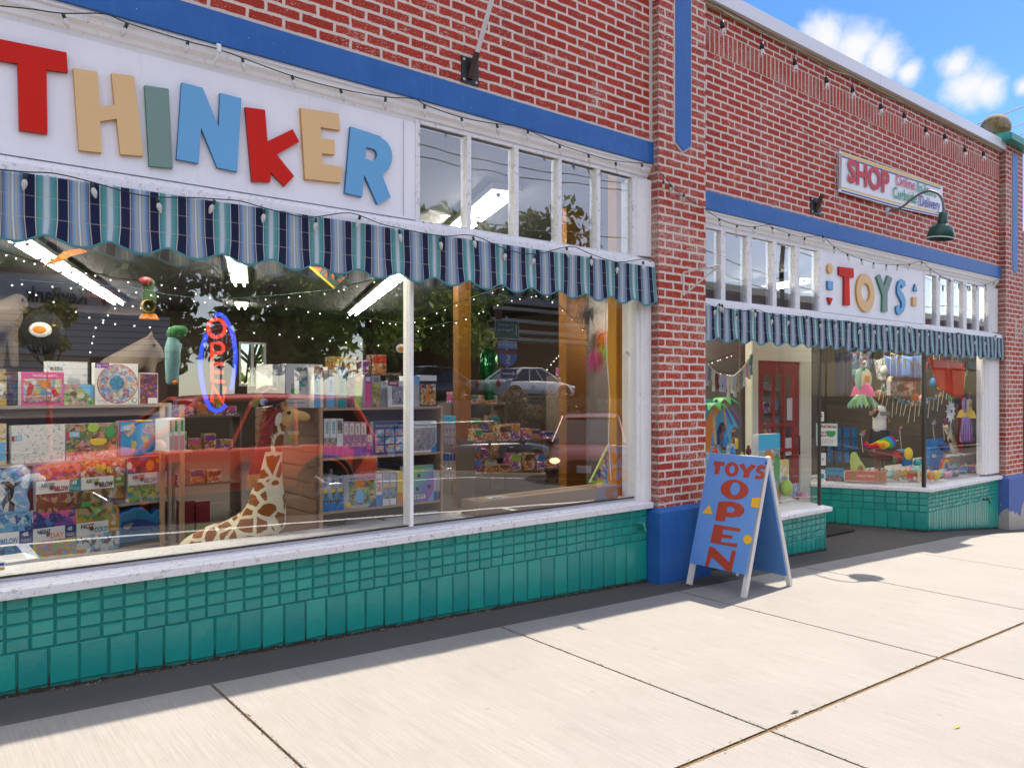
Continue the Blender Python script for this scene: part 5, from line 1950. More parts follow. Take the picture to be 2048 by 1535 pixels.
# second shelf
for a, b, lab in ((648.5, 659.5, 'first'), (661, 673, 'second')):
    bx(F2, a, b, 837, zB, 'white', 'tall white puzzle spine numbered 2000, %s from the left panel' % lab, [('rect', 0, 1, 0, .28, 'purple'), ('rect', 0, 1, .28, .52, ac('pk1', 'brown white black tan', 60)), ('txt', '2', .25, .62, .06, .5, 'teal'), ('txt', '0', .25, .70, .06, .5, 'teal'), ('txt', '0', .25, .78, .06, .5, 'teal'), ('txt', '0', .25, .86, .06, .5, 'teal')], dep=.24)
bx(F2, 674, 686, 837, zB, 'white', 'white puzzle spine with a small grey portrait near its top', [('rect', .1, .9, .62, .96, ac('pk2', 'grey black cream', 70)), ('rect', 0, 1, 0, .28, 'purple')], dep=.24)
for k, (a, b) in enumerate(((687, 697.5), (698.5, 709), (710, 721), (722, 733), (734, 745))):
    bx(F2, a, b, 843 + k * .4 if k < 4 else 868, zB, 'rose' if k < 4 else 'pink', 'white, pink and purple 1500 piece puzzle spine, one of a row of look-alikes' if k < 4 else 'short bright pink puzzle spine at the end of the pink row', [('rect', 0, 1, 0, .28, 'purple'), ('rect', 0, 1, .32, .60, ac('pk%d' % (3 + k // 2), 'pink purple white lilac'.replace('lilac', 'rose'), 60)), ('rect', .1, .9, .64, .96, 'white'), ('rect', .35, .6, .68, .9, 'ochre')], dep=.24, group='pink and purple puzzle spines' if k < 4 else None)
bx(F2, 746.5, 810, 843, zB, 'navy', 'dark puzzle box lettered Ravensburger Puzzle showing a grid of painted boats', [('txt', 'Ravensburger Puzzle', .08, .84, .08, .86, 'cream', .0)] + [('rect', .06 + .31 * i, .06 + .31 * i + .27, .08 + .24 * j, .08 + .24 * j + .2, ac('boat%d' % ((i + j) % 3), ('sky orange white blue', 'yellow sky blue red', 'teal sky orange white')[(i + j) % 3], 40)) for i in range(3) for j in range(3)], dep=.05)
bx(F2, 826, 873, 842, zB, 'white', 'white puzzle box packed with a cartoon crowd', [('rect', .03, .97, .06, .78, ac('crowd', 'white tan brown red sky white black green', 110)), ('txt', 'Ravensburger Puzzle', .05, .84, .07, .88, 'navy', .0), ('poly', [(.75, .0), (1, 0), (1, .3)], 'blue')], dep=.05)
# third shelf
for k, (a, b) in enumerate(((643.5, 657.5), (659, 672.5), (674, 687))):
    bx(F2, a, b, 955 - k, zC, 'silver', 'pale blue puzzle spine numbered 750, one of three look-alikes', [('rect', 0, 1, 0, .22, 'blue'), ('rect', 0, 1, .22, .55, ac('lake', 'navy sky olive blue', 40)), ('disc', .5, .60, .3, .06, 'yellow'), ('txt', '7', .25, .72, .06, .5, 'navy'), ('txt', '5', .25, .80, .06, .5, 'navy'), ('txt', '0', .25, .88, .06, .5, 'navy')], dep=.24, group='pale blue 750 piece puzzle spines')
bx(F2, 688.5, 751, 951, zC, 'silver', 'pale blue puzzle box 750 with a jungle lagoon picture', [('rect', .14, .97, .10, .82, ac('jungle', 'green purple olive yellow black teal lime', 44)), ('disc', .5, .72, .16, .09, 'orange'), ('disc', .48, .35, .14, .2, 'sky'), ('txt', 'Ravensburger Puzzle', .15, .87, .07, .8, 'navy', .0), ('poly', [(.75, 0), (1, 0), (1, .25)], 'navy'), ('disc', .12, .12, .09, .09, 'yellow')], dep=.05)
bx(F2, 753, 764, 948, zC, 'white', 'white puzzle spine with an orange figure right of the lagoon puzzle', [('rect', .1, .9, .45, .9, ac('fl', 'orange rose white', 50)), ('rect', 0, 1, 0, .35, 'blue')], dep=.24)
for a, b, l in ((766, 778, 'left'), (779.5, 792, 'right')):
    bx(F2, a, b, 946, zC, 'silver', '750 piece puzzle spine with sailing ship picture, %s one of the pair by the mullion' % l, [('rect', 0, 1, .0, .2, 'white'), ('rect', 0, 1, .2, .55, ac('ship', 'tan grey sky brown', 50)), ('disc', .5, .62, .3, .05, 'yellow')], dep=.24)
bx(F2, 795, 806, 943, zC, 'yellow', 'bright yellow puzzle spine left of the mullion', [('rect', 0, 1, 0, .35, 'orange')], dep=.24)


def rainbow():
    n = NT('krypt_rainbow')
    sp = n.node('SeparateXYZ', {0: n.coord('Generated')})
    f = n.math('ADD', n.math('MULTIPLY', sp.outputs[0], .6), n.math('MULTIPLY', n.math('SUBTRACT', 1.0, sp.outputs[2]), .5))
    col = n.ramp(f, [(0, (.75, .5, .02)), (.3, (.12, .45, .10)), (.55, (.10, .35, .35)), (.75, (.15, .14, .45)), (1, (.45, .08, .35))])
    return n.pbr(col, .35)


bx(F2, 807, 867, 933, zC, rainbow(), 'rainbow coloured puzzle box lettered KRYPT', [('txt', 'Ravensburger Puzzle', .25, .87, .07, .7, 'white', .0), ('rect', .28, .72, .08, .20, 'white'), ('txt', 'KRYPT', .32, .10, .08, .36, 'black', .02), ('poly', [(.8, 0), (1, 0), (1, .3)], 'sky'), ('disc', .45, .36, .05, .05, 'black'), ('disc', .85, .40, .05, .05, 'black'), ('disc', .5, .72, .05, .05, 'black')], dep=.05)
for k, (a, b) in enumerate(((868, 873.5), (875, 879.5))):
    bx(F2, a, b, 941, zC, 'silver', 'small white puzzle spine beside the right end panel of the shelving', [('rect', 0, 1, .0, .3, 'navy')], dep=.24, group='small white puzzle spines at the end panel')
# fourth shelf
F2c = Fr((2.17, .48), (1, 0))
for k in range(8):
    a = 643 + k * 9.6 + (4 if k > 3 else 0)
    bx(F2c, a, a + 8.4, 1060 - k * .55, zD, 'silver', 'small upright puzzle box with a red mark, one of the low front row', [('rect', .2, .8, .3, .55, 'red'), ('rect', .0, 1, .85, 1, 'white')], dep=.2, group='small upright puzzle boxes on the lowest shelf')
for k in range(4):
    a = 723 + k * 13
    bx(F2c, a, a + 11, 1046 - k, zD, 'sky', 'medium pale blue puzzle spine on the lowest shelf', [('rect', .15, .85, .4, .9, 'white')], dep=.24, group='medium pale blue puzzle spines')
bx(F2c, 776, 811, 1038, zD, 'white', 'pale Ravensburger puzzle box on the lowest shelf left of the mullion', [('rect', .1, 1, .1, .7, ac('low1', 'tan cream sky grey', 30)), ('txt', 'Ravensburger', .1, .8, .1, .85, 'navy', .0)], dep=.05)
bx(F2c, 831, 884, 1026, zD, 'silver', 'pale blue Ravensburger Puzzle box on the lowest shelf right of the mullion', [('rect', .1, .97, .05, .66, ac('low2', 'brown white tan sky', 30)), ('txt', 'Ravensburger Puzzle', .12, .80, .09, .85, 'navy', .0)], dep=.05)
# blister packs hung at the end of the unit
FH = Fr((XB2 + .03, .5), (1, 0))
for row, (y0, y1, pl) in enumerate(((830, 888, 'hang1'), (905, 960, 'hang2'))):
    for k in range(4):
        bx(FH, 886 + k * 6.6, 891.5 + k * 6.6, y0 + k * .4, 0, ac(pl, 'red yellow blue white purple green' if row == 0 else 'navy white red lime rose', 90), 'narrow hanging toy pack with a blue header, upper row at the end of the shelving' if row == 0 else 'narrow hanging toy pack with fruit colours, lower row at the end of the shelving', [('rect', 0, 1, .72, 1, 'cyan' if row == 0 else 'navy')], dep=.02, yb=y1, name='hanging_pack', cat='toy', group='hanging toy packs, %s row' % ('upper' if row == 0 else 'lower'))

# ---- giraffe -------------------------------------------------------------
def gir_mat():
    n = NT('giraffe_plush')
    c = n.coord()
    w = n.noise(c, 9, 2, .5, 'Color')
    c2 = n.mix(.05, c, w, 'ADD')
    v = n.node('TexVoronoi', {'Vector': c2, 'Scale': 10.5, 'Randomness': .8})
    v.feature = 'DISTANCE_TO_EDGE'
    k = n.math('MULTIPLY', n.math('SUBTRACT', v.outputs['Distance'], .095), 30, clamp=True)
    br = n.mix(n.noise(c, 18, 4), (.36, .12, .02), (.22, .062, .010))
    col = n.mix(k, n.mix(n.noise(c, 30, 3), (.86, .78, .54), (.76, .66, .40)), br)
    return n.pbr(col, .9, 0, n.bump(n.noise(c, 240, 3, .7), .6, .006), .1, **{'Sheen Weight': .3})


M_gir = gir_mat()
M_tanfur = paint('tan_plush', (.72, .44, .17), .9, .2, 20, .4)
YGi = .50
gb = MB()
Q = lambda x, y, Y=YGi: P(x, y, Y)
pth = [(385, 1100, .80, .09), (405, 1098, .76, .12), (430, 1092, .72, .14), (470, 1082, .64, .145), (505, 1066, .55, .155), (528, 1040, .50, .14), (534, 1010, .50, .12), (536, 975, .50, .098), (538, 935, .50, .082), (545, 900, .50, .066), (552, 870, .50, .053), (560, 846, .50, .046)]
for i in range(len(pth) - 1):
    a, b = pth[i], pth[i + 1]
    for k in range(4):
        t = k / 4
        x, y, Y, r = [a[j] + (b[j] - a[j]) * t for j in range(4)]
        gb.ball(P(x, y, Y), (r, r * .72, r), 16, 10)
for (x, Y) in ((390, .72), (398, .84), (522, .46), (532, .60)):
    p = P(x, 1105, Y)
    gb.tube([p, V((p.x, p.y, .02))], [.06, .045], 12)
hd = MB()
hd.ball(Q(566, 834), (.064, .055, .060), 16, 10).ball(Q(580, 830), (.070, .050, .048), 16, 10).ball(Q(598, 832), (.058, .042, .037), 16, 10).ball(Q(609, 834), (.036, .036, .032), 14, 8)
hd.ball(Q(572, 820), (.045, .03, .028), 12, 8)
gr_ = softthing('toy_giraffe', 'large plush toy giraffe with brown patches looking right behind the window', 'plush toy', gb, M_gir,
                [('ear', MB().ball(Q(557, 838, .43), (.022, .012, .045), 12, 8, 0, Matrix.Rotation(.3, 3, 'Y')), cm('cream')), ('ear', MB().ball(Q(560, 822, .56), (.022, .012, .04), 12, 8), cm('cream')),
                 ('horn', MB().tube([Q(566, 822, .48), Q(564, 806, .48)], [.011, .014], 8).ball(Q(564, 805, .48), .016, 8, 6), M_tanfur),
                 ('horn', MB().tube([Q(572, 822, .54), Q(571, 808, .54)], [.011, .014], 8).ball(Q(571, 807, .54), .016, 8, 6), M_tanfur),
                 ('eye', MB().ball(Q(578, 825, .445), (.013, .007, .011), 12, 8), cm('black')),
                 ('mouth_line', MB().tube([Q(617, 838, .47), Q(608, 843, .462), (Q(598, 840, .455))], .002, 5), cm('brown'))], vox=.013, it=3)
soft(hd, 'head', M_tanfur, V(gr_['base']), .008, 3, gr_)
# mane, scarf, feathered hat, hang tag
mn = MB()
rr = random.Random(11)
for i in range(900):
    t = rr.random()
    x, y = 545 + 8 * rr.gauss(0, 1) - 14 * t, 815 + 78 * t + 4 * rr.gauss(0, 1)
    p = P(x, y, .50 + rr.gauss(0, .03))
    d = V((rr.gauss(0, .5) - .25, rr.gauss(0, .5), rr.gauss(-.4, .5))).normalized() * rr.uniform(.015, .03)
    mn.tube([p, p + d * .6 + V((rr.gauss(0, .006), 0, 0)), p + d], [.003, .0028, .001], 3, cap=False)
tag(mn.obj('feather_boa', paint('rust_red_feathers', (.42, .05, .018), .8, .3, 30), None, Q(545, 890)), 'fluffy rust red feather boa down the back of the giraffe\'s neck', 'boa')


def cloth_strip(pts, w0, w1, Y, amp=.006, n=30, cols=8):
    m = MB()
    P3 = [P(x, y, Y) for x, y in pts]
    L = len(P3) - 1
    vs = []
    for i in range(n + 1):
        t = i / n * L
        k = min(int(t), L - 1)
        p = P3[k].lerp(P3[k + 1], t - k)
        w = w0 + (w1 - w0) * i / n
        for j in range(cols + 1):
            u = j / cols - .5
            vs.append(p + V((u * w, amp * math.sin(u * 22 + i * .1), 0)))
    fs = [(i * (cols + 1) + j, (i + 1) * (cols + 1) + j, (i + 1) * (cols + 1) + j + 1, i * (cols + 1) + j + 1) for i in range(n) for j in range(cols)]
    return m.add(vs, fs, 0, True)


thing('sheer_scarf', 'long sheer red scarf with golden fringe hanging behind the giraffe\'s neck', 'scarf', [('cloth', cloth_strip([(560, 818), (540, 850), (521, 900), (508, 948)], .05, .075, .44), paint('sheer_red', (.30, .03, .03), .5, .25, 14)), ('fringe', cloth_strip([(508, 948), (506, 962), (501, 976)], .072, .06, .44, .008), paint('gold_fringe', (.62, .30, .10), .6, .35, 60))])
ht = MB().ball(Q(536, 788, .54), (.085, .07, .055), 18, 12).lathe(Q(538, 798, .54), [(.05, 0), (.125, -.008), (.13, -.004), (.05, .02)], 28, (-.30, -.15, 1), 0)
fe = MB()
for a in range(14):
    an = 2.0 + a * .09
    p = Q(530, 806, .48)
    q = p + V((math.cos(an) * .10, -.01, math.sin(an) * .10 - .02))
    fe.add([p, p.lerp(q, .5) + V((.008, 0, .008)), q, p.lerp(q, .5) - V((.008, 0, .008))], [(0, 1, 2, 3)])
ey = MB().ball(Q(528, 804, .45), (.024, .004, .024), 14, 8)
thing('feathered_hat', 'dark maroon brimmed hat trimmed with a peacock feather on the giraffe', 'hat', [('hat', ht, paint('maroon_velvet', (.05, .012, .016), .8, .4, 20)), ('feather', fe, paint('peacock_gold', (.35, .28, .10), .5, .5, 50)), ('feather_eye', ey, cm('mint'), [('pupil', MB().ball(Q(531, 804, .444), (.012, .005, .013), 12, 8), cm('purple'))]), ('hat_band', MB().tube([Q(522, 786, .44), Q(540, 776, .43), Q(556, 780, .44)], .006, 6), cm('rose'))])
tg = Q(586, 871, .42)
thing('hang_tag', 'round green and yellow tag lettered PLUSH hanging under the giraffe\'s chin', 'tag', [('disc', MB().lathe(tg, [(0, 0), (.036, 0), (.036, .003), (0, .003)], 28, (0, -1, 0)), cm('teal')), ('ring', MB().lathe(tg, [(.032, .0032), (.032, .0042), (0, .0042)], 28, (0, -1, 0)), cm('ochre')), ('lettering', fit_text('PLUSH', tg + V((-.036, -.006, .008)), X1, Z1, .022, .072, bold=.04, depth=.001), cm('cream')), ('loop', MB().tube([tg + V((0, 0, .034)), Q(583, 852, .44)], .002, 5), cm('black'))])

# ---- neon sign ------------------------------------------------------------
M_nr = emit('neon_red', (1, .075, .04), .28)
M_nb = emit('neon_blue', (.045, .09, 1), .36)
YN = .25


def ntube(pts, r=.0095, close=False):
    return MB().tube([P(x, y, YN) for x, y in pts], r, 10)


O_ = [(x, y) for x, y in arc(433, 656, 17, 18, 0, 358, 26)]
neon = [('letter_tube', ntube(O_, .010), M_nr),
        ('letter_tube', ntube([(424, 720), (424, 686), (438, 686)] + arc(438, 696, 9, 10, -80, 80, 8) + [(438, 706), (425, 706)]), M_nr),
        ('letter_tube', ntube([(424, 725), (424, 762)]).tube([P(424, 726, YN), P(449, 728, YN)], .0095, 8).tube([P(424, 743, YN), P(447, 744.5, YN)], .0095, 8).tube([P(424, 761, YN), P(449, 763, YN)], .0095, 8), M_nr),
        ('letter_tube', ntube([(423, 804), (425, 770), (447, 806), (450, 773)]), M_nr)]
for pp in ([(413, 668), (404, 694), (400, 724), (402, 752), (407, 780), (414, 804), (422, 817), (433, 822), (443, 818), (451, 809)], [(430, 630), (440, 628), (450, 635), (461, 656), (468, 680), (471, 706), (469, 745), (462, 779)]):
    neon.append(('oval_tube', ntube(pp, .0115), M_nb))
fr_ = MB()
for pp in ([(413, 668), (400, 724), (407, 780), (422, 817), (443, 818)], [(440, 628), (461, 656), (471, 706), (462, 779)], [(400, 735), (470, 735)], [(412, 790), (460, 790)], [(415, 665), (458, 650)]):
    fr_.tube([P(x + 3, y + 1, YN + .04) for x, y in pp], .012, 6)
neon.append(('back_frame', fr_, M_black))
thing('neon_open_sign', 'oval neon sign with red vertical letters OPEN and blue outline', 'neon sign', neon)
for k, (a, b, lab) in enumerate((((416, 640), (430, 470), 'black chain from the ceiling to the left of the neon sign'), ((446, 630), (434, 470), 'black chain from the ceiling to the right of the neon sign'))):
    pa, pb = P(*a, YN + .02), P(*b, YN + .02)
    m = MB()
    n = 60
    for i in range(n):
        p, q = pa.lerp(pb, i / n), pa.lerp(pb, (i + .8) / n)
        o_ = V((.004, 0, 0)) if i % 2 else V((0, .004, 0))
        m.tube([p - o_, q - o_], .0018, 4).tube([p + o_, q + o_], .0018, 4)
    tag(m.obj('hanging_chain', M_black, None, pa), lab, 'chain')

# ---- ceiling lights ---------------------------------------------------------
M_tube = emit('fluorescent_tube', (1, .95, .84), 15.0)
M_fix = paint('fixture_white', (.22, .215, .2), .5)
FD = V((.352, .936, 0))
FN = V((.936, -.352, 0))


def fixture(p, n, lab, L=1.2):
    ps = [('housing', MB().obox(p - FN * .14 + Z1 * .045, FN * .28, FD * (L * n), Z1 * .06), M_fix)]
    for k in range(n):
        for s in (-.07, .07):
            a = p + FD * (k * L + .05) + FN * s
            ps.append(('tube', MB().tube([a, a + FD * (L - .16)], .015, 8), M_tube))
            ps.append(('tube_end', MB().tube([a - FD * .03, a], .022, 6).tube([a + FD * (L - .12), a + FD * (L - .09)], .022, 6), M_black))
    return thing('ceiling_light', lab, 'ceiling light', ps, 'fluorescent ceiling lights')


fixture(PT(40, 487, 9.5) - FD * 2.4, 8, 'long row of twin fluorescent tubes running back above the bookcase')
fixture(PT(473, 530, 11.1) - FD * 1.2, 3, 'twin fluorescent tubes high behind the neon sign')
fixture(PT(482, 607, 16.6), 1, 'single far pair of fluorescent tubes behind the neon sign')
fixture(PT(800, 555, 12.4) - FD * .6, 6, 'row of twin fluorescent tubes left of the mullion')
fixture(PT(1000, 400, 7.33) - FD * .2, 3, 'twin fluorescent tubes seen through the upper windows')
for x, z, w_ in ((-1.9, 2.52, 'left of the big sign'), (-.9, 2.52, 'at the left edge of the big sign'), (.1, 2.52, 'behind the first letters of the big sign'), (1.1, 2.52, 'behind the last letters of the big sign'), (2.2, 2.52, 'below the small upper windows'), (5.7, 2.3, 'above the play house'), (6.6, 2.3, 'left of the door'), (10.1, 2.3, 'above the white sunflower'), (11.1, 2.3, 'at the right jamb')):  # fill tubes added out of view to brighten shelf fronts and displays
    fixture(V((x, .55, z)), 1, 'unseen fill tubes added close to the glass, ' + w_)
fixture(V((11.5, 2.5, 3.25)), 2, 'twin fluorescent tubes over the right display')

# ---- fairy lights -------------------------------------------------------------
M_fairy = emit('fairy_light', (1, .93, .8), 1.2, False)
FA = [([(0, 500), (60, 520), (150, 535), (230, 556), (330, 565), (420, 590), (520, 605), (640, 622), (760, 640), (806, 646)], 3.0, 26), ([(40, 560), (160, 570), (260, 575), (340, 590), (430, 600), (560, 590), (660, 580), (740, 560), (806, 545)], 1.4, 24),
      ([(0, 556), (110, 600), (200, 640), (300, 650), (420, 655), (560, 665), (680, 680), (790, 690)], 5.0, 22), ([(180, 700), (190, 650), (240, 600), (330, 620)], 2.2, 10), ([(826, 640), (900, 610), (1000, 575), (1060, 560), (1130, 620), (1170, 660)], 1.6, 18), ([(826, 660), (920, 640), (1010, 600), (1090, 585), (1140, 640)], 3.5, 16),
      ([(1090, 740), (1110, 715), (1125, 700), (1150, 690)], 2.6, 8), ([(1415, 725), (1440, 715), (1470, 705)], 1.25, 6), ([(1420, 738), (1450, 745), (1475, 748)], 1.28, 6)]
for k, (pts, Y, n) in enumerate(FA):
    P3 = [P(x, y, Y) for x, y in pts]
    ps = [('wire', MB().tube(P3, .004, 4), M_wire)]
    rr = random.Random(k)
    for i in range(n):
        t = (i + rr.random() * .7) / n * (len(P3) - 1)
        j = min(int(t), len(P3) - 2)
        q = P3[j].lerp(P3[j + 1], t - j) + V((0, 0, -.025))
        ps.append(('bulb', MB().ball(q, .0032 + .0009 * Y, 6, 4), M_fairy))
    thing('fairy_lights', 'string of tiny fairy lights, %s' % ('highest across the left window', 'dipping across the middle of the left window', 'lowest and farthest in the left window', 'dropping beside the penguin', 'highest in the right half of the big window', 'second in the right half of the big window', 'short tail above the parked cars reflection', 'above the bunting left of the door', 'behind the bunting left of the door')[k], 'string light', ps, 'fairy lights inside the shop')

# ---- other toys in the left window -----------------------------------------------
def zb1(L):
    return [(x / 3.838, 470 + y / 3.838) for x, y in L]


fr = MB()
for (x, y, r) in ((354, 664, .06), (348, 668, .05), (362, 660, .045)):
    fr.ball(P(x, y, .9), (r, r * .8, r * .7), 14, 10)
bd2 = MB()
for (x0_, y0_, r0, x1_, y1_, r1) in ((345, 680, .035, 345, 700, .05), (345, 700, .05, 346, 722, .045), (342, 722, .04, 339, 762, .025), (349, 722, .038, 349, 760, .024), (348, 684, .022, 358, 696, .018), (358, 696, .018, 362, 690, .015)):
    for k in range(6):
        t = k / 5
        r = r0 + (r1 - r0) * t
        bd2.ball(P(x0_ + (x1_ - x0_) * t, y0_ + (y1_ - y0_) * t, .9), r, 12, 8)
fg = softthing('frog_plush', 'long-legged plush frog with dark green head and pale blue legs hanging by the neon sign', 'plush toy', bd2, paint('frog_pale', (.22, .42, .40), .9, .3, 8, .3), [('foot', MB().ball(P(350, 764, .88), (.02, .03, .012), 10, 6), cm('orange'))], vox=.012)
soft(fr, 'head', paint('frog_green', (.03, .16, .05), .8, .3, 10), V(fg['base']), .012, 3, fg)


def penguin(px, py, Y, s, lab, fx_=1):
    b = MB().ball(P(px, py + 10 * s, Y), (.17 * s, .12 * s, .20 * s), 18, 12).ball(P(px + 6 * s, py - 14 * s, Y), (.12 * s, .09 * s, .09 * s), 16, 10)
    c = P(px - 5 * s, py + 4 * s, Y - .12 * s)
    return softthing('penguin_plush', lab, 'plush toy', b, paint('penguin_black', (.012, .012, .015), .8, .3, 12), [('cheek_patch', MB().ball(c, (.085 * s, .02, .065 * s), 20, 10), cm('white'), [('orange_patch', MB().ball(c + V((-.006, -.012, 0)), (.055 * s, .012, .036 * s), 18, 8), cm('orange'))]), ('beak', MB().tube([P(px + 18 * s, py - 4 * s, Y - .05), P(px + 34 * s, py - 8 * s, Y - .1)], [.02 * s, .003], 8), cm('ochre'))], vox=.016)


penguin(85, 656, 2.0, .8, 'black king penguin toy with a white and orange patch above the pink puzzle box')
penguin(806, 694, 2.6, .7, 'black king penguin toy beside the window mullion')


def horse(pts, Y, lab, mat, legs=()):
    b = MB()
    for i in range(len(pts) - 1):
        a, c = pts[i], pts[i + 1]
        for k in range(5):
            t = k / 5
            b.ball(P(a[0] + (c[0] - a[0]) * t, a[1] + (c[1] - a[1]) * t, Y), [(a[2] + (c[2] - a[2]) * t)] * 3, 12, 8)
    for l in legs:
        b.tube([P(l[0], l[1], Y + l[4]), P(l[2], l[3], Y + l[4])], [.045, .03], 10)
    return b


hm = paint('cream_plush', (.22, .175, .14), .95, .12, 14, .3)
hb = horse([(225, 740, .10), (258, 722, .10), (280, 702, .075), (298, 688, .06), (314, 702, .045), (320, 716, .038)], 1.9, '', hm, ((302, 712, 300, 770, 0),))
hb.ball(P(302, 672, 1.86), (.02, .02, .045), 8, 6)
softthing('horse_plush', 'cream plush horse looking right behind the round animal puzzle', 'plush toy', hb, hm, [('eye', MB().ball(P(309, 690, 1.84), .012, 8, 6), cm('black'))], vox=.018)
hb = horse([(-30, 640, .13), (8, 634, .12), (26, 608, .06), (36, 600, .055), (48, 608, .04)], 2.4, '', hm, ((22, 640, 30, 735, 0), (2, 640, 0, 740, .1)))
softthing('horse_plush', 'cream plush horse at the far left edge of the window', 'plush toy', hb, hm, [('eye', MB().ball(P(46, 600, 2.33), .012, 8, 6), cm('black'))], vox=.02)
# hanging bird puppet
pb_ = MB().ball(P(298, 600, 1.5), (.05, .04, .13), 14, 10).ball(P(296, 566, 1.5), (.05, .04, .04), 12, 8)
softthing('bird_puppet', 'dark hanging bird puppet in red, green and orange above the round puzzle', 'puppet', pb_, paint('puppet_green', (.03, .07, .03), .8, .3, 20), [('cap', MB().ball(P(291, 562, 1.47), (.045, .03, .03), 12, 8), cm('maroon')), ('hoop', MB().lathe(P(296, 612, 1.44), [(.04, -.03), (.045, 0), (.04, .03)], 20, (0, -1, 0)), cm('ochre')), ('skirt', MB().lathe(P(298, 628, 1.5), [(.045, 0), (.065, -.035)], 16), cm('orange'))], vox=.014)
# kites
k1 = [P(160, 497, 1.2), P(128, 502, 1.2), P(112, 514, 1.2), P(84, 533, 1.2), P(120, 524, 1.2), P(142, 512, 1.2), P(175, 503, 1.2)]
tag(MB().prism(k1, (0, .006, 0)).obj('kite', art('kite_yellow', [(.75, .42, .02), (.7, .15, .01), (.6, .3, .05)], 14), None, k1[3]), 'yellow and orange flame-shaped kite peeping out under the awning at the left', 'kite')
k2 = [P(615, 532, .9), P(640, 556, .9), P(668, 578, .9), P(694, 552, .9), P(696, 540, .9)]
thing('kite', 'dark patterned kite with a yellow edge hanging under the awning near the mullion', 'kite', [('sail', MB().prism(k2, (0, .006, 0)), art('kite_dark', [(.02, .06, .08), (.5, .15, .02), (.02, .02, .03), (.05, .12, .14)], 20)), ('edging', MB().obox(k2[0] + V((0, -.004, 0)), k2[2] - k2[0], (0, .003, 0), (0, 0, .018)), cm('yellow'))])
# game boxes below, at the bottom right of the bookcase; red boxes behind the giraffe
FR_ = Fr((XY(380, 1.5), 1.5), (1, 0))
for a, b, l in ((360, 388, 'left'), (393, 420, 'right')):
    bx(FR_, a, b, 1003, .42, 'maroon', 'dark red and green vertical toy box behind the giraffe\'s back, %s of the pair' % l, [('rect', 0, 1, 0, .45, 'olive')], dep=.1, side='maroon')
# cardboard carton on the ledge
K = [P(952, 1000, .20), P(1240, 978, .22)]
q0 = V((XY(957, .16), .16, .616))
ang = R(2)
cd_ = V((math.cos(ang), math.sin(ang), 0))
cn_ = V((-math.sin(ang), math.cos(ang), 0))
Lc = XY(1238, .2) - q0.x
card = MB().obox(q0, cd_ * Lc, cn_ * .20, Z1 * .105)
cdm = paint('corrugated_cardboard', (.40, .27, .17), .85, .08, 5, .1)
thing('cardboard_carton', 'long brown cardboard carton lying on the window ledge', 'carton', [('carton', card, cdm), ('shipping_label', MB().obox(q0 + cd_ * .16 + cn_ * .05 + Z1 * .1052, cd_ * .16, cn_ * .09, Z1 * .001), M_paper, [('barcode', MB().obox(q0 + cd_ * .18 + cn_ * .06 + Z1 * .1064, cd_ * .09, cn_ * .02, Z1 * .0008), cm('black'))]),
      ('packing_tape', MB().obox(q0 + cd_ * .001 + cn_ * .09 + Z1 * .1051, cd_ * (Lc - .002), cn_ * .05, Z1 * .0008), paint('tape', (.36, .25, .16), .3)), ('green_sticker', MB().obox(q0 + cd_ * .07 + cn_ * .06 + Z1 * .1051, cd_ * .05, cn_ * .03, Z1 * .0012), cm('lime'))])
# leaning game board
ga = [P(1180, 965, .55), P(1213, 965, .55), P(1235, 893, .8), P(1222, 880, .8)]
thing('leaning_game_board', 'black and lime green road game board leaning by the yellow wall', 'board game', [('board', MB().prism(ga, (0, .02, 0)), cm('lime')), ('printed_panel', MB().prism([ga[0].lerp(ga[2], .06) + V((0, -.004, 0)), ga[1].lerp(ga[3], .06) + V((-.004, -.004, 0)), ga[2].lerp(ga[0], .06) + V((-.01, -.004, 0)), ga[3].lerp(ga[1], .06) + V((0, -.004, 0))], (0, .003, 0)), ac('roadgame', 'black navy grey red black yellow', 26))])
# cord and sensor by the right jamb
cw = MB().tube([P(1213, 590, .14), P(1211, 640, .14), P(1214, 720, .14), P(1220, 800, .14), P(1217, 880, .14), P(1222, 960, .14)], .004, 6)
cw0 = cw
cw = MB().tube([P(1260, 590, .13), P(1259, 680, .13), P(1259, 704, .13), P(1260, 760, .13), P(1258, 830, .13), P(1260, 900, .13), P(1257, 960, .13), P(1261, 995, .13)], .0032, 6)
thing('sensor_cable', 'white sensor with cable running down the yellow wall', 'sensor', [('cable', cw, cm('white')), ('cord', cw0, cm('white')), ('sensor', MB().tube([P(1250, 702, .13), P(1262, 712, .13)], .014, 8), cm('white'))])
# things in the depth of the shop, dim
dim = random.Random(21)
DC = ['red', 'navy', 'green', 'ochre', 'purple', 'teal', 'pink', 'orange', 'silver', 'brown', 'blue', 'lime']


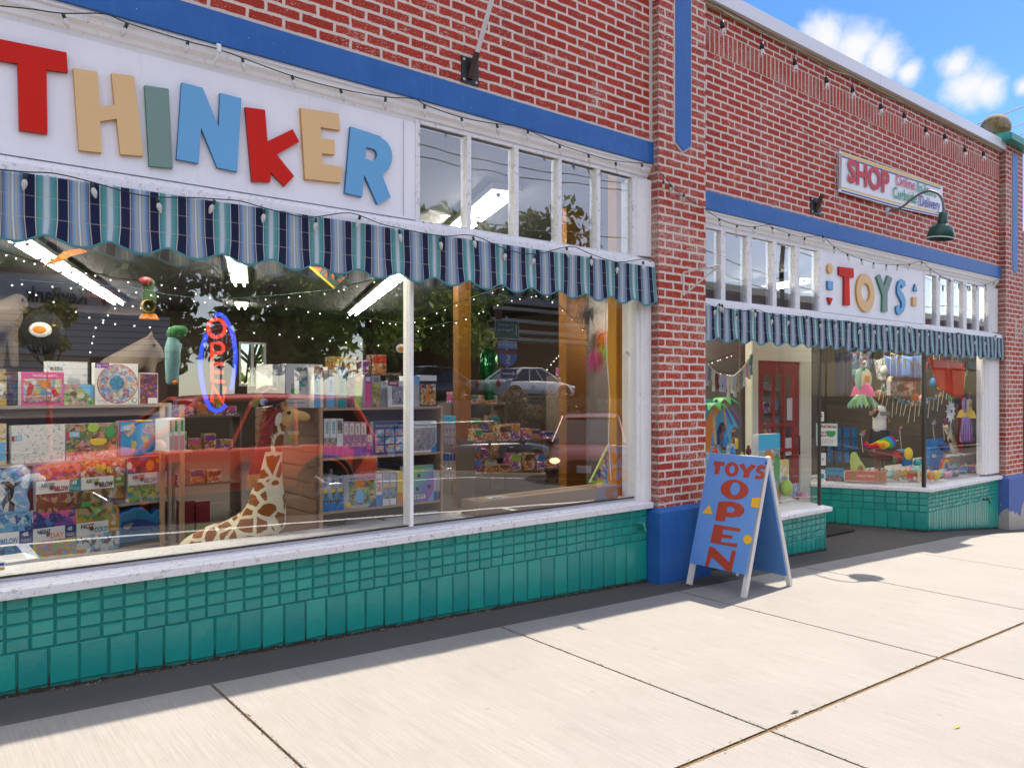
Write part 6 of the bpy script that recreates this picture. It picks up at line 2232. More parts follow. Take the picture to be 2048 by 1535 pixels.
def rack(x0, x1, Y, zs, lab, itemlab, n):
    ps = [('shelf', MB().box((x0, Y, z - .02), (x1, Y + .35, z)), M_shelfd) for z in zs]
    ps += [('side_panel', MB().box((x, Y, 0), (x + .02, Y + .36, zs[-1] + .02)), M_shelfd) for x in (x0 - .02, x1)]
    thing('display_rack', lab, 'shelving', ps)
    for z in zs:
        x = x0 + .03
        while x < x1 - .1:
            w, h = dim.uniform(.08, .2), dim.uniform(.09, .24)
            if x + w > x1 - .02:
                break
            fr3 = Fr((x, Y + .04), (1, 0))
            m = MB().box((x, Y + .04, z + .001), (x + w, Y + .2, z + h))
            c = dim.choice(DC)
            thing('toy_box', itemlab, 'toy', [('carton', m, ac('misc%d' % dim.randrange(6), dim.choice(['red yellow white', 'blue sky white', 'green lime white', 'purple pink white', 'orange cream brown', 'navy teal grey']), 24)), ('printed_panel', MB().box((x + .01, Y + .037, z + h * .55), (x + w - .01, Y + .04, z + h * .9)), cm(c))], itemlab)
            x += w + dim.uniform(.01, .06)


rack(XY(950, 3.6), XY(1120, 3.6), 3.6, [.45, .85], 'low dark rack of toys beyond the cardboard carton', 'small coloured toy box on the low dark rack', 3)
rack(XY(905, 5.0), XY(1010, 5.0), 5.0, [.5, .9, 1.3], 'dark rack of toys deep in the shop beside the orange column', 'small coloured toy box on the deep dark rack', 3)
rack(XY(660, 4.2), XY(800, 4.2), 4.2, [.5, .9, 1.3, 1.7], 'tall dark rack of toys behind the puzzle shelving', 'small coloured toy box on the tall dark rack', 3)
rack(XY(350, 5.2), XY(480, 5.2), 5.2, [.4, .8, 1.2], 'dark rack of toys deep behind the neon sign', 'small coloured toy box on the rack behind the neon sign', 3)
rack(7.9, 9.2, 4.4, [.5, .9, 1.3, 1.7], 'dark rack of toys facing the red entrance door', 'small coloured toy box on the rack facing the door', 3)
rack(10.3, 12.4, 3.6, [.3, .7, 1.1, 1.5], 'dark rack of toys behind the right display', 'small coloured toy box on the rack behind the right display', 3)
# feather boas / wigs hung by the yellow wall
for (x, y, c, lab) in ((1190, 712, 'pink', 'magenta tinsel wig hanging beside the yellow wall'), (1206, 700, 'lime', 'green tinsel wig hanging beside the yellow wall'), (1205, 672, 'orange', 'orange felt antlers hanging beside the yellow wall'), (1172, 625, 'black', 'black feather duster hanging near the orange column')):
    m = MB()
    c0_ = P(x, y, 1.3)
    rr = random.Random(x)
    for i in range(120):
        p = c0_ + V((rr.gauss(0, .05), rr.gauss(0, .03), rr.gauss(0, .04)))
        m.tube([p, p + V((rr.gauss(0, .02), 0, rr.gauss(-.06, .04)))], [.004, .002], 3, cap=False)
    tag(m.obj('tinsel_wig' if c in ('pink', 'lime') else 'costume_piece', cm(c), None, c0_), lab, 'costume')
# green sequin tail
m = MB().lathe(P(978, 800, 1.5), [(.04, 0), (.06, .12), (.09, .28), (.08, .42), (.04, .48)], 18, (0, 0, 1), 0)
tag(m.obj('sequin_costume', paint('green_sequins', (.005, .10, .03), .15, .9, 60, metal=.6), None, P(978, 800, 1.5)), 'green sequin mermaid costume on a stand', 'costume')
# sheets taped on the glass
t_ = P(6, 1132, .1)
thing('window_sticker', 'small white and blue card sticker in the lower left corner of the big window', 'sticker', [('sticker', MB().box((XY(-10, .08), .084, P(0, 1141, .08).z), (XY(10, .08), .0865, P(0, 1123, .08).z)), M_paper), ('stripe', MB().box((XY(-9, .08), .082, P(0, 1131, .08).z), (XY(8.5, .08), .084, P(0, 1126, .08).z)), cm('navy')), ('stripe', MB().box((XY(-9, .08), .082, P(0, 1140, .08).z), (XY(8.5, .08), .084, P(0, 1135, .08).z)), cm('ochre'))])
# egg-shaped bunting? two grey vents on the ceiling seen through the upper windows
vt = PT(905, 425, 8.4)
tag(MB().box((vt.x - .3, vt.y, 3.39), (vt.x + .3, vt.y + .6, 3.415)).obj('ceiling_vent', M_alu, None, vt), 'square ceiling vent seen through the first upper window', 'vent')

# ================================================================== the street opposite (seen mirrored in the shop glass)
M_sidg = NT('lap_siding')
_c = M_sidg.coord()
_s = M_sidg.node('SeparateXYZ', {0: _c})
_f = M_sidg.math('FRACT', M_sidg.math('MULTIPLY', _s.outputs[2], 4.5))
M_sidg = M_sidg.pbr(M_sidg.mix(M_sidg.math('LESS_THAN', _f, .13), (.66, .60, .52), (.18, .15, .12)), .7, 0, M_sidg.bump(_f, .8, .03))
M_bwall = brick_mat('bank_brick', 0, (.16, .05, .035), (.12, .04, .03), (.2, .15, .13), bw=.22, rh=.075)
YB = -26.0
bxr = RF(287, 600, YB).x
zt, zm = RF(120, 552, YB).z, RF(287, 632, YB).z
bk = [('fascia', MB().box((-26, YB - 12, zm), (bxr, YB, zt)), paint('bank_beige', (.72, .64, .55), .7, .06, 1)),
      ('fascia_cap', MB().box((-26, YB - .1, zt), (bxr + .08, YB + .08, zt + .14)), cm('brown')),
      ('lap_siding', MB().box((-26, YB - 12, zm - 1.5), (RF(337, 650, YB).x, YB + .2, zm - .02)), M_sidg),
      ('brick_wall', MB().box((RF(212, 700, YB).x, YB - 10, .9), (RF(337, 700, YB).x, YB - .1, zm - 1.5)), M_bwall),
      ('door', MB().box((RF(180, 700, YB).x, YB - 10, .9), (RF(212, 700, YB).x, YB - .4, zm - 1.5)), cm('black')),
      ('siding_wall', MB().box((-26, YB - 10, .9), (RF(180, 700, YB).x, YB - .1, zm - 1.5)), M_sidg)]
px_s = RF(172, 606, YB)
bk.append(('lettering', fit_text('KeyBank', V((px_s.x, YB + .03, RF(110, 606, YB).z)), (-1, 0, 0), Z1, .52, px_s.x - RF(50, 600, YB).x, bold=.02, depth=.05), cm('black')))
kx, kz = RF(200, 600, YB).x, RF(200, 600, YB).z
bk.append(('key_emblem', MB().prism([V((kx + .5, YB + .03, kz + .28)), V((kx + .5, YB + .03, kz)), V((kx + .2, YB + .03, kz)), V((kx + .1, YB + .03, kz - .25)), V((kx, YB + .03, kz)), V((kx - .5, YB + .03, kz + .05)), V((kx - .35, YB + .03, kz + .28))], (0, .04, 0)), cm('red')))
thing('bank_building', 'low beige bank with lap siding and KeyBank lettering across the street', 'building', bk)
# second low building to the right, open carport with pale beams
cx0, cx1 = RF(1030, 650, -24).x, RF(1140, 650, -24).x
cp = [('roof', MB().box((cx0 - 1, -36, RF(1080, 612, -24).z), (cx1 + 9, -24, RF(1080, 590, -24).z)), cm('grey'))]
for k, y in enumerate((620, 642, 663, 678)):
    cp.append(('beam', MB().box((cx0 - 1, -24.4, RF(1080, y, -24).z - .09), (cx1 + 9, -24 - k * .5 - .2, RF(1080, y, -24).z + .07)), cm('cream')))
cp.append(('rear_wall', MB().box((cx0 - 1, -36, .9), (cx1 + 9, -35.5, RF(1080, 612, -24).z)), cm('brown')))
for x in (cx0 - .8, cx1 + 3, cx1 + 8):
    cp.append(('post', MB().box((x, -24.6, .9), (x + .25, -24.3, RF(1080, 612, -24).z)), cm('brown')))
thing('carport_building', 'dark open carport with pale roof beams across the street', 'building', cp)
hb_ = MB().box((34, -60, 1), (80, -42, 6.5)).box((52, -58, 6.5), (66, -44, 8.6))
tag(hb_.obj('flat_roof_building', cm('brown'), None, (55, -45, 1)), 'brown flat roofed building far across the street', 'building')

rb_ = [('wall', MB().box((29, -32, -3), (95, -19, 6.4)), brick_mat('row_brick', 0, (.22, .04, .03), (.16, .035, .025), (.3, .22, .18), bw=.22, rh=.075)), ('parapet', MB().box((28.9, -19.2, 6.4), (95, -18.9, 6.75)), cm('cream'))]
for k in range(11):
    x = 31 + k * 5.6
    rb_.append(('shop_window', MB().box((x, -19.05, .2), (x + 4.2, -18.97, 2.9)), paint('row_glass', (.03, .04, .05), .1)))
    rb_.append(('shop_awning', MB().box((x - .2, -19, 3.0), (x + 4.4, -17.9, 3.5)), cm(('red', 'cream', 'teal')[k % 3])))
thing('brick_shop_row', 'red brick shop row with awnings farther down the street', 'building', rb_)
lb_ = MB().box((-95, -32, -1), (-30, -18, 4.6))
thing('low_white_building', 'long low cream building up the street beyond the bank', 'building', [('wall', lb_, cm('cream')), ('roof_edge', MB().box((-95, -18.1, 4.6), (-29.9, -17.8, 4.95)), cm('brown')), ('window_band', MB().box((-90, -18.02, 1.4), (-34, -17.96, 3.2)), paint('row_glass', (.03, .04, .05), .1))])

M_barkm = paint('bark', (.07, .05, .035), .9, .4, 6, .5)


def leafm(name, a, b):
    n = NT(name)
    c = n.coord()
    col = n.mix(n.noise(c, 1.2, 4, .7), a, b)
    col = n.mix(n.math('MULTIPLY', n.noise(c, 9, 3, .7), .6), col, tuple(x * 1.7 for x in b))
    bs = n.node('BsdfPrincipled', {'Base Color': col, 'Roughness': .6, 'Specular IOR Level': .3})
    tl = n.node('BsdfTranslucent', {'Color': col})
    mx = n.node('MixShader', {0: .3, 1: bs.outputs[0], 2: tl.outputs[0]})
    n.l.new(mx.outputs[0], n.out.inputs['Surface'])
    return n.m


LF = [leafm('maple_leaves', (.10, .17, .03), (.20, .29, .05)), leafm('fir_needles', (.02, .045, .02), (.04, .075, .03)), leafm('copper_leaves', (.16, .10, .03), (.14, .17, .04)), leafm('dark_leaves', (.05, .085, .022), (.10, .15, .035)), leafm('pink_blossom', (.62, .24, .22), (.16, .19, .06))]


def tree(base, H, cr, mat, label, n=26, leaf=.22, name='broadleaf_tree', per=110, seed=1, conic=False, low=.3, group='trees across the street'):
    rr = random.Random(seed)
    base = V(base)
    tr = MB().tube([base, base + V((.1, 0, H * .3)), base + V((-.05, .1, H * .6)), base + V((0, 0, H * .9))], [H * .028, H * .022, H * .013, .02], 9)
    cw = MB()
    for i in range(n):
        if conic:
            h = low + (1 - low) * (i + .5) / n
            r = cr * (1.05 - h) * rr.uniform(.7, 1.1)
            a = i * 2.4
            c = base + V((math.cos(a) * r * .55, math.sin(a) * r * .55, H * h))
            rad = (max(.3, r * .6), max(.3, r * .6), H * .05)
        else:
            a, h = rr.uniform(0, 6.28), rr.uniform(low, 1)
            q = math.sin(math.pi * min(1, .18 + (h - low) / (1 - low) * .72))
            r = cr * q * rr.uniform(.35, .95)
            c = base + V((math.cos(a) * r, math.sin(a) * r, H * h))
            rad = [cr * rr.uniform(.22, .36)] * 3
            if i < 9:
                tr.tube([base + V((0, 0, H * rr.uniform(.28, .5))), base.lerp(c, .6) + V((0, 0, H * .1)), c], [H * .012, H * .008, .015], 6)
        cw.cards(c, rad, per, leaf, 0, rr)
    return thing(name, label, 'tree', [('trunk', tr, M_barkm), ('crown', cw, mat)], group)


def at_t(px, py, Y):
    return RF(px, py, Y)


t = RF(104, 612, -18)
tree((t.x, -18.4, .95), t.z - .95, .85, LF[2], 'small copper and green street tree before the bank', 20, .08, 'street_tree', 110, 3, low=.62)
big = [(110, -44, 10, 4.2, 3, 'dark rounded tree behind the left part of the bank'), (215, -44, 12.5, 4.6, 3, 'broad dark tree rising behind the bank roof'), (345, -42, 13, 4.8, 3, 'tall shaded tree behind the right end of the bank'), (480, -42, 13.5, 5.0, 3, 'dense dark tree behind the STOP sign'),
       (610, -40, 13, 5.0, 0, 'sunlit maple behind the stop sign corner'), (960, -38, 10.5, 4.6, 3, 'tall maple with dark crown left of the carport'), (1090, -38, 13.5, 5.2, 3, 'tallest broadleaf tree behind the carport'), (1240, -44, 11.5, 4.6, 3, 'rounded tree behind the right end of the carport')]
for k, (px, Y, H, r, m, lab) in enumerate(big):
    x = RF(px, 700, Y).x
    tree((x, Y, .9), H, r, LF[m], lab, 30, .34, 'broadleaf_tree', 100, 10 + k, low=.18)
t = RF(735, 640, -19.5)
tree((t.x, -19.5, 1.0), 7.2, 2.9, LF[0], 'bright green maple close to the far kerb', 42, .15, 'maple_tree', 120, 40, low=.32)
t = RF(905, 640, -21)
tree((t.x, -21, 1.0), 7.5, 2.4, LF[0], 'second bright green maple beside the highway sign', 34, .15, 'maple_tree', 110, 41, low=.30)
for k, (x, Y, H, lab) in enumerate(((44, -50, 14, 'tall dark fir standing beyond the flat roofed building'), (60, -62, 12, 'smaller dark fir beyond the flat roofed building'), (27, -60, 16, 'old fir behind the maples across the street'))):
    tree((x, Y, .9), H, 3.2, LF[1], lab, 26, .3, 'fir_tree', 90, 60 + k, True, .12)
for k, (x, Y, H) in enumerate(((-40, -36, 11), (-55, -38, 13), (-72, -34, 12), (-28, -42, 12))):
    tree((x, Y, .9), H, 4.6, LF[3], 'broad tree up the street behind the cream building, %s' % ('second', 'third', 'fourth', 'nearest')[k], 26, .36, 'broadleaf_tree', 80, 120 + k, low=.2)
for k, (x, Y, H) in enumerate(((17, 42, 9), (30, 46, 8), (13, 60, 12), (5, 44, 8))):
    tree((x, Y, 0), H, 4, LF[k % 2 * 1 + 0], 'leafy green tree outside the rear window, %s' % ('nearest right', 'far right', 'tallest behind', 'left')[k], 20, .35, 'broadleaf_tree', 60, 80 + k, False, .15, 'trees behind the shop')
# blossom shrubs by the lot
for k, px in enumerate((1000, 1045, 1090, 1135, 1180, 1230)):
    t = RF(px, 770, -17.0)
    m = MB()
    rr = random.Random(k)
    zb_ = gz(t.x)
    for _ in range(10):
        m.cards(V((t.x + rr.uniform(-.5, .5), -17.1 + rr.uniform(-.15, .15), zb_ + rr.uniform(.9, 2.1))), (.42, .2, .36), 90, .06, 0, rr)
    thing('flower_shrub', 'pink flowering shrub before the retaining wall, %s from the left' % ('first', 'second', 'third', 'fourth', 'fifth', 'sixth')[k], 'shrub', [('foliage', m, LF[4]), ('stem', MB().tube([(t.x, -17.1, zb_ - .05), (t.x, -17.1, zb_ + 1.5)], .03, 6), M_barkm)], 'flowering shrubs across the street')


# ------------------------------------------------------------------ vehicles
M_cglass = NT('car_glass').pbr((.012, .014, .016), .06, 0, None, .8)
M_tyre = paint('tyre_rubber', (.014, .014, .015), .85, .2, 30)
M_rim = paint('alloy_rim', (.45, .46, .48), .3, .1, 10, metal=.7)
M_plas = paint('dark_trim', (.02, .02, .022), .6, .1, 10)
M_head = NT('headlight_lens').pbr((.75, .76, .78), .08, .2, None, .8)
M_tail = NT('tail_light_lens').pbr((.35, .008, .01), .12, 0, None, .7)


def car(cx, cy, z0, heading, L, W, H, col, label, kind='suv', name='parked_car', lit=False):
    """heading +1: nose towards +x, -1: towards -x"""
    pm = NT('car_paint_' + str(len(bpy.data.materials)))
    pm = pm.pbr(col, .28, 0, None, .5, **{'Coat Weight': .8, 'Coat Roughness': .05})
    hd_ = heading
    T = lambda x, y, z: V((cx + hd_ * x, cy + y, z0 + z))
    h = L / 2
    belt = H * (.60 if kind == 'suv' else .62)
    # lower body: stations along x, profile heights
    if kind == 'suv':
        st = [(-h, .62, .44, .80), (-h + .08, belt, .26, .90), (-h * .55, belt + .02, .22, .97), (0, belt, .22, 1), (h * .40, belt - .01, .22, 1), (h * .50, belt - .03, .22, .99), (h * .80, belt - .13, .24, .95), (h - .10, belt - .27, .28, .86), (h, .52, .36, .74)]
    else:
        st = [(-h, .60, .40, .80), (-h + .1, belt + .03, .26, .90), (-h * .6, belt + .03, .20, .97), (0, belt, .18, 1), (h * .45, belt - .03, .18, 1), (h * .55, belt - .05, .2, .99), (h * .82, belt - .16, .22, .94), (h - .1, belt - .28, .26, .85), (h, .46, .34, .72)]
    b = MB()
    vs = []
    prof = 10
    for (x, zt_, zb_, wf) in st:
        w_ = W / 2 * wf
        ring = [(-w_ * .93, zb_), (-w_, zb_ + .12), (-w_ * 1.0, (zb_ + zt_) * .5), (-w_ * .985, zt_ - .10), (-w_ * .90, zt_), (w_ * .90, zt_), (w_ * .985, zt_ - .10), (w_, (zb_ + zt_) * .5), (w_, zb_ + .12), (w_ * .93, zb_)]
        vs += [T(x, y, z) for y, z in ring]
    n = len(st)
    fs = [(i * prof + j, (i + 1) * prof + j, (i + 1) * prof + (j + 1) % prof, i * prof + (j + 1) % prof) for i in range(n - 1) for j in range(prof)]
    b.add(vs, fs, 0, True)
    b.add(vs[:prof], [tuple(range(prof))]).add(vs[-prof:], [tuple(range(prof))[::-1]])
    # greenhouse
    if kind == 'suv':
        g0, g1, r0, r1 = -h + .12, h * .46, -h + .42, h * .12
    elif kind == 'wagon':
        g0, g1, r0, r1 = -h + .12, h * .50, -h + .62, h * .08
    else:
        g0, g1, r0, r1 = -h * .72, h * .52, -h * .38, h * .12
    wb, wt = W / 2 * .93, W / 2 * .74
    zr = H - .05
    gh = MB()
    lo = [T(g0, -wb, belt - .02), T(g1, -wb, belt - .03), T(g1, wb, belt - .03), T(g0, wb, belt - .02)]
    hi = [T(r0, -wt, zr), T(r1, -wt, zr), T(r1, wt, zr), T(r0, wt, zr)]
    gh.add(lo + hi, [(0, 1, 5, 4), (1, 2, 6, 5), (2, 3, 7, 6), (3, 0, 4, 7), (4, 5, 6, 7)])
    rf = MB()
    rv = []
    for (x, zz_) in ((r0 - .06, zr - .02), (r0 + .1, zr + .03), ((r0 + r1) / 2, zr + .05), (r1 - .1, zr + .03), (r1 + .08, zr - .03)):
        rv += [T(x, -wt - .025, zz_ - .035), T(x, -wt * .8, zz_ + .012), T(x, 0, zz_ + .025), T(x, wt * .8, zz_ + .012), T(x, wt + .025, zz_ - .035)]
    rf.add(rv, [(i * 5 + j, (i + 1) * 5 + j, (i + 1) * 5 + j + 1, i * 5 + j + 1) for i in range(4) for j in range(4)], 0, True)
    pl = MB()
    for s in (-1, 1):
        pl.tube([T(g1, s * wb, belt - .03), T(r1, s * wt, zr)], .045, 6)
        pl.tube([T(g0, s * wb, belt - .02), T(r0, s * wt, zr)], .07, 6)
        pl.tube([T(r0, s * (wt + .015), zr), T(r1, s * (wt + .015), zr)], .035, 6)
        for f in (.38, .66):
            pl.tube([T(g0 + (g1 - g0) * f, s * (wb + .002), belt - .02), T(r0 + (r1 - r0) * (f + .02), s * (wt + .004), zr)], .028, 6)
    ps = [('body', b, pm), ('window_glass', gh, M_cglass), ('roof', rf, pm), ('pillars', pl, pm)]
    wr_ = .345 if kind == 'suv' else .32
    for x in (-h * .60, h * .62):
        for s in (-1, 1):
            c = T(x, s * (W / 2 * .99), wr_)
            ax = (0, s, 0)
            ty = MB().lathe(c, [(.0, -.2), (wr_, -.2), (wr_, -.01), (wr_ * .93, .02), (wr_ * .68, .02), (wr_ * .66, -.01)], 28, ax)
            rm = MB().lathe(c, [(wr_ * .67, .012), (wr_ * .62, -.02), (wr_ * .25, -.012), (.05, .015), (0, .018)], 28, ax)
            sp = MB()
            for k in range(5):
                a = 2 * math.pi * k / 5
                d = V((math.cos(a), 0, math.sin(a)))
                sp.tube([c + V((0, s * .012, 0)), c + d * wr_ * .63 + V((0, s * .006, 0))], [.04, .028], 5)
            ar = MB()
            arc_ = [c + V((math.cos(t) * (wr_ + .055), s * .004, math.sin(t) * (wr_ + .055))) for t in [math.pi * i / 14 for i in range(15)]]
            ar.tube(arc_, .035, 6)
            ps.append(('wheel', ty, M_tyre, [('rim', rm, M_plas), ('spokes', sp, M_rim)]))
            ps.append(('wheel_arch', ar, M_plas))
    for s in (-1, 1):
        ps.append(('headlight', MB().ball(T(h - .16, s * W * .36, .62 if kind == 'suv' else .60), (.20, .16, .10) if not lit else (.15, .13, .075), 14, 8), M_head if not lit else emit('headlight_lit', (1, .8, .5), .9, False)))
        ps.append(('tail_light', MB().ball(T(-h + .10, s * W * .41, belt - .14), (.10, .09, .16), 12, 8), M_tail))
        ps.append(('side_mirror', MB().ball(T(g1 - .18, s * (W / 2 + .10), belt + .04), (.07, .11, .075), 12, 8), pm))
        for x in (-.35, .55):
            ps.append(('door_handle', MB().tube([T(x, s * (W / 2 + .006), belt - .16), T(x + .16, s * (W / 2 + .006), belt - .16)], .013, 6), pm))
        sl_ = MB().box(tuple(min(a, b_) for a, b_ in zip(T(-h * .42, s * W / 2 - .03, .25), T(h * .42, s * W / 2 + .012, .36))), tuple(max(a, b_) for a, b_ in zip(T(-h * .42, s * W / 2 - .03, .25), T(h * .42, s * W / 2 + .012, .36))))
        ps.append(('side_skirt', sl_, M_plas))
    for x, nm in ((h - .02, 'front_bumper'), (-h + .02, 'rear_bumper')):
        ps.append((nm, MB().ball(T(x - .05 * (1 if x > 0 else -1), 0, .40), (.12, W * .42, .12), 18, 8), M_plas))
    ps.append(('grille', MB().ball(T(h - .03, 0, .60), (.04, W * .24, .06), 14, 6), M_black))
    for x in (h + .075, -h - .075):
        zc = .45 if x > 0 else .72
        p = T(x * (1 if x > 0 else .975), 0, zc)
        ps.append(('licence_plate', MB().box((p.x - .012, p.y - .155, p.z - .075), (p.x + .012, p.y + .155, p.z + .075)), cm('white')))
    return thing(name, label, 'car', ps)


car(3.35, -6.45, gz(3.3) - .15, -1, 4.45, 1.85, 1.58, (.66, .062, .014), 'orange-red SUV parked at the near kerb behind the viewpoint', 'suv')
hatch = car(12.7, -8.5, gz(12) - .15, -1, 4.0, 1.72, 1.52, (.16, .008, .008), 'dark red hatchback with its headlights on driving in the near lane', 'wagon', 'moving_car', True)
hatch.rotation_euler.z = R(-42)
car(11.8, -12.0, gz(14) - .15, 1, 4.7, 1.78, 1.48, (.015, .018, .03), 'dark blue wagon seen from behind in the far lane', 'wagon', 'moving_car')
t = RF(1035, 760, -21)
car(t.x + .5, -21.0, 1.0, 1, 4.4, 1.75, 1.45, (.62, .63, .64), 'white sedan parked up in the lot across the street', 'sedan')
car(RF(860, 780, -21).x, -21.5, 1.0, -1, 4.4, 1.75, 1.45, (.05, .05, .055), 'charcoal sedan parked in the lot behind the maple', 'sedan')
car(RF(1560, 800, -22).x, -20.5, 1.0, -1, 4.4, 1.8, 1.5, (.35, .36, .38), 'silver sedan parked in the lot beyond the carport', 'sedan')
# highway signs on a pole ------------------------------------------------------------
YS = -17.1
SX = (-1, 0, 0)
pc = RF(1014, 700, YS)
pn_ = MB().tube([(pc.x, YS - .03, gz(pc.x) - .1), (pc.x, YS - .03, RF(1014, 632, YS).z)], .03, 10)


def plate(x0, y0, x1, y1, mt, edge='white', Y=YS):
    a, b = RF(x0, y0, Y), RF(x1, y1, Y)
    xa, xb = min(a.x, b.x), max(a.x, b.x)
    m = MB().box((xa, Y, b.z), (xb, Y + .01, a.z))
    m2 = MB().box((xa + .02, Y + .01, b.z + .02), (xb - .02, Y + .014, a.z - .02))
    return m, m2, V((xa, Y, b.z)), V((xb, Y, a.z))


g0_, g1_, lo_, hi_ = plate(989, 639, 1038, 679, None)
M_sgr = paint('sign_green', (.01, .14, .09), .4, .05)
w_ = hi_.x - lo_.x
h_ = hi_.z - lo_.z
ps = [('pole', pn_, M_alu), ('green_panel', g0_, cm('white'), [('panel_face', g1_, M_sgr)])]
ps.append(('lettering', fit_text('Capitol', V((hi_.x - .25 * w_, YS + .015, lo_.z + h_ * .70)), SX, Z1, h_ * .13, w_ * .62, depth=.003), cm('white')))
ps.append(('lettering', fit_text('Highway', V((hi_.x - .25 * w_, YS + .015, lo_.z + h_ * .42)), SX, Z1, h_ * .13, w_ * .68, depth=.003), cm('white')))
ax_ = hi_.x - .12 * w_
ps.append(('arrow', MB().prism([V((ax_ - .015, YS + .015, lo_.z + h_ * .2)), V((ax_ + .015, YS + .015, lo_.z + h_ * .2)), V((ax_ + .015, YS + .015, lo_.z + h_ * .65)), V((ax_ + .05, YS + .015, lo_.z + h_ * .65)), V((ax_, YS + .015, lo_.z + h_ * .8)), V((ax_ - .05, YS + .015, lo_.z + h_ * .65)), V((ax_ - .015, YS + .015, lo_.z + h_ * .65))], (0, .003, 0)), cm('white')))
b0_, b1_, l2, h2 = plate(996, 682, 1033, 698, None)
ps.append(('north_plate', b0_, cm('white'), [('panel_face', b1_, cm('blue'))]))
ps.append(('lettering', fit_text('NORTH', V((h2.x - .06, YS + .016, l2.z + .06)), SX, Z1, (h2.z - l2.z) - .12, (h2.x - l2.x) - .12, bold=.02, depth=.003), cm('white')))
l3, h3 = RF(998, 733, YS), RF(1033, 700, YS)
xm = (l3.x + h3.x) / 2
wd_ = abs(h3.x - l3.x) / 2
shd = [V((xm + wd_ * u, YS + .002, l3.z + (h3.z - l3.z) * v)) for u, v in ((-.8, 1), (0, .93), (.8, 1), (1, .75), (.98, .45), (.6, .15), (0, 0), (-.6, .15), (-.98, .45), (-1, .75))]
ps.append(('shield', MB().prism(shd, (0, .01, 0)), cm('blue'), [('shield_top', MB().prism([shd[0] + V((.03, .012, -.02)), shd[1] + V((0, .012, -.02)), shd[2] + V((-.03, .012, -.02)), shd[3] + V((-.03, .012, 0)), shd[9] + V((.03, .012, 0))], (0, .003, 0)), cm('red'))]))
ps.append(('lettering', text_mb('5', V((xm, YS + .02, l3.z + .12)), SX, Z1, (h3.z - l3.z) * .48, bold=.03, depth=.003, align='CENTER'), cm('white')))
a0_, a1_, l4, h4 = plate(1000, 736, 1033, 757, None)
ps.append(('arrow_plate', a0_, cm('white'), [('panel_face', a1_, cm('navy'))]))
zc = (l4.z + h4.z) / 2
ps.append(('arrow', MB().prism([V((l4.x + .08, YS + .016, zc - .03)), V((h4.x - .2, YS + .016, zc - .03)), V((h4.x - .2, YS + .016, zc - .09)), V((h4.x - .06, YS + .016, zc)), V((h4.x - .2, YS + .016, zc + .09)), V((h4.x - .2, YS + .016, zc + .03)), V((l4.x + .08, YS + .016, zc + .03))], (0, .003, 0)), cm('white')))
thing('highway_sign', 'green Capitol Highway sign over a NORTH plate and Interstate 5 shield on a pole', 'road sign', ps, )


def stop_sign(px, py, Y, r, label, flip=1):
    c = RF(px, py, Y)
    oc = lambda rr_, o: [c + V((rr_ * math.cos(math.pi / 8 + math.pi / 4 * k), o, rr_ * math.sin(math.pi / 8 + math.pi / 4 * k))) for k in range(8)]
    return thing('stop_sign', label, 'road sign', [('pole', MB().tube([(c.x, Y - .04, c.z - 3), (c.x, Y - .04, c.z + r)], .03, 8), M_alu), ('plate', MB().prism(oc(r, 0), (0, .006, 0)), cm('white'), [('red_face', MB().prism(oc(r * .93, .0065), (0, .003, 0)), cm('red'))]), ('lettering', text_mb('STOP', c + V((0, .011, -r * .32)), SX, Z1, r * .62, wide=.72, bold=.02, depth=.003, align='CENTER'), cm('white'))])


stop_sign(442, 676, -19.2, .45, 'red octagonal STOP sign across the street')
# utility pole and wires
pu = RF(1186, 420, -16.95)
ps = [('pole', MB().tube([(pu.x, -16.95, -1), (pu.x, -16.95, 12)], [.17, .12], 12), M_barkm), ('lamp_arm', MB().tube([(pu.x, -16.95, 8.2), (pu.x - .8, -16.3, 9.4), (pu.x - 2.4, -15.2, 9.9)], .05, 8), M_alu), ('lamp_head', MB().ball((pu.x - 2.8, -14.9, 9.9), (.4, .2, .1), 14, 8), M_alu), ('crossarm', MB().box((pu.x - 1.1, -17.1, 10.6), (pu.x + 1.1, -16.98, 10.72)), M_barkm)]
thing('utility_pole', 'brown utility pole with a street lamp arm across the street', 'utility pole', ps)
ps = [('pole', MB().tube([(34, -16.95, -3), (34, -16.95, 11)], [.17, .12], 12), M_barkm), ('crossarm', MB().box((32.9, -17.1, 9.7), (35.1, -16.98, 9.82)), M_barkm)]
thing('utility_pole', 'second brown utility pole farther down the street', 'utility pole', ps)
for k, (z, y) in enumerate(((7.2, -16.9), (7.9, -16.9), (8.6, -16.9), (10.7, -17.6), (10.7, -16.3))):
    path = [V((x, y + .3 * math.sin(k), z - 1.1 * math.sin(math.pi * ((x + 30) % 28) / 28) - .03 * x)) for x in range(-30, 90, 4)]
    tag(MB().tube(path, .02, 4).obj('power_line', M_black, None, path[8]), 'black power line over the far side of the street, %s' % ('lowest of the five', 'second lowest of the five', 'middle of the five', 'inner of the two highest', 'outer of the two highest')[k], 'power line', 'power lines over the street')
# red bollard before the bank
t = RF(97, 715, -17.15)
tag(MB().tube([(t.x, -17.1, gz(t.x)), (t.x, -17.1, 1.9)], .07, 12).ball((t.x, -17.1, 1.9), .07, 12, 6).obj('red_bollard', cm('red'), None, (t.x, -17.1, 0)), 'dark red post in front of the small street tree', 'bollard')

# ================================================================== second bay displays
# light curtain wall and bunting, left display ----------------------------------
FL = Fr((6, .55), (1, 0))
ZDK = ZS + .085


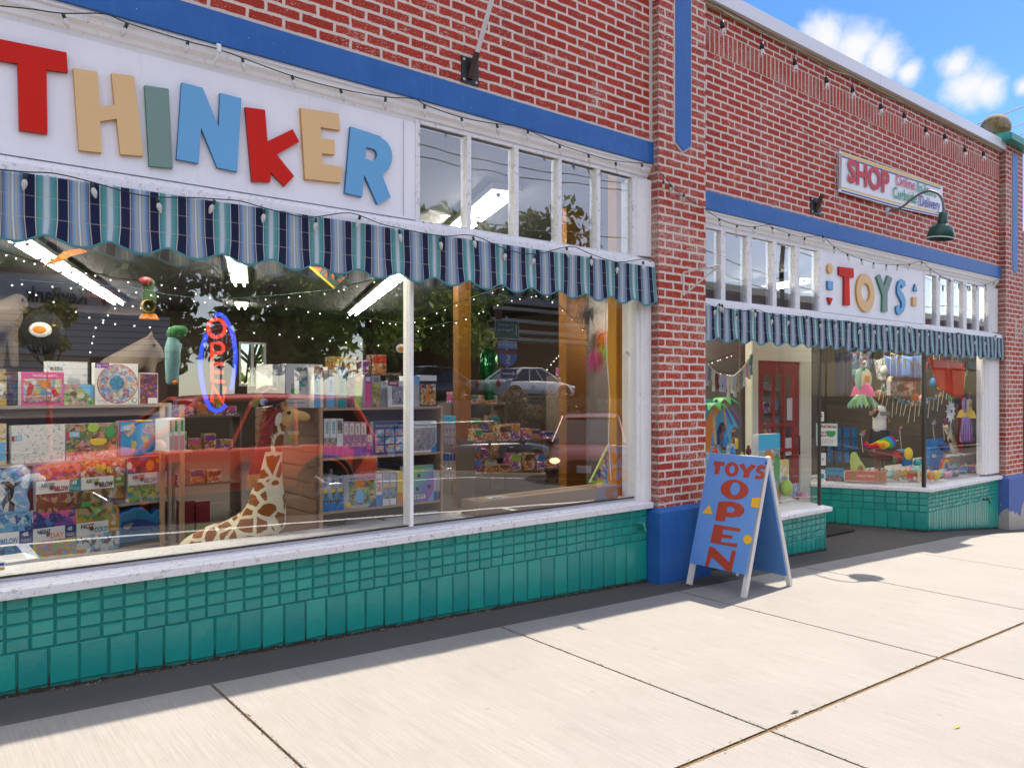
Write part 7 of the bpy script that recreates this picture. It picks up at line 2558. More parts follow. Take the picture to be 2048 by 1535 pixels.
def bunting(pts, Y, label, flags, wd=.05, ln_=.12, kind='rag'):
    P3 = [P(x, y, Y) for x, y in pts]
    ps = [('cord', MB().tube(P3, .006, 6), cm('cream'))]
    n = len(flags)
    L = len(P3) - 1
    rr = random.Random(n)
    for i, c in enumerate(flags):
        t = (i + .5) / n * L
        j = min(int(t), L - 1)
        q = P3[j].lerp(P3[j + 1], t - j)
        m = MB()
        if kind == 'rag':
            l = ln_ * rr.uniform(.8, 1.25)
            w_ = wd
            pts_ = []
            rows, cols = 6, 5
            vs = [q + V(((u / cols - .5) * w_ * (1 - .35 * abs(v / rows - .4)), .008 * math.sin(u * 2.2 + v), -l * v / rows - .01 * rr.random() * (v == rows))) for v in range(rows + 1) for u in range(cols + 1)]
            m.add(vs, [(v * (cols + 1) + u, v * (cols + 1) + u + 1, (v + 1) * (cols + 1) + u + 1, (v + 1) * (cols + 1) + u) for v in range(rows) for u in range(cols)], 0, True)
        else:
            m.prism([q + V((-wd / 2, 0, 0)), q + V((wd / 2, 0, 0)), q + V((0, .01, -ln_))], (0, .002, 0))
        ps.append(('pennant', m, cm(c)))
    return thing('bunting', label, 'bunting', ps)


bunting([(1409, 722), (1424, 738), (1440, 750), (1456, 754), (1470, 750), (1484, 738), (1496, 722), (1504, 705)], .35, 'cord of cloth rags and strips sagging in the left display window', ['silver', 'grey', 'cream', 'maroon', 'silver', 'lilac', 'cream', 'cream', 'silver', 'tan', 'grey', 'cream', 'rose', 'cream', 'teal'], .055, .17)
# big blue play house arch with orange band and palm
M_pb = paint('playhouse_blue', (.10, .42, .62), .3, .2, 5)
arch = [(1410, 936), (1410, 800), (1420, 798), (1432, 800), (1448, 810), (1462, 826), (1472, 845), (1478, 856), (1470, 850), (1462, 862), (1462, 936)]
ph = [FL.at(x, y) for x, y in arch]
hole = [FL.at(x, y) for x, y in [(1434, 936), (1434, 862), (1440, 846), (1446, 842), (1452, 850), (1454, 864), (1454, 936)]]
band = [FL.at(x, y) for x, y in [(1411, 842), (1420, 822), (1436, 808), (1450, 803), (1457, 810), (1440, 820), (1428, 838), (1424, 870), (1418, 905), (1410, 900), (1410, 860)]]
thing('play_house', 'blue and orange cardboard beach play house with an arch in the left display', 'toy house',
      [('house_wall', MB().prism([ph, hole], (0, .03, 0)), M_pb), ('orange_band', MB().prism([p + V((0, -.004, 0)) for p in band], (0, .004, 0)), cm('orange')), ('door_back', MB().prism([p + V((0, .05, 0)) for p in hole], (0, .01, 0)), cm('navy')),
       ('pole', MB().tube([FL.at(1441, 800) - V((0, .02, 0)), FL.at(1462, 848) - V((0, .02, 0))], .008, 6), cm('purple')), ('pole', MB().tube([FL.at(1456, 812) - V((0, .02, 0)), FL.at(1478, 845) - V((0, .02, 0))], .008, 6), cm('purple'))])


def palm(px, py, Y, h, label):
    c = P(px, py, Y)
    ps = [('trunk', MB().tube([c, c + V((.01, 0, -h * .5)), c + V((.03, 0, -h))], [.012, .016], 8), cm('tan'))]
    lv = MB()
    for k in range(9):
        a = k * 2 * math.pi / 9
        d = V((math.cos(a), math.sin(a), 0))
        s = V((-d.y, d.x, 0))
        n = 6
        for i in range(n):
            t0, t1 = i / n, (i + 1) / n
            f = lambda t: c + d * (.16 * t) + V((0, 0, .06 * t - .13 * t * t))
            w = lambda t: .035 * math.sin(math.pi * min(1, t * .9 + .1)) + .002
            lv.add([f(t0) - s * w(t0), f(t0) + s * w(t0), f(t1) + s * w(t1), f(t1) - s * w(t1)], [(0, 1, 2, 3)])
    ps.append(('fronds', lv, cm('green')))
    return thing('toy_palm', label, 'toy tree', ps)


palm(1427, 806, .42, .4, 'green toy palm tree above the blue play house')
palm(1447, 795, .50, .3, 'smaller green toy palm tree behind the blue play house')


def figure(px, py, Y, s, hair, top, skin, label):
    c = P(px, py, Y)         # top of the head
    b = MB()
    z = lambda k: V((0, 0, -k * s))
    b.ball(c + z(.09), (.055 * s, .05 * s, .075 * s), 14, 10)
    b.ball(c + z(.24), (.075 * s, .045 * s, .10 * s), 14, 10)
    b.ball(c + z(.36), (.065 * s, .045 * s, .06 * s), 12, 8)
    for sx in (-1, 1):
        b.tube([c + z(.18) + V((sx * .07 * s, 0, 0)), c + z(.30) + V((sx * .11 * s, -.02 * s, 0)), c + z(.36) + V((sx * .08 * s, -.06 * s, 0))], [.022 * s, .018 * s, .014 * s], 8)
        b.tube([c + z(.38) + V((sx * .035 * s, 0, 0)), c + z(.62) + V((sx * .04 * s, 0, 0))], [.032 * s, .018 * s], 8)
    return softthing('toy_doll', label, 'doll', b, cm(skin), [('hair', MB().ball(c + z(.06) + V((0, .012, 0)), (.066 * s, .058 * s, .075 * s), 14, 10), cm(hair)), ('outfit', MB().lathe(c + z(.38), [(.076 * s, -.02), (.08 * s, .06 * s), (.082 * s, .16 * s), (.06 * s, .2 * s)], 16, (0, 0, 1), 0, True, (1, .66)), cm(top))], vox=.01 * max(1, s))


figure(1447, 846, .48, .55, 'black', 'blue', 'brown', 'dark-haired doll in a blue swimsuit in front of the play house')
figure(1470, 860, .62, .45, 'brown', 'yellow', 'brown', 'doll with a yellow collar leaning out beside the blue play house')
# blue beach display boxes
bx(FL, 1411, 1470, 872 + 20, ZDK, ac('beach1', 'sky white sky cyan lime white'.replace('lime', 'cream'), 20), 'wide beach scene toy box under the play house', [('disc', .5, .7, .2, .14, 'lime'), ('rect', .1, .9, .1, .3, ac('beach2', 'sky blue orange cream', 30))], dep=.1, name='toy_box', cat='toy')
FL2 = Fr((7, .40), (1, 0))
bx(FL2, 1471, 1500, 868, ZDK, ac('beach3', 'cream white sky tan', 24), 'tall beach toy box with a pale front left of the door', [('disc', .4, .8, .2, .06, 'green')], dep=.1, name='toy_box', cat='toy', back=.3)
bx(FL2, 1517, 1560, 869, ZDK, ac('beach4', 'sky white cyan orange lime', 26), 'blue beach holiday toy box with a thatched hut picture', [('poly', [(.2, .62), (.5, .78), (.8, .62)], 'orange'), ('rect', 0, 1, .78, 1, 'cyan'), ('rect', 0, 1, 0, .2, 'tan'), ('disc', .85, .5, .14, .2, 'green')], dep=.08, back=.0, name='toy_box', cat='toy')
bx(FL2, 1560, 1578, 920, ZDK, ac('yel1', 'yellow white yellow', 20), 'yellow book with a blue script word beside the A-frame board', [('txt', 'fun', .2, .5, .1, .6, 'blue')], dep=.03, name='toy_book', cat='book')
bx(FL2, 1582, 1598, 968, ZDK, ac('bk2', 'sky white purple grey', 40), 'small blue picture book leaning in the right corner of the left display', [], dep=.02, name='toy_book', cat='book')
tag(MB().ball(P(1573, 975, .35), (.075, .06, .085), 18, 12).obj('yellow_ball', cm('lime'), None, P(1573, 990, .35)), 'lime green round plush ball beside the A-frame board', 'ball')
sm = MB().lathe(P(1606, 992, .3), [(0, .05), (.04, .045), (.05, .01), (.075, 0), (.07, -.01), (0, -.01)], 20)
tag(sm.obj('pink_cap', cm('rose'), None, P(1606, 995, .3)), 'pink sun cap lying near the corner post of the left display', 'hat')
for k, (x, y, c, l) in enumerate(((1430, 905, 'red', 'red'), (1447, 912, 'green', 'green'), (1466, 906, 'blue', 'blue'), (1484, 915, 'yellow', 'yellow'), (1497, 902, 'maroon', 'dark red'))):
    p = P(x, y, .38)
    tag(MB().ball(p, (.035, .03, .04), 12, 8).tube([p, p + V((0, 0, .06))], [.02, .012], 8).obj('toy_figure', cm(c), None, p), 'tiny %s toy figure in front of the beach scene' % l, 'toy')

# --- right display ---------------------------------------------------------------
FRt = Fr((10.5, .62), (1, 0))
FA_ = Fr((9.87, .16), (-.48, .877))        # just behind the slanting pane
FA_.d = V((.48, -.877, 0)).normalized()
FA_.n = V((-FA_.d.y * -1, 0, 0)) if False else V((FA_.d.y, -FA_.d.x, 0))


P0_ = P


def ypane(px):
    dx, dy = ray(px)
    k = (9.925 * dy / dx - 4.255) / (1.145 + .605 * dy / dx)
    return .055 + 1.145 * k


def P(px, py, Y=0.0):
    """places inside the right display: never in front of its slanting pane"""
    if px < 1848:
        Y = max(Y, ypane(px) + .10 + .45 * Y)
    return P0_(px, py, Y)


def at(px, py, Y=.6):
    return P(px, py, Y)


# posters in the slanting pane
def poster(x0, y0, x1, y1, label, items, off=.04, name='poster', base='white'):
    a = FA_.at(x0, y0)
    b = FA_.at(x1, y0)
    z = FA_.at(x0, y1).z
    w_, h_ = (b - a).length, a.z - z
    o = V((a.x, a.y, z))
    m = MB().obox(o, FA_.d * w_, -FA_.n * .003, Z1 * h_)
    return thing(name, label, 'poster', [('sheet', m, cm(base))] + dec(FA_, o, w_, h_, items))


poster(1632, 846, 1675, 891, 'First Friday poster taped inside the slanting pane', [('rect', 0, 1, 0, 1, 'mint'), ('rect', .04, .96, .04, .96, 'white'), ('rect', .2, .95, .80, .93, ac('posth', 'red tan white grey brown', 60)), ('disc', .70, .60, .22, .20, 'green'), ('rect', .4, .96, .68, .80, 'white'),
                                                                       ('txt', 'FIRST', .08, .56, .09, .42, 'maroon', .03), ('txt', 'FRIDAY', .08, .42, .09, .50, 'maroon', .03)] + [('poly', [(.12 + i * .12, .10), (.14 + i * .12, .10), (.24 + i * .12, .32), (.22 + i * .12, .32)], 'grey') for i in range(6)])
poster(1636, 823, 1648, 842, 'small white square sticker with a black letter G on the slanting pane', [('txt', 'G', .25, .45, .38, .45, 'black', .05), ('rect', .2, .8, .2, .24, 'grey')], name='window_sticker')
poster(1651, 934, 1688, 961, 'blue Authorized Dealer card at the foot of the slanting pane', [('rect', 0, 1, .2, 1, paint('dealer_blue', (.10, .30, .42), .4, .2, 20)), ('rect', .1, .9, .05, .45, ac('crowd2', 'black grey cream navy red', 110)), ('txt', 'Authorized Dealer', .06, .72, .09, .88, 'maroon', .02)], base='navy')
poster(1640, 905, 1652, 930, 'white contactless payment card on the slanting pane', [('disc', .5, .5, .12, .12, 'grey')])
poster(1640, 938, 1650, 960, 'small teal and white card at the lower left corner of the slanting pane', [('rect', .2, .8, .2, .6, 'teal')])
# fairy dress with wings
def dress(px, py, Y, s, wing, body, skirt, label, lowpts, hanger='white'):
    c = P(px, py, Y)
    ps = []
    hk = [c + V((0, 0, .02 * s)) + V((math.cos(t) * .03 * s, 0, .05 * s + math.sin(t) * .03 * s)) for t in [R(a) for a in range(-90, 170, 20)]]
    ps.append(('hanger', MB().tube(hk, .005 * s, 6), cm(hanger)))
    for sx in (-1, 1):
        lp = [c + V((sx * (.05 + .13 * abs(math.sin(t))) * s, .02, (-.10 + .12 * math.cos(t)) * s)) for t in [math.pi * k / 14 for k in range(15)]]
        ps.append(('wing', MB().prism(lp, (0, .006, 0)), cm(wing)))
    ps.append(('card', MB().box((c.x - .09 * s, c.y - .01, c.z - .17 * s), (c.x + .09 * s, c.y, c.z - .01 * s)), cm('cream'), [('printed_shape', MB().box((c.x - .02 * s, c.y - .013, c.z - .12 * s), (c.x + .085 * s, c.y - .01, c.z - .06 * s)), cm('orange'))]))
    ps.append(('bodice', MB().lathe(c + V((0, .03, -.28 * s)), [(.14 * s, 0), (.10 * s, .10 * s), (.05 * s, .14 * s)], 18, (0, 0, 1), 0, True, (1, .35)), cm(body)))
    sk = MB()
    n = 46
    z0_, z1_ = c.z - .26 * s, c.z - .26 * s - lowpts * s
    for k in range(n):
        a0, a1 = 2 * math.pi * k / n, 2 * math.pi * (k + 1) / n
        r0, r1 = .12 * s, (.25 if lowpts < .35 else .17) * s * (1 + .1 * math.sin(k * 1.7))
        zl = z1_ + (.05 * s if k % 2 else 0)
        pA = V((c.x + r0 * math.cos(a0), c.y + .03 + r0 * .4 * math.sin(a0), z0_))
        pB = V((c.x + r0 * math.cos(a1), c.y + .03 + r0 * .4 * math.sin(a1), z0_))
        pC = V((c.x + r1 * math.cos(a1), c.y + .03 + r1 * .4 * math.sin(a1), zl))
        pD = V((c.x + r1 * math.cos(a0), c.y + .03 + r1 * .4 * math.sin(a0), z1_ + (.05 * s if not k % 2 else 0)))
        sk.add([pA, pB, pC, pD], [(0, 1, 2, 3)], (0 if k % 3 else 1))
    ps.append(('skirt', sk, [cm(skirt[0]), cm(skirt[1])]))
    return thing('fairy_costume', label, 'costume', ps)


dress(1730, 740, .45, 1.25, 'mint', 'pink', ('mint', 'lime'), 'fairy costume with mint wings, pink bodice and green leaf skirt on a white hanger', .15)
dress(1938, 797, .20, .95, 'lilac', 'yellow', ('lilac', 'purple'), 'rainbow and lilac fairy dress hanging near the right jamb', .38, 'rose')
# blue cloth, bunting, red cape
bunting([(1782, 706), (1800, 712), (1820, 722), (1842, 727), (1852, 726), (1872, 716)], .42, 'cream triangular pennant bunting hung across the right display', ['cream', 'tan', 'cream', 'tan', 'silver', 'cream', 'cream', 'tan'], .09, .16, 'tri')


def drape(pts, Y, mat, label, name, cat, amp=.04, f=9, dY=.0, thick=.004):
    """hanging cloth: traced outline of four corners, folded in depth"""
    a, b, c, d = [P(x, y, Y) for x, y in pts]
    m = MB()
    nu, nv = 30, 10
    vs = []
    for j in range(nv + 1):
        for i in range(nu + 1):
            u, v = i / nu, j / nv
            p = a.lerp(b, u).lerp(d.lerp(c, u), v)
            p = p + V((0, amp * math.sin(u * f + v * 1.3) + dY * v, .01 * math.sin(u * f * 1.7)))
            vs.append(p)
    m.add(vs, [(j * (nu + 1) + i, j * (nu + 1) + i + 1, (j + 1) * (nu + 1) + i + 1, (j + 1) * (nu + 1) + i) for j in range(nv) for i in range(nu)], 0, True)
    o = m.obj(name, mat, None, (a + c) / 2)
    sd = o.modifiers.new('t', 'SOLIDIFY')
    sd.thickness = thick
    return tag(o, label, cat)


drape([(1770, 712), (1842, 712), (1838, 756), (1778, 752)], .95, paint('blue_satin', (.10, .22, .52), .35, .3, 6), 'pale blue satin cloth draped behind the bunting', 'blue_cape', 'cape', .05, 16)
drape([(1748, 720), (1772, 716), (1770, 760), (1758, 760)], .9, ac('sequins', 'silver black white silver grey', 60), 'silver sequin garment hanging left of the blue cloth', 'sequin_garment', 'costume', .02, 9)
drape([(1858, 716), (1930, 726), (1931, 806), (1885, 778)], .34, paint('red_satin_cape', (.75, .05, .02), .35, .25, 8), 'bright red satin cape spread in the right display', 'red_cape', 'cape', .05, 13)
drape([(1918, 770), (1931, 800), (1924, 900), (1917, 905)], .7, paint('red_satin_long', (.48, .02, .012), .4, .25, 8), 'narrow red curtain fold hanging behind the white sunflower', 'red_curtain', 'curtain', .02, 6)
# shelf rail with picture box
bx(FRt, 1781, 1832, 762, 0, ac('pups', 'cream brown cream tan red grey', 26), 'framed picture of puppies behind the pinwheels', [('disc', .4, .5, .15, .28, 'brown'), ('disc', .74, .55, .14, .3, 'cream'), ('disc', .62, .45, .09, .15, 'red')], dep=.05, yb=790, name='picture', cat='picture')
tag(MB().box((at(1777, 757).x, .6, at(1777, 762).z), (at(1840, 757).x, .75, at(1777, 755).z)).obj('black_rail', M_black, None, at(1777, 762)), 'black fringed rail above the puppies picture', 'rail')


# pinwheels
def pinwheel(c, r, cols, stick=None, n=6, sd=0):
    m = MB()
    for k in range(n):
        a = 2 * math.pi * k / n + sd
        d, e = V((math.cos(a), 0, math.sin(a))), V((math.cos(a + .9), 0, math.sin(a + .9)))
        m.add([c, c + d * r, c + e * r * .75 + V((0, -.35 * r, 0)), c + e * r * .3], [(0, 1, 2), (0, 2, 3)], k % len(cols))
    ps = [('blades', m, [paint('foil_' + x, PAL[x] if x in PAL else (.4, .42, .44), .25, .2, 20, metal=.5) for x in cols]), ('hub', MB().ball(c + V((0, -.012, 0)), .012, 8, 6), cm('silver'))]
    if stick is not None:
        ps.append(('stick', MB().tube([c + V((0, .008, 0)), stick], .0045, 6), cm('cream')))
    return ps


gp_ = [(1765, 772), (1770, 783), (1778, 790), (1788, 794), (1797, 797), (1806, 800), (1815, 802), (1824, 803), (1833, 803), (1842, 801), (1852, 799), (1861, 795), (1870, 791), (1880, 785), (1889, 779), (1898, 771), (1907, 763), (1916, 757), (1924, 749), (1932, 743)]
rr = random.Random(4)
sets = [('silver', 'teal'), ('silver', 'yellow'), ('silver', 'red'), ('silver', 'green'), ('silver', 'white'), ('teal', 'orange')]
for i, (x, y) in enumerate(gp_):
    c = P(x, y, .40 + .02 * (i % 3))
    thing('pinwheel', 'small shiny foil pinwheel in the garland swagging across the right display', 'pinwheel', pinwheel(c, .066, sets[i % 6], c + V((rr.uniform(-.09, -.01), .02, -.26 * rr.uniform(.7, 1.1))), 5, i), 'foil pinwheels strung in a garland')
for (x, y, r, cols, sy, lab) in ((1723, 863, .085, ('pink', 'yellow', 'sky', 'orange', 'lime', 'blue'), 905, 'large rainbow pinwheel left of the boy in the white shirt'.replace(' left of the boy in the white shirt', ' standing above the rainbow narwhal tail')), (1866, 842, .07, ('sky', 'red', 'yellow', 'green'), 880, 'multicoloured pinwheel behind the dark corner post'), (1886, 838, .075, ('pink', 'maroon', 'purple'), 880, 'magenta foil pinwheel left of the white sunflower'), (1800, 854, .05, ('red', 'orange', 'purple'), 900, 'small red and orange pinwheel on a thin stick above the lobster plush')):
    c = P(x, y, .38)
    q = P(x + 3, sy, .38)
    thing('pinwheel', lab, 'pinwheel', pinwheel(c, r, cols, q, 8, .3))
# white sunflower
c = P(1901, 822, .3)
m = MB()
for k in range(22):
    a = 2 * math.pi * k / 22
    d, e = V((math.cos(a), 0, math.sin(a))), V((-math.sin(a), 0, math.cos(a)))
    rr2 = .17 if k % 2 else .135
    m.add([c + e * .024, c - e * .024, c + d * rr2 * .6 - e * .02 + V((0, -.01, 0)), c + d * rr2, c + d * rr2 * .6 + e * .02 + V((0, -.01, 0))], [(0, 1, 2, 3, 4)])
thing('paper_sunflower', 'white paper sunburst flower in the right display', 'paper flower', [('petals', m, cm('white')), ('centre', MB().lathe(c + V((0, -.014, 0)), [(0, 0), (.024, 0), (.022, .006), (0, .008)], 16, (0, -1, 0)), cm('grey')), ('stem', MB().tube([c, P(1902, 880, .3)], .005, 6), cm('white'))])
# rainbow narwhal
nb_ = MB()


def rb_mat(name, rot=0, sc=14):
    n = NT(name)
    cc = n.coord()
    w = n.noise(cc, 7, 2, .5, 'Color')
    c2 = n.mix(.12, cc, w, 'ADD')
    sp = n.node('SeparateXYZ', {0: c2})
    f = n.math('FRACT', n.math('MULTIPLY', n.math('ADD', sp.outputs[0], n.math('MULTIPLY', sp.outputs[2], .5)), sc * .3))
    col = n.ramp(f, [(0, (.55, .02, .04)), (.17, (.75, .25, .02)), (.32, (.75, .6, .03)), (.48, (.06, .40, .08)), (.63, (.02, .25, .6)), (.8, (.16, .04, .38)), (.93, (.5, .03, .25))], 'CONSTANT')
    return n.pbr(col, .8, 0, n.bump(n.noise(cc, 200, 2), .4, .004), .1)


for (x0_, y0_, r0, x1_, y1_, r1) in ((1738, 893, .03, 1752, 890, .045), (1752, 890, .045, 1768, 887, .075), (1768, 887, .075, 1779, 884, .085)):
    for k in range(5):
        t = k / 4
        r = r0 + (r1 - r0) * t
        nb_.ball(P(x0_ + (x1_ - x0_) * t, y0_ + (y1_ - y0_) * t, .40), r, 14, 10)
nb_.ball(P(1732, 888, .40), (.05, .015, .05), 12, 8)
softthing('narwhal_plush', 'rainbow striped narwhal plush with a white tusk', 'plush toy', nb_, rb_mat('narwhal_fur'), [('tusk', MB().tube([P(1784, 882, .40), P(1798, 880, .38)], [.012, .003], 8), cm('white'))], vox=.012)
# avocado, lobster box, hot dog, lemon etc
av = MB().ball(P(1709, 915, .42), (.10, .07, .09), 16, 10).ball(P(1714, 930, .42), (.13, .09, .13), 18, 12).ball(P(1702, 900, .42), (.07, .05, .07), 14, 8)
av = MB()
for (x, y, r) in ((1708, 912, .062), (1710, 922, .085), (1714, 934, .108), (1718, 942, .115)):
    av.ball(P(x, y, .40), (r, r * .7, r), 16, 10)
softthing('avocado_plush', 'lime green avocado plush with a brown stone', 'plush toy', av, paint('avocado_green', (.45, .58, .14), .9, .1, 10, .3), [('stone', MB().ball(P(1721, 938, .32), (.055, .03, .058), 16, 10), paint('stone_brown', (.30, .15, .07), .8))], vox=.014)
FA2 = Fr((9.87, .16), (-.48, .877))
FA2.d, FA2.n = FA_.d, FA_.n
FA2.p0 = (9.87 + .10 * .877, .16 + .10 * .48)
la, lc = FA2.at(1690, 962), FA2.at(1772, 962)
lw = (lc - la).length
o = V((la.x, la.y, ZDK))
thing('lobster_game_box', 'long salmon red game box lettered Lobster Game at the front of the right display', 'board game', [('carton', MB().obox(o, FA_.d * lw, -FA_.n * .16, Z1 * .12), paint('salmon', (.55, .13, .08), .5, .08)), ('lettering', fit_text('Lobster Game', o + FA_.d * (lw * .3) + Z1 * .055 + FA_.n * .002, FA_.d, Z1, .03, lw * .42, bold=.01, depth=.001), cm('white'))] + [('strap', MB().obox(o + FA_.d * (lw * f) + FA_.n * .003, FA_.d * .03, -FA_.n * .003, Z1 * .12), cm('olive')) for f in (.15, .82)])
hd_ = MB()
for x, y in ((1750, 905), (1762, 907), (1775, 908), (1790, 910)):
    hd_.ball(P(x, y, .5), (.085, .07, .06), 14, 10)
softthing('hot_dog_plush', 'dark red hot dog plush lying below the rainbow narwhal', 'plush toy', hd_, cm('maroon'), [('tomato', MB().ball(P(1796, 911, .45), (.085, .06, .085), 16, 10), cm('red')), ('leaves', MB().ball(P(1791, 917, .38), (.05, .02, .022), 12, 6).ball(P(1789, 920, .38), (.02, .02, .04), 10, 6), cm('green'))], vox=.015)
tag(MB().ball(P(1817, 907, .36), (.068, .05, .085), 18, 12).obj('lemon_plush', cm('yellow'), None, P(1817, 918, .36)), 'bright yellow lemon plush beside the tomato', 'plush toy')
tag(MB().box((P(1762, 900, .55).x, .5, P(1762, 903, .5).z), (P(1815, 900, .55).x, .62, P(1762, 897, .5).z)).obj('blue_rolled_box', cm('sky'), None, P(1790, 903, .5)), 'long pale blue box behind the lemon plush', 'box')
tag(MB().prism([P(1804, 905, .5), P(1815, 900, .5), P(1826, 928, .5), P(1808, 932, .5)], (0, .03, 0)).obj('blue_fan', cm('blue'), None, P(1815, 930, .5)), 'blue folded fan under the lemon plush', 'fan')
db = MB().box((P(1859, 875, .45).x, .45, ZDK), (P(1887, 875, .45).x, .5, P(1870, 877, .45).z))
thing('blue_ray_box', 'upright blue box with pale rays below the magenta pinwheel', 'box', [('carton', db, cm('blue'))] + [('ray', MB().prism([P(1873, 905, .448), P(1860 + k * 4, 880, .448), P(1862 + k * 4, 880, .448)], (0, -.003, 0)), cm('sky')) for k in range(7)])
tag(MB().ball(P(1889, 893, .36), .065, 20, 14).obj('navy_ball', cm('navy'), None, P(1889, 902, .36)), 'round dark blue yarn ball left of the white bear', 'ball')
tag(MB().ball(P(1902, 899, .33), (.045, .035, .035), 14, 10).obj('grey_plush', cm('silver'), None, P(1902, 905, .33)), 'small pale grey plush between the navy ball and the white bear', 'plush toy')
br = MB()
for (x, y, r) in ((1893, 856, .05), (1898, 862, .06), (1902, 876, .06), (1906, 890, .065), (1910, 900, .06), (1888, 853, .025)):
    br.ball(P(x, y, .5), (r, r * .8, r * 1.1), 14, 10)
softthing('bear_plush', 'white seal-like plush with a black spot lying in the right display', 'plush toy', br, cm('cream'), [('black_spot', MB().ball(P(1901, 880, .42), (.03, .015, .04), 12, 8), cm('black'))], vox=.014)
# dark plush dog holding ... and stuffed figure in t-shirt
sh = MB()
# mannequin torso in a white and grey t-shirt with dark shorts
c = P(1759, 822, .95)
for (dz, rx_, ry_) in ((0, .12, .08), (-.08, .13, .085), (-.16, .12, .085), (-.22, .12, .085)):
    sh.ball(c + V((0, 0, dz)), (rx_, ry_, .09), 16, 10)
thing_ = softthing('child_mannequin', 'child shop mannequin in a white and grey t-shirt and dark shorts', 'mannequin', sh, cm('white'),
                   [('sleeve_band', MB().lathe(c + V((0, 0, -.03)), [(.135, -.03), (.14, 0), (.135, .03)], 20, (0, 0, 1), 0, True, (1, .68)), cm('grey')), ('arm', MB().tube([c + V((-.11, 0, .05)), c + V((-.2, -.03, -.06)), c + V((-.21, -.08, .02))], [.035, .03, .02], 8), cm('brown')), ('arm', MB().tube([c + V((.11, 0, .05)), c + V((.17, -.02, -.1)), c + V((.1, -.09, -.16))], [.035, .03, .02], 8), cm('brown')),
                    ('head', MB().ball(c + V((0, 0, .2)), (.075, .085, .1), 16, 12), cm('brown')), ('shorts', MB().lathe(c + V((0, 0, -.52)), [(.14, 0), (.14, .15), (.12, .26)], 18, (0, 0, 1), 0, True, (1, .66)), cm('black')), ('leg', MB().tube([c + V((-.06, 0, -.5)), c + V((-.06, 0, -.9))], [.05, .035], 10), cm('brown')), ('leg', MB().tube([c + V((.06, 0, -.5)), c + V((.06, 0, -.9))], [.05, .035], 10), cm('brown'))], vox=.016)
# small items along the front
rr = random.Random(12)
ITEMS = [(1738, 938, 'mint', 'mint green sunglasses card stack behind the lobster box'), (1751, 940, 'white', 'white sunglasses beside the lobster box'), (1765, 938, 'rose', 'rose lensed sunglasses behind the lobster box'), (1868, 911, 'maroon', 'dark red round glasses in the row behind the white shelf'), (1890, 910, 'green', 'green round glasses in the row behind the white shelf'),
         (1921, 910, 'blue', 'blue round party glasses at the right end of the display'), (1931, 912, 'red', 'red round party glasses at the right end of the display')]
for x, y, c_, lab in ITEMS:
    p = P(x, y, .42)
    m = MB()
    for s in (-1, 1):
        ring = [p + V((s * .024 + .02 * math.cos(t), 0, .02 * math.sin(t))) for t in [2 * math.pi * k / 12 for k in range(13)]]
        m.tube(ring, .005, 5)
    lens = MB().lathe(p + V((-.024, 0, 0)), [(0, 0), (.018, 0), (.018, .002), (0, .002)], 12, (0, -1, 0)).lathe(p + V((.024, 0, 0)), [(0, 0), (.018, 0), (.018, .002), (0, .002)], 12, (0, -1, 0))
    thing('party_glasses', lab, 'glasses', [('rims', m, cm('white')), ('lenses', lens, cm(c_))])
# wooden ladder toy and red wagons
def wagon(px, py, Y, lab, c_='red'):
    p = P(px, py, Y)
    ps = [('body', MB().box((p.x - .09, p.y - .04, p.z), (p.x + .09, p.y + .04, p.z + .05)), cm(c_))]
    for sx in (-.06, .06):
        ps.append(('wheel', MB().lathe(p + V((sx, -.045, -.005)), [(0, 0), (.028, 0), (.028, .014), (0, .014)], 16, (0, -1, 0)), cm('white')))
    ps.append(('driver', MB().ball(p + V((0, 0, .07)), .03, 12, 8), cm('tan')))
    return thing('toy_wagon', lab, 'toy vehicle', ps)


wagon(1826, 955, .22, 'red wooden toy wagon with white wheels left of the dark corner post')
wagon(1798, 957, .26, 'small wooden toy wagon with a pale rider beside the yellow ladder', 'tan')
ld = MB()
a_, b_ = P(1787, 962, .25), P(1787, 937, .25)
for dx in (0, .20):
    ld.box((a_.x + dx, .24, a_.z), (a_.x + dx + .02, .26, b_.z))
for k in range(4):
    ld.box((a_.x + .02, .243, a_.z + .03 + k * .045), (a_.x + .20, .257, a_.z + .04 + k * .045))
tag(ld.obj('toy_ladder', paint('pale_pine', (.62, .48, .22), .6), None, a_), 'pale wooden toy ladder frame at the front of the right display', 'toy')
for (x, y, Y, rx_, ry_, rz_, c_, lab) in ((1832, 938, .3, .09, .06, .05, 'mint', 'mint green turtle plush by the corner post'), (1835, 925, .4, .07, .05, .05, 'teal', 'dark teal soft cap by the corner post'), (1872, 950, .2, .075, .05, .07, 'yellow', 'yellow dinosaur plush right of the corner post'), (1861, 951, .22, .05, .04, .06, 'orange', 'orange giraffe figure right of the corner post'),
                                        (1884, 945, .3, .06, .05, .06, 'mint', 'mint and lemon unicorn plush in the front row'), (1896, 948, .22, .07, .05, .045, 'rose', 'rose coloured fish plush in the front row'), (1912, 945, .25, .06, .05, .055, 'grey', 'grey seal plush in the front row'), (1926, 940, .3, .07, .05, .04, 'blue', 'blue whale plush in the front row'), (1941, 938, .3, .07, .05, .055, 'purple', 'purple octopus plush by the right jamb'), (1955, 935, .25, .05, .04, .04, 'lilac', 'lilac plush ball by the right jamb')):
    m = MB().ball(P(x, y, Y), (rx_, ry_, rz_), 16, 10).ball(P(x + 6, y - 3, Y), (rx_ * .5, ry_ * .6, rz_ * .7), 12, 8)
    softthing('small_plush', lab, 'plush toy', m, cm(c_), [('eye', MB().ball(P(x + 8, y - 4, Y - ry_ * .55), .007, 6, 5), cm('black'))], vox=.01)
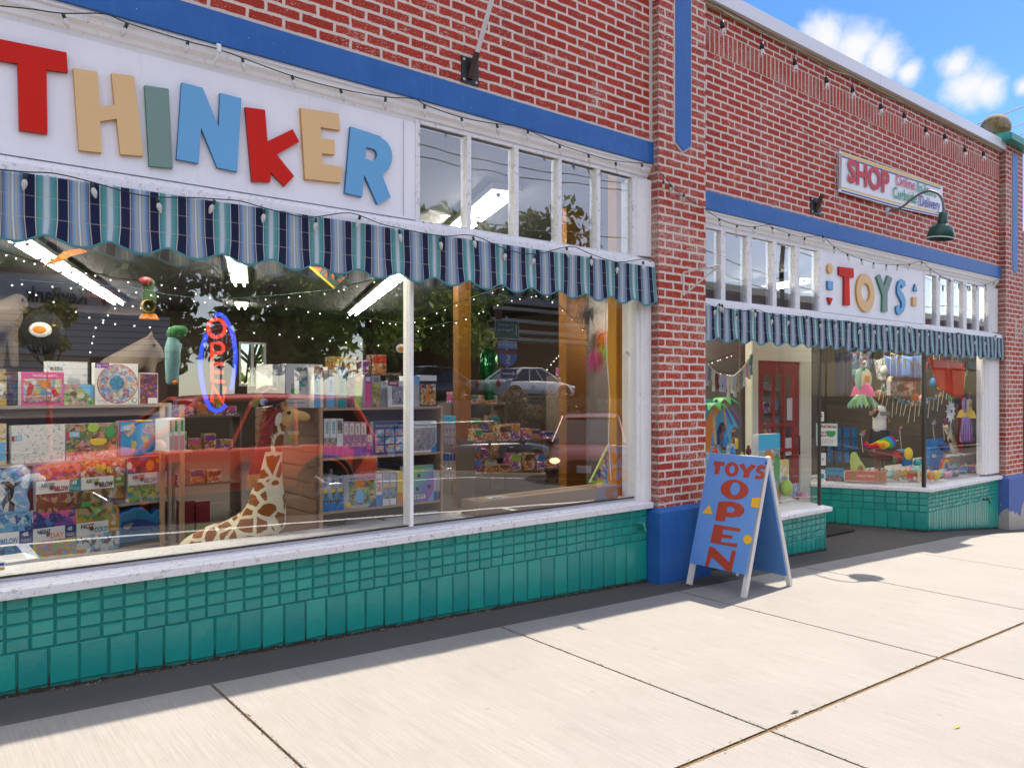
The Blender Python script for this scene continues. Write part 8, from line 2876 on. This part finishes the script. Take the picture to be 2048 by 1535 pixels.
# hanging toys that crowd the upper part of the right display
rr = random.Random(77)
HT = [('silver', 'silver foil windsock'), ('teal', 'teal paper lantern'), ('rose', 'rose paper lantern'), ('yellow', 'yellow paper lantern'), ('black', 'black and white panda plush'), ('purple', 'purple foil ball'), ('orange', 'orange lion plush'), ('blue', 'blue foil ball'), ('green', 'green frog plush'), ('cream', 'cream rabbit plush')]
for k, (c_, nm) in enumerate(HT):
    x, y = 1768 + (k * 37) % 160, 742 + (k * 29) % 60
    p = P(x, y, .62 + .05 * (k % 3))
    thing('hanging_toy', nm + ' hanging on a thread in the right display', 'toy', [('body', MB().ball(p, (.06, .05, .075), 14, 10), cm(c_)), ('thread', MB().tube([p, V((p.x, p.y, 2.2))], .002, 4), cm('cream'))])
SH = ['red', 'yellow', 'sky', 'lime', 'rose', 'orange', 'purple', 'mint', 'white', 'tan', 'blue', 'pink']
for k in range(24):
    x = 1752 + (k * 53) % 196
    Y = .35 + .35 * rr.random()
    p = P(x, 925, Y)
    p.z = ZDK + .03
    s_ = rr.uniform(.035, .06)
    tag(MB().ball(p, (s_ * 1.4, s_, s_), 12, 8).ball(p + V((s_, -.01, s_ * .7)), s_ * .6, 10, 6).ball(p + V((s_ * 1.1, -.01, s_ * 1.4)), s_ * .2, 6, 4).obj('beanbag_toy', cm(SH[k % 12]), None, p), 'small coloured beanbag animal heaped on the deck of the right display', 'toy', 'beanbag animals on the deck of the right display')
# rainbow over the books, kite tail
q = P(1893, 936, .3)
m = MB()
for k, c_ in enumerate(('red', 'orange', 'yellow', 'green', 'blue', 'purple')):
    r0, r1 = .15 - k * .018, .15 - (k + 1) * .018
    lp = [q + V((r0 * math.cos(t), -.0, r0 * math.sin(t))) for t in [math.pi * i / 16 for i in range(17)]] + [q + V((r1 * math.cos(t), 0, r1 * math.sin(t))) for t in [math.pi * i / 16 for i in range(16, -1, -1)]]
    m.prism(lp, (0, .03, 0), k)
tag(m.obj('toy_rainbow', [cm(x) for x in ('red', 'orange', 'yellow', 'green', 'blue', 'purple')], None, q), 'wooden rainbow arch toy standing in the right display', 'toy')
# low white cardboard boxes at the back of the right display and rolls
bxw = MB().box((P(1862, 925, .55).x, .55, ZDK), (P(1950, 925, .55).x, .8, P(1862, 918, .55).z))
tag(bxw.obj('white_plinth', cm('white'), None, (P(1905, 925, .55).x, .6, ZDK)), 'low white display plinth at the back of the right display', 'plinth')
# spinner rack of sunglasses seen through the slanting pane
sp2 = MB().tube([P(1668, 960, 1.6), P(1668, 838, 1.6)], .015, 8)
ps = [('post', sp2, M_black)]
for r_ in range(3):
    for k in range(4):
        c = P(1662 + k * 16, 862 + r_ * 24, 1.6 + (k % 2) * .1)
        ps.append(('pouch', MB().box((c.x - .06, c.y - .01, c.z - .10), (c.x + .05, c.y + .02, c.z + .06)), paint('foil_blue', (.10, .2, .4), .2, .6, 14, metal=.6)))
thing('spinner_rack', 'black wire rack of shiny blue pouches seen through the slanting pane', 'rack', ps)
# dim wall hangings deep in the right display
M_dk2 = paint('dark_clothes', (.03, .03, .05), .8, .4, 10)
for (x0_, x1_, y0_, y1_, Y, mt, lab) in ((1676, 1700, 706, 790, 1.7, M_dk2, 'dark clothes rail behind the fairy costume'), (1700, 1745, 700, 760, 1.9, ac('clothes2', 'navy maroon black teal grey', 12), 'row of dark coloured clothes high behind the fairy costume')):
    drape([(x0_, y0_), (x1_, y0_), (x1_, y1_), (x0_, y1_)], Y, mt, lab, 'hanging_clothes', 'clothes', .06, 20)
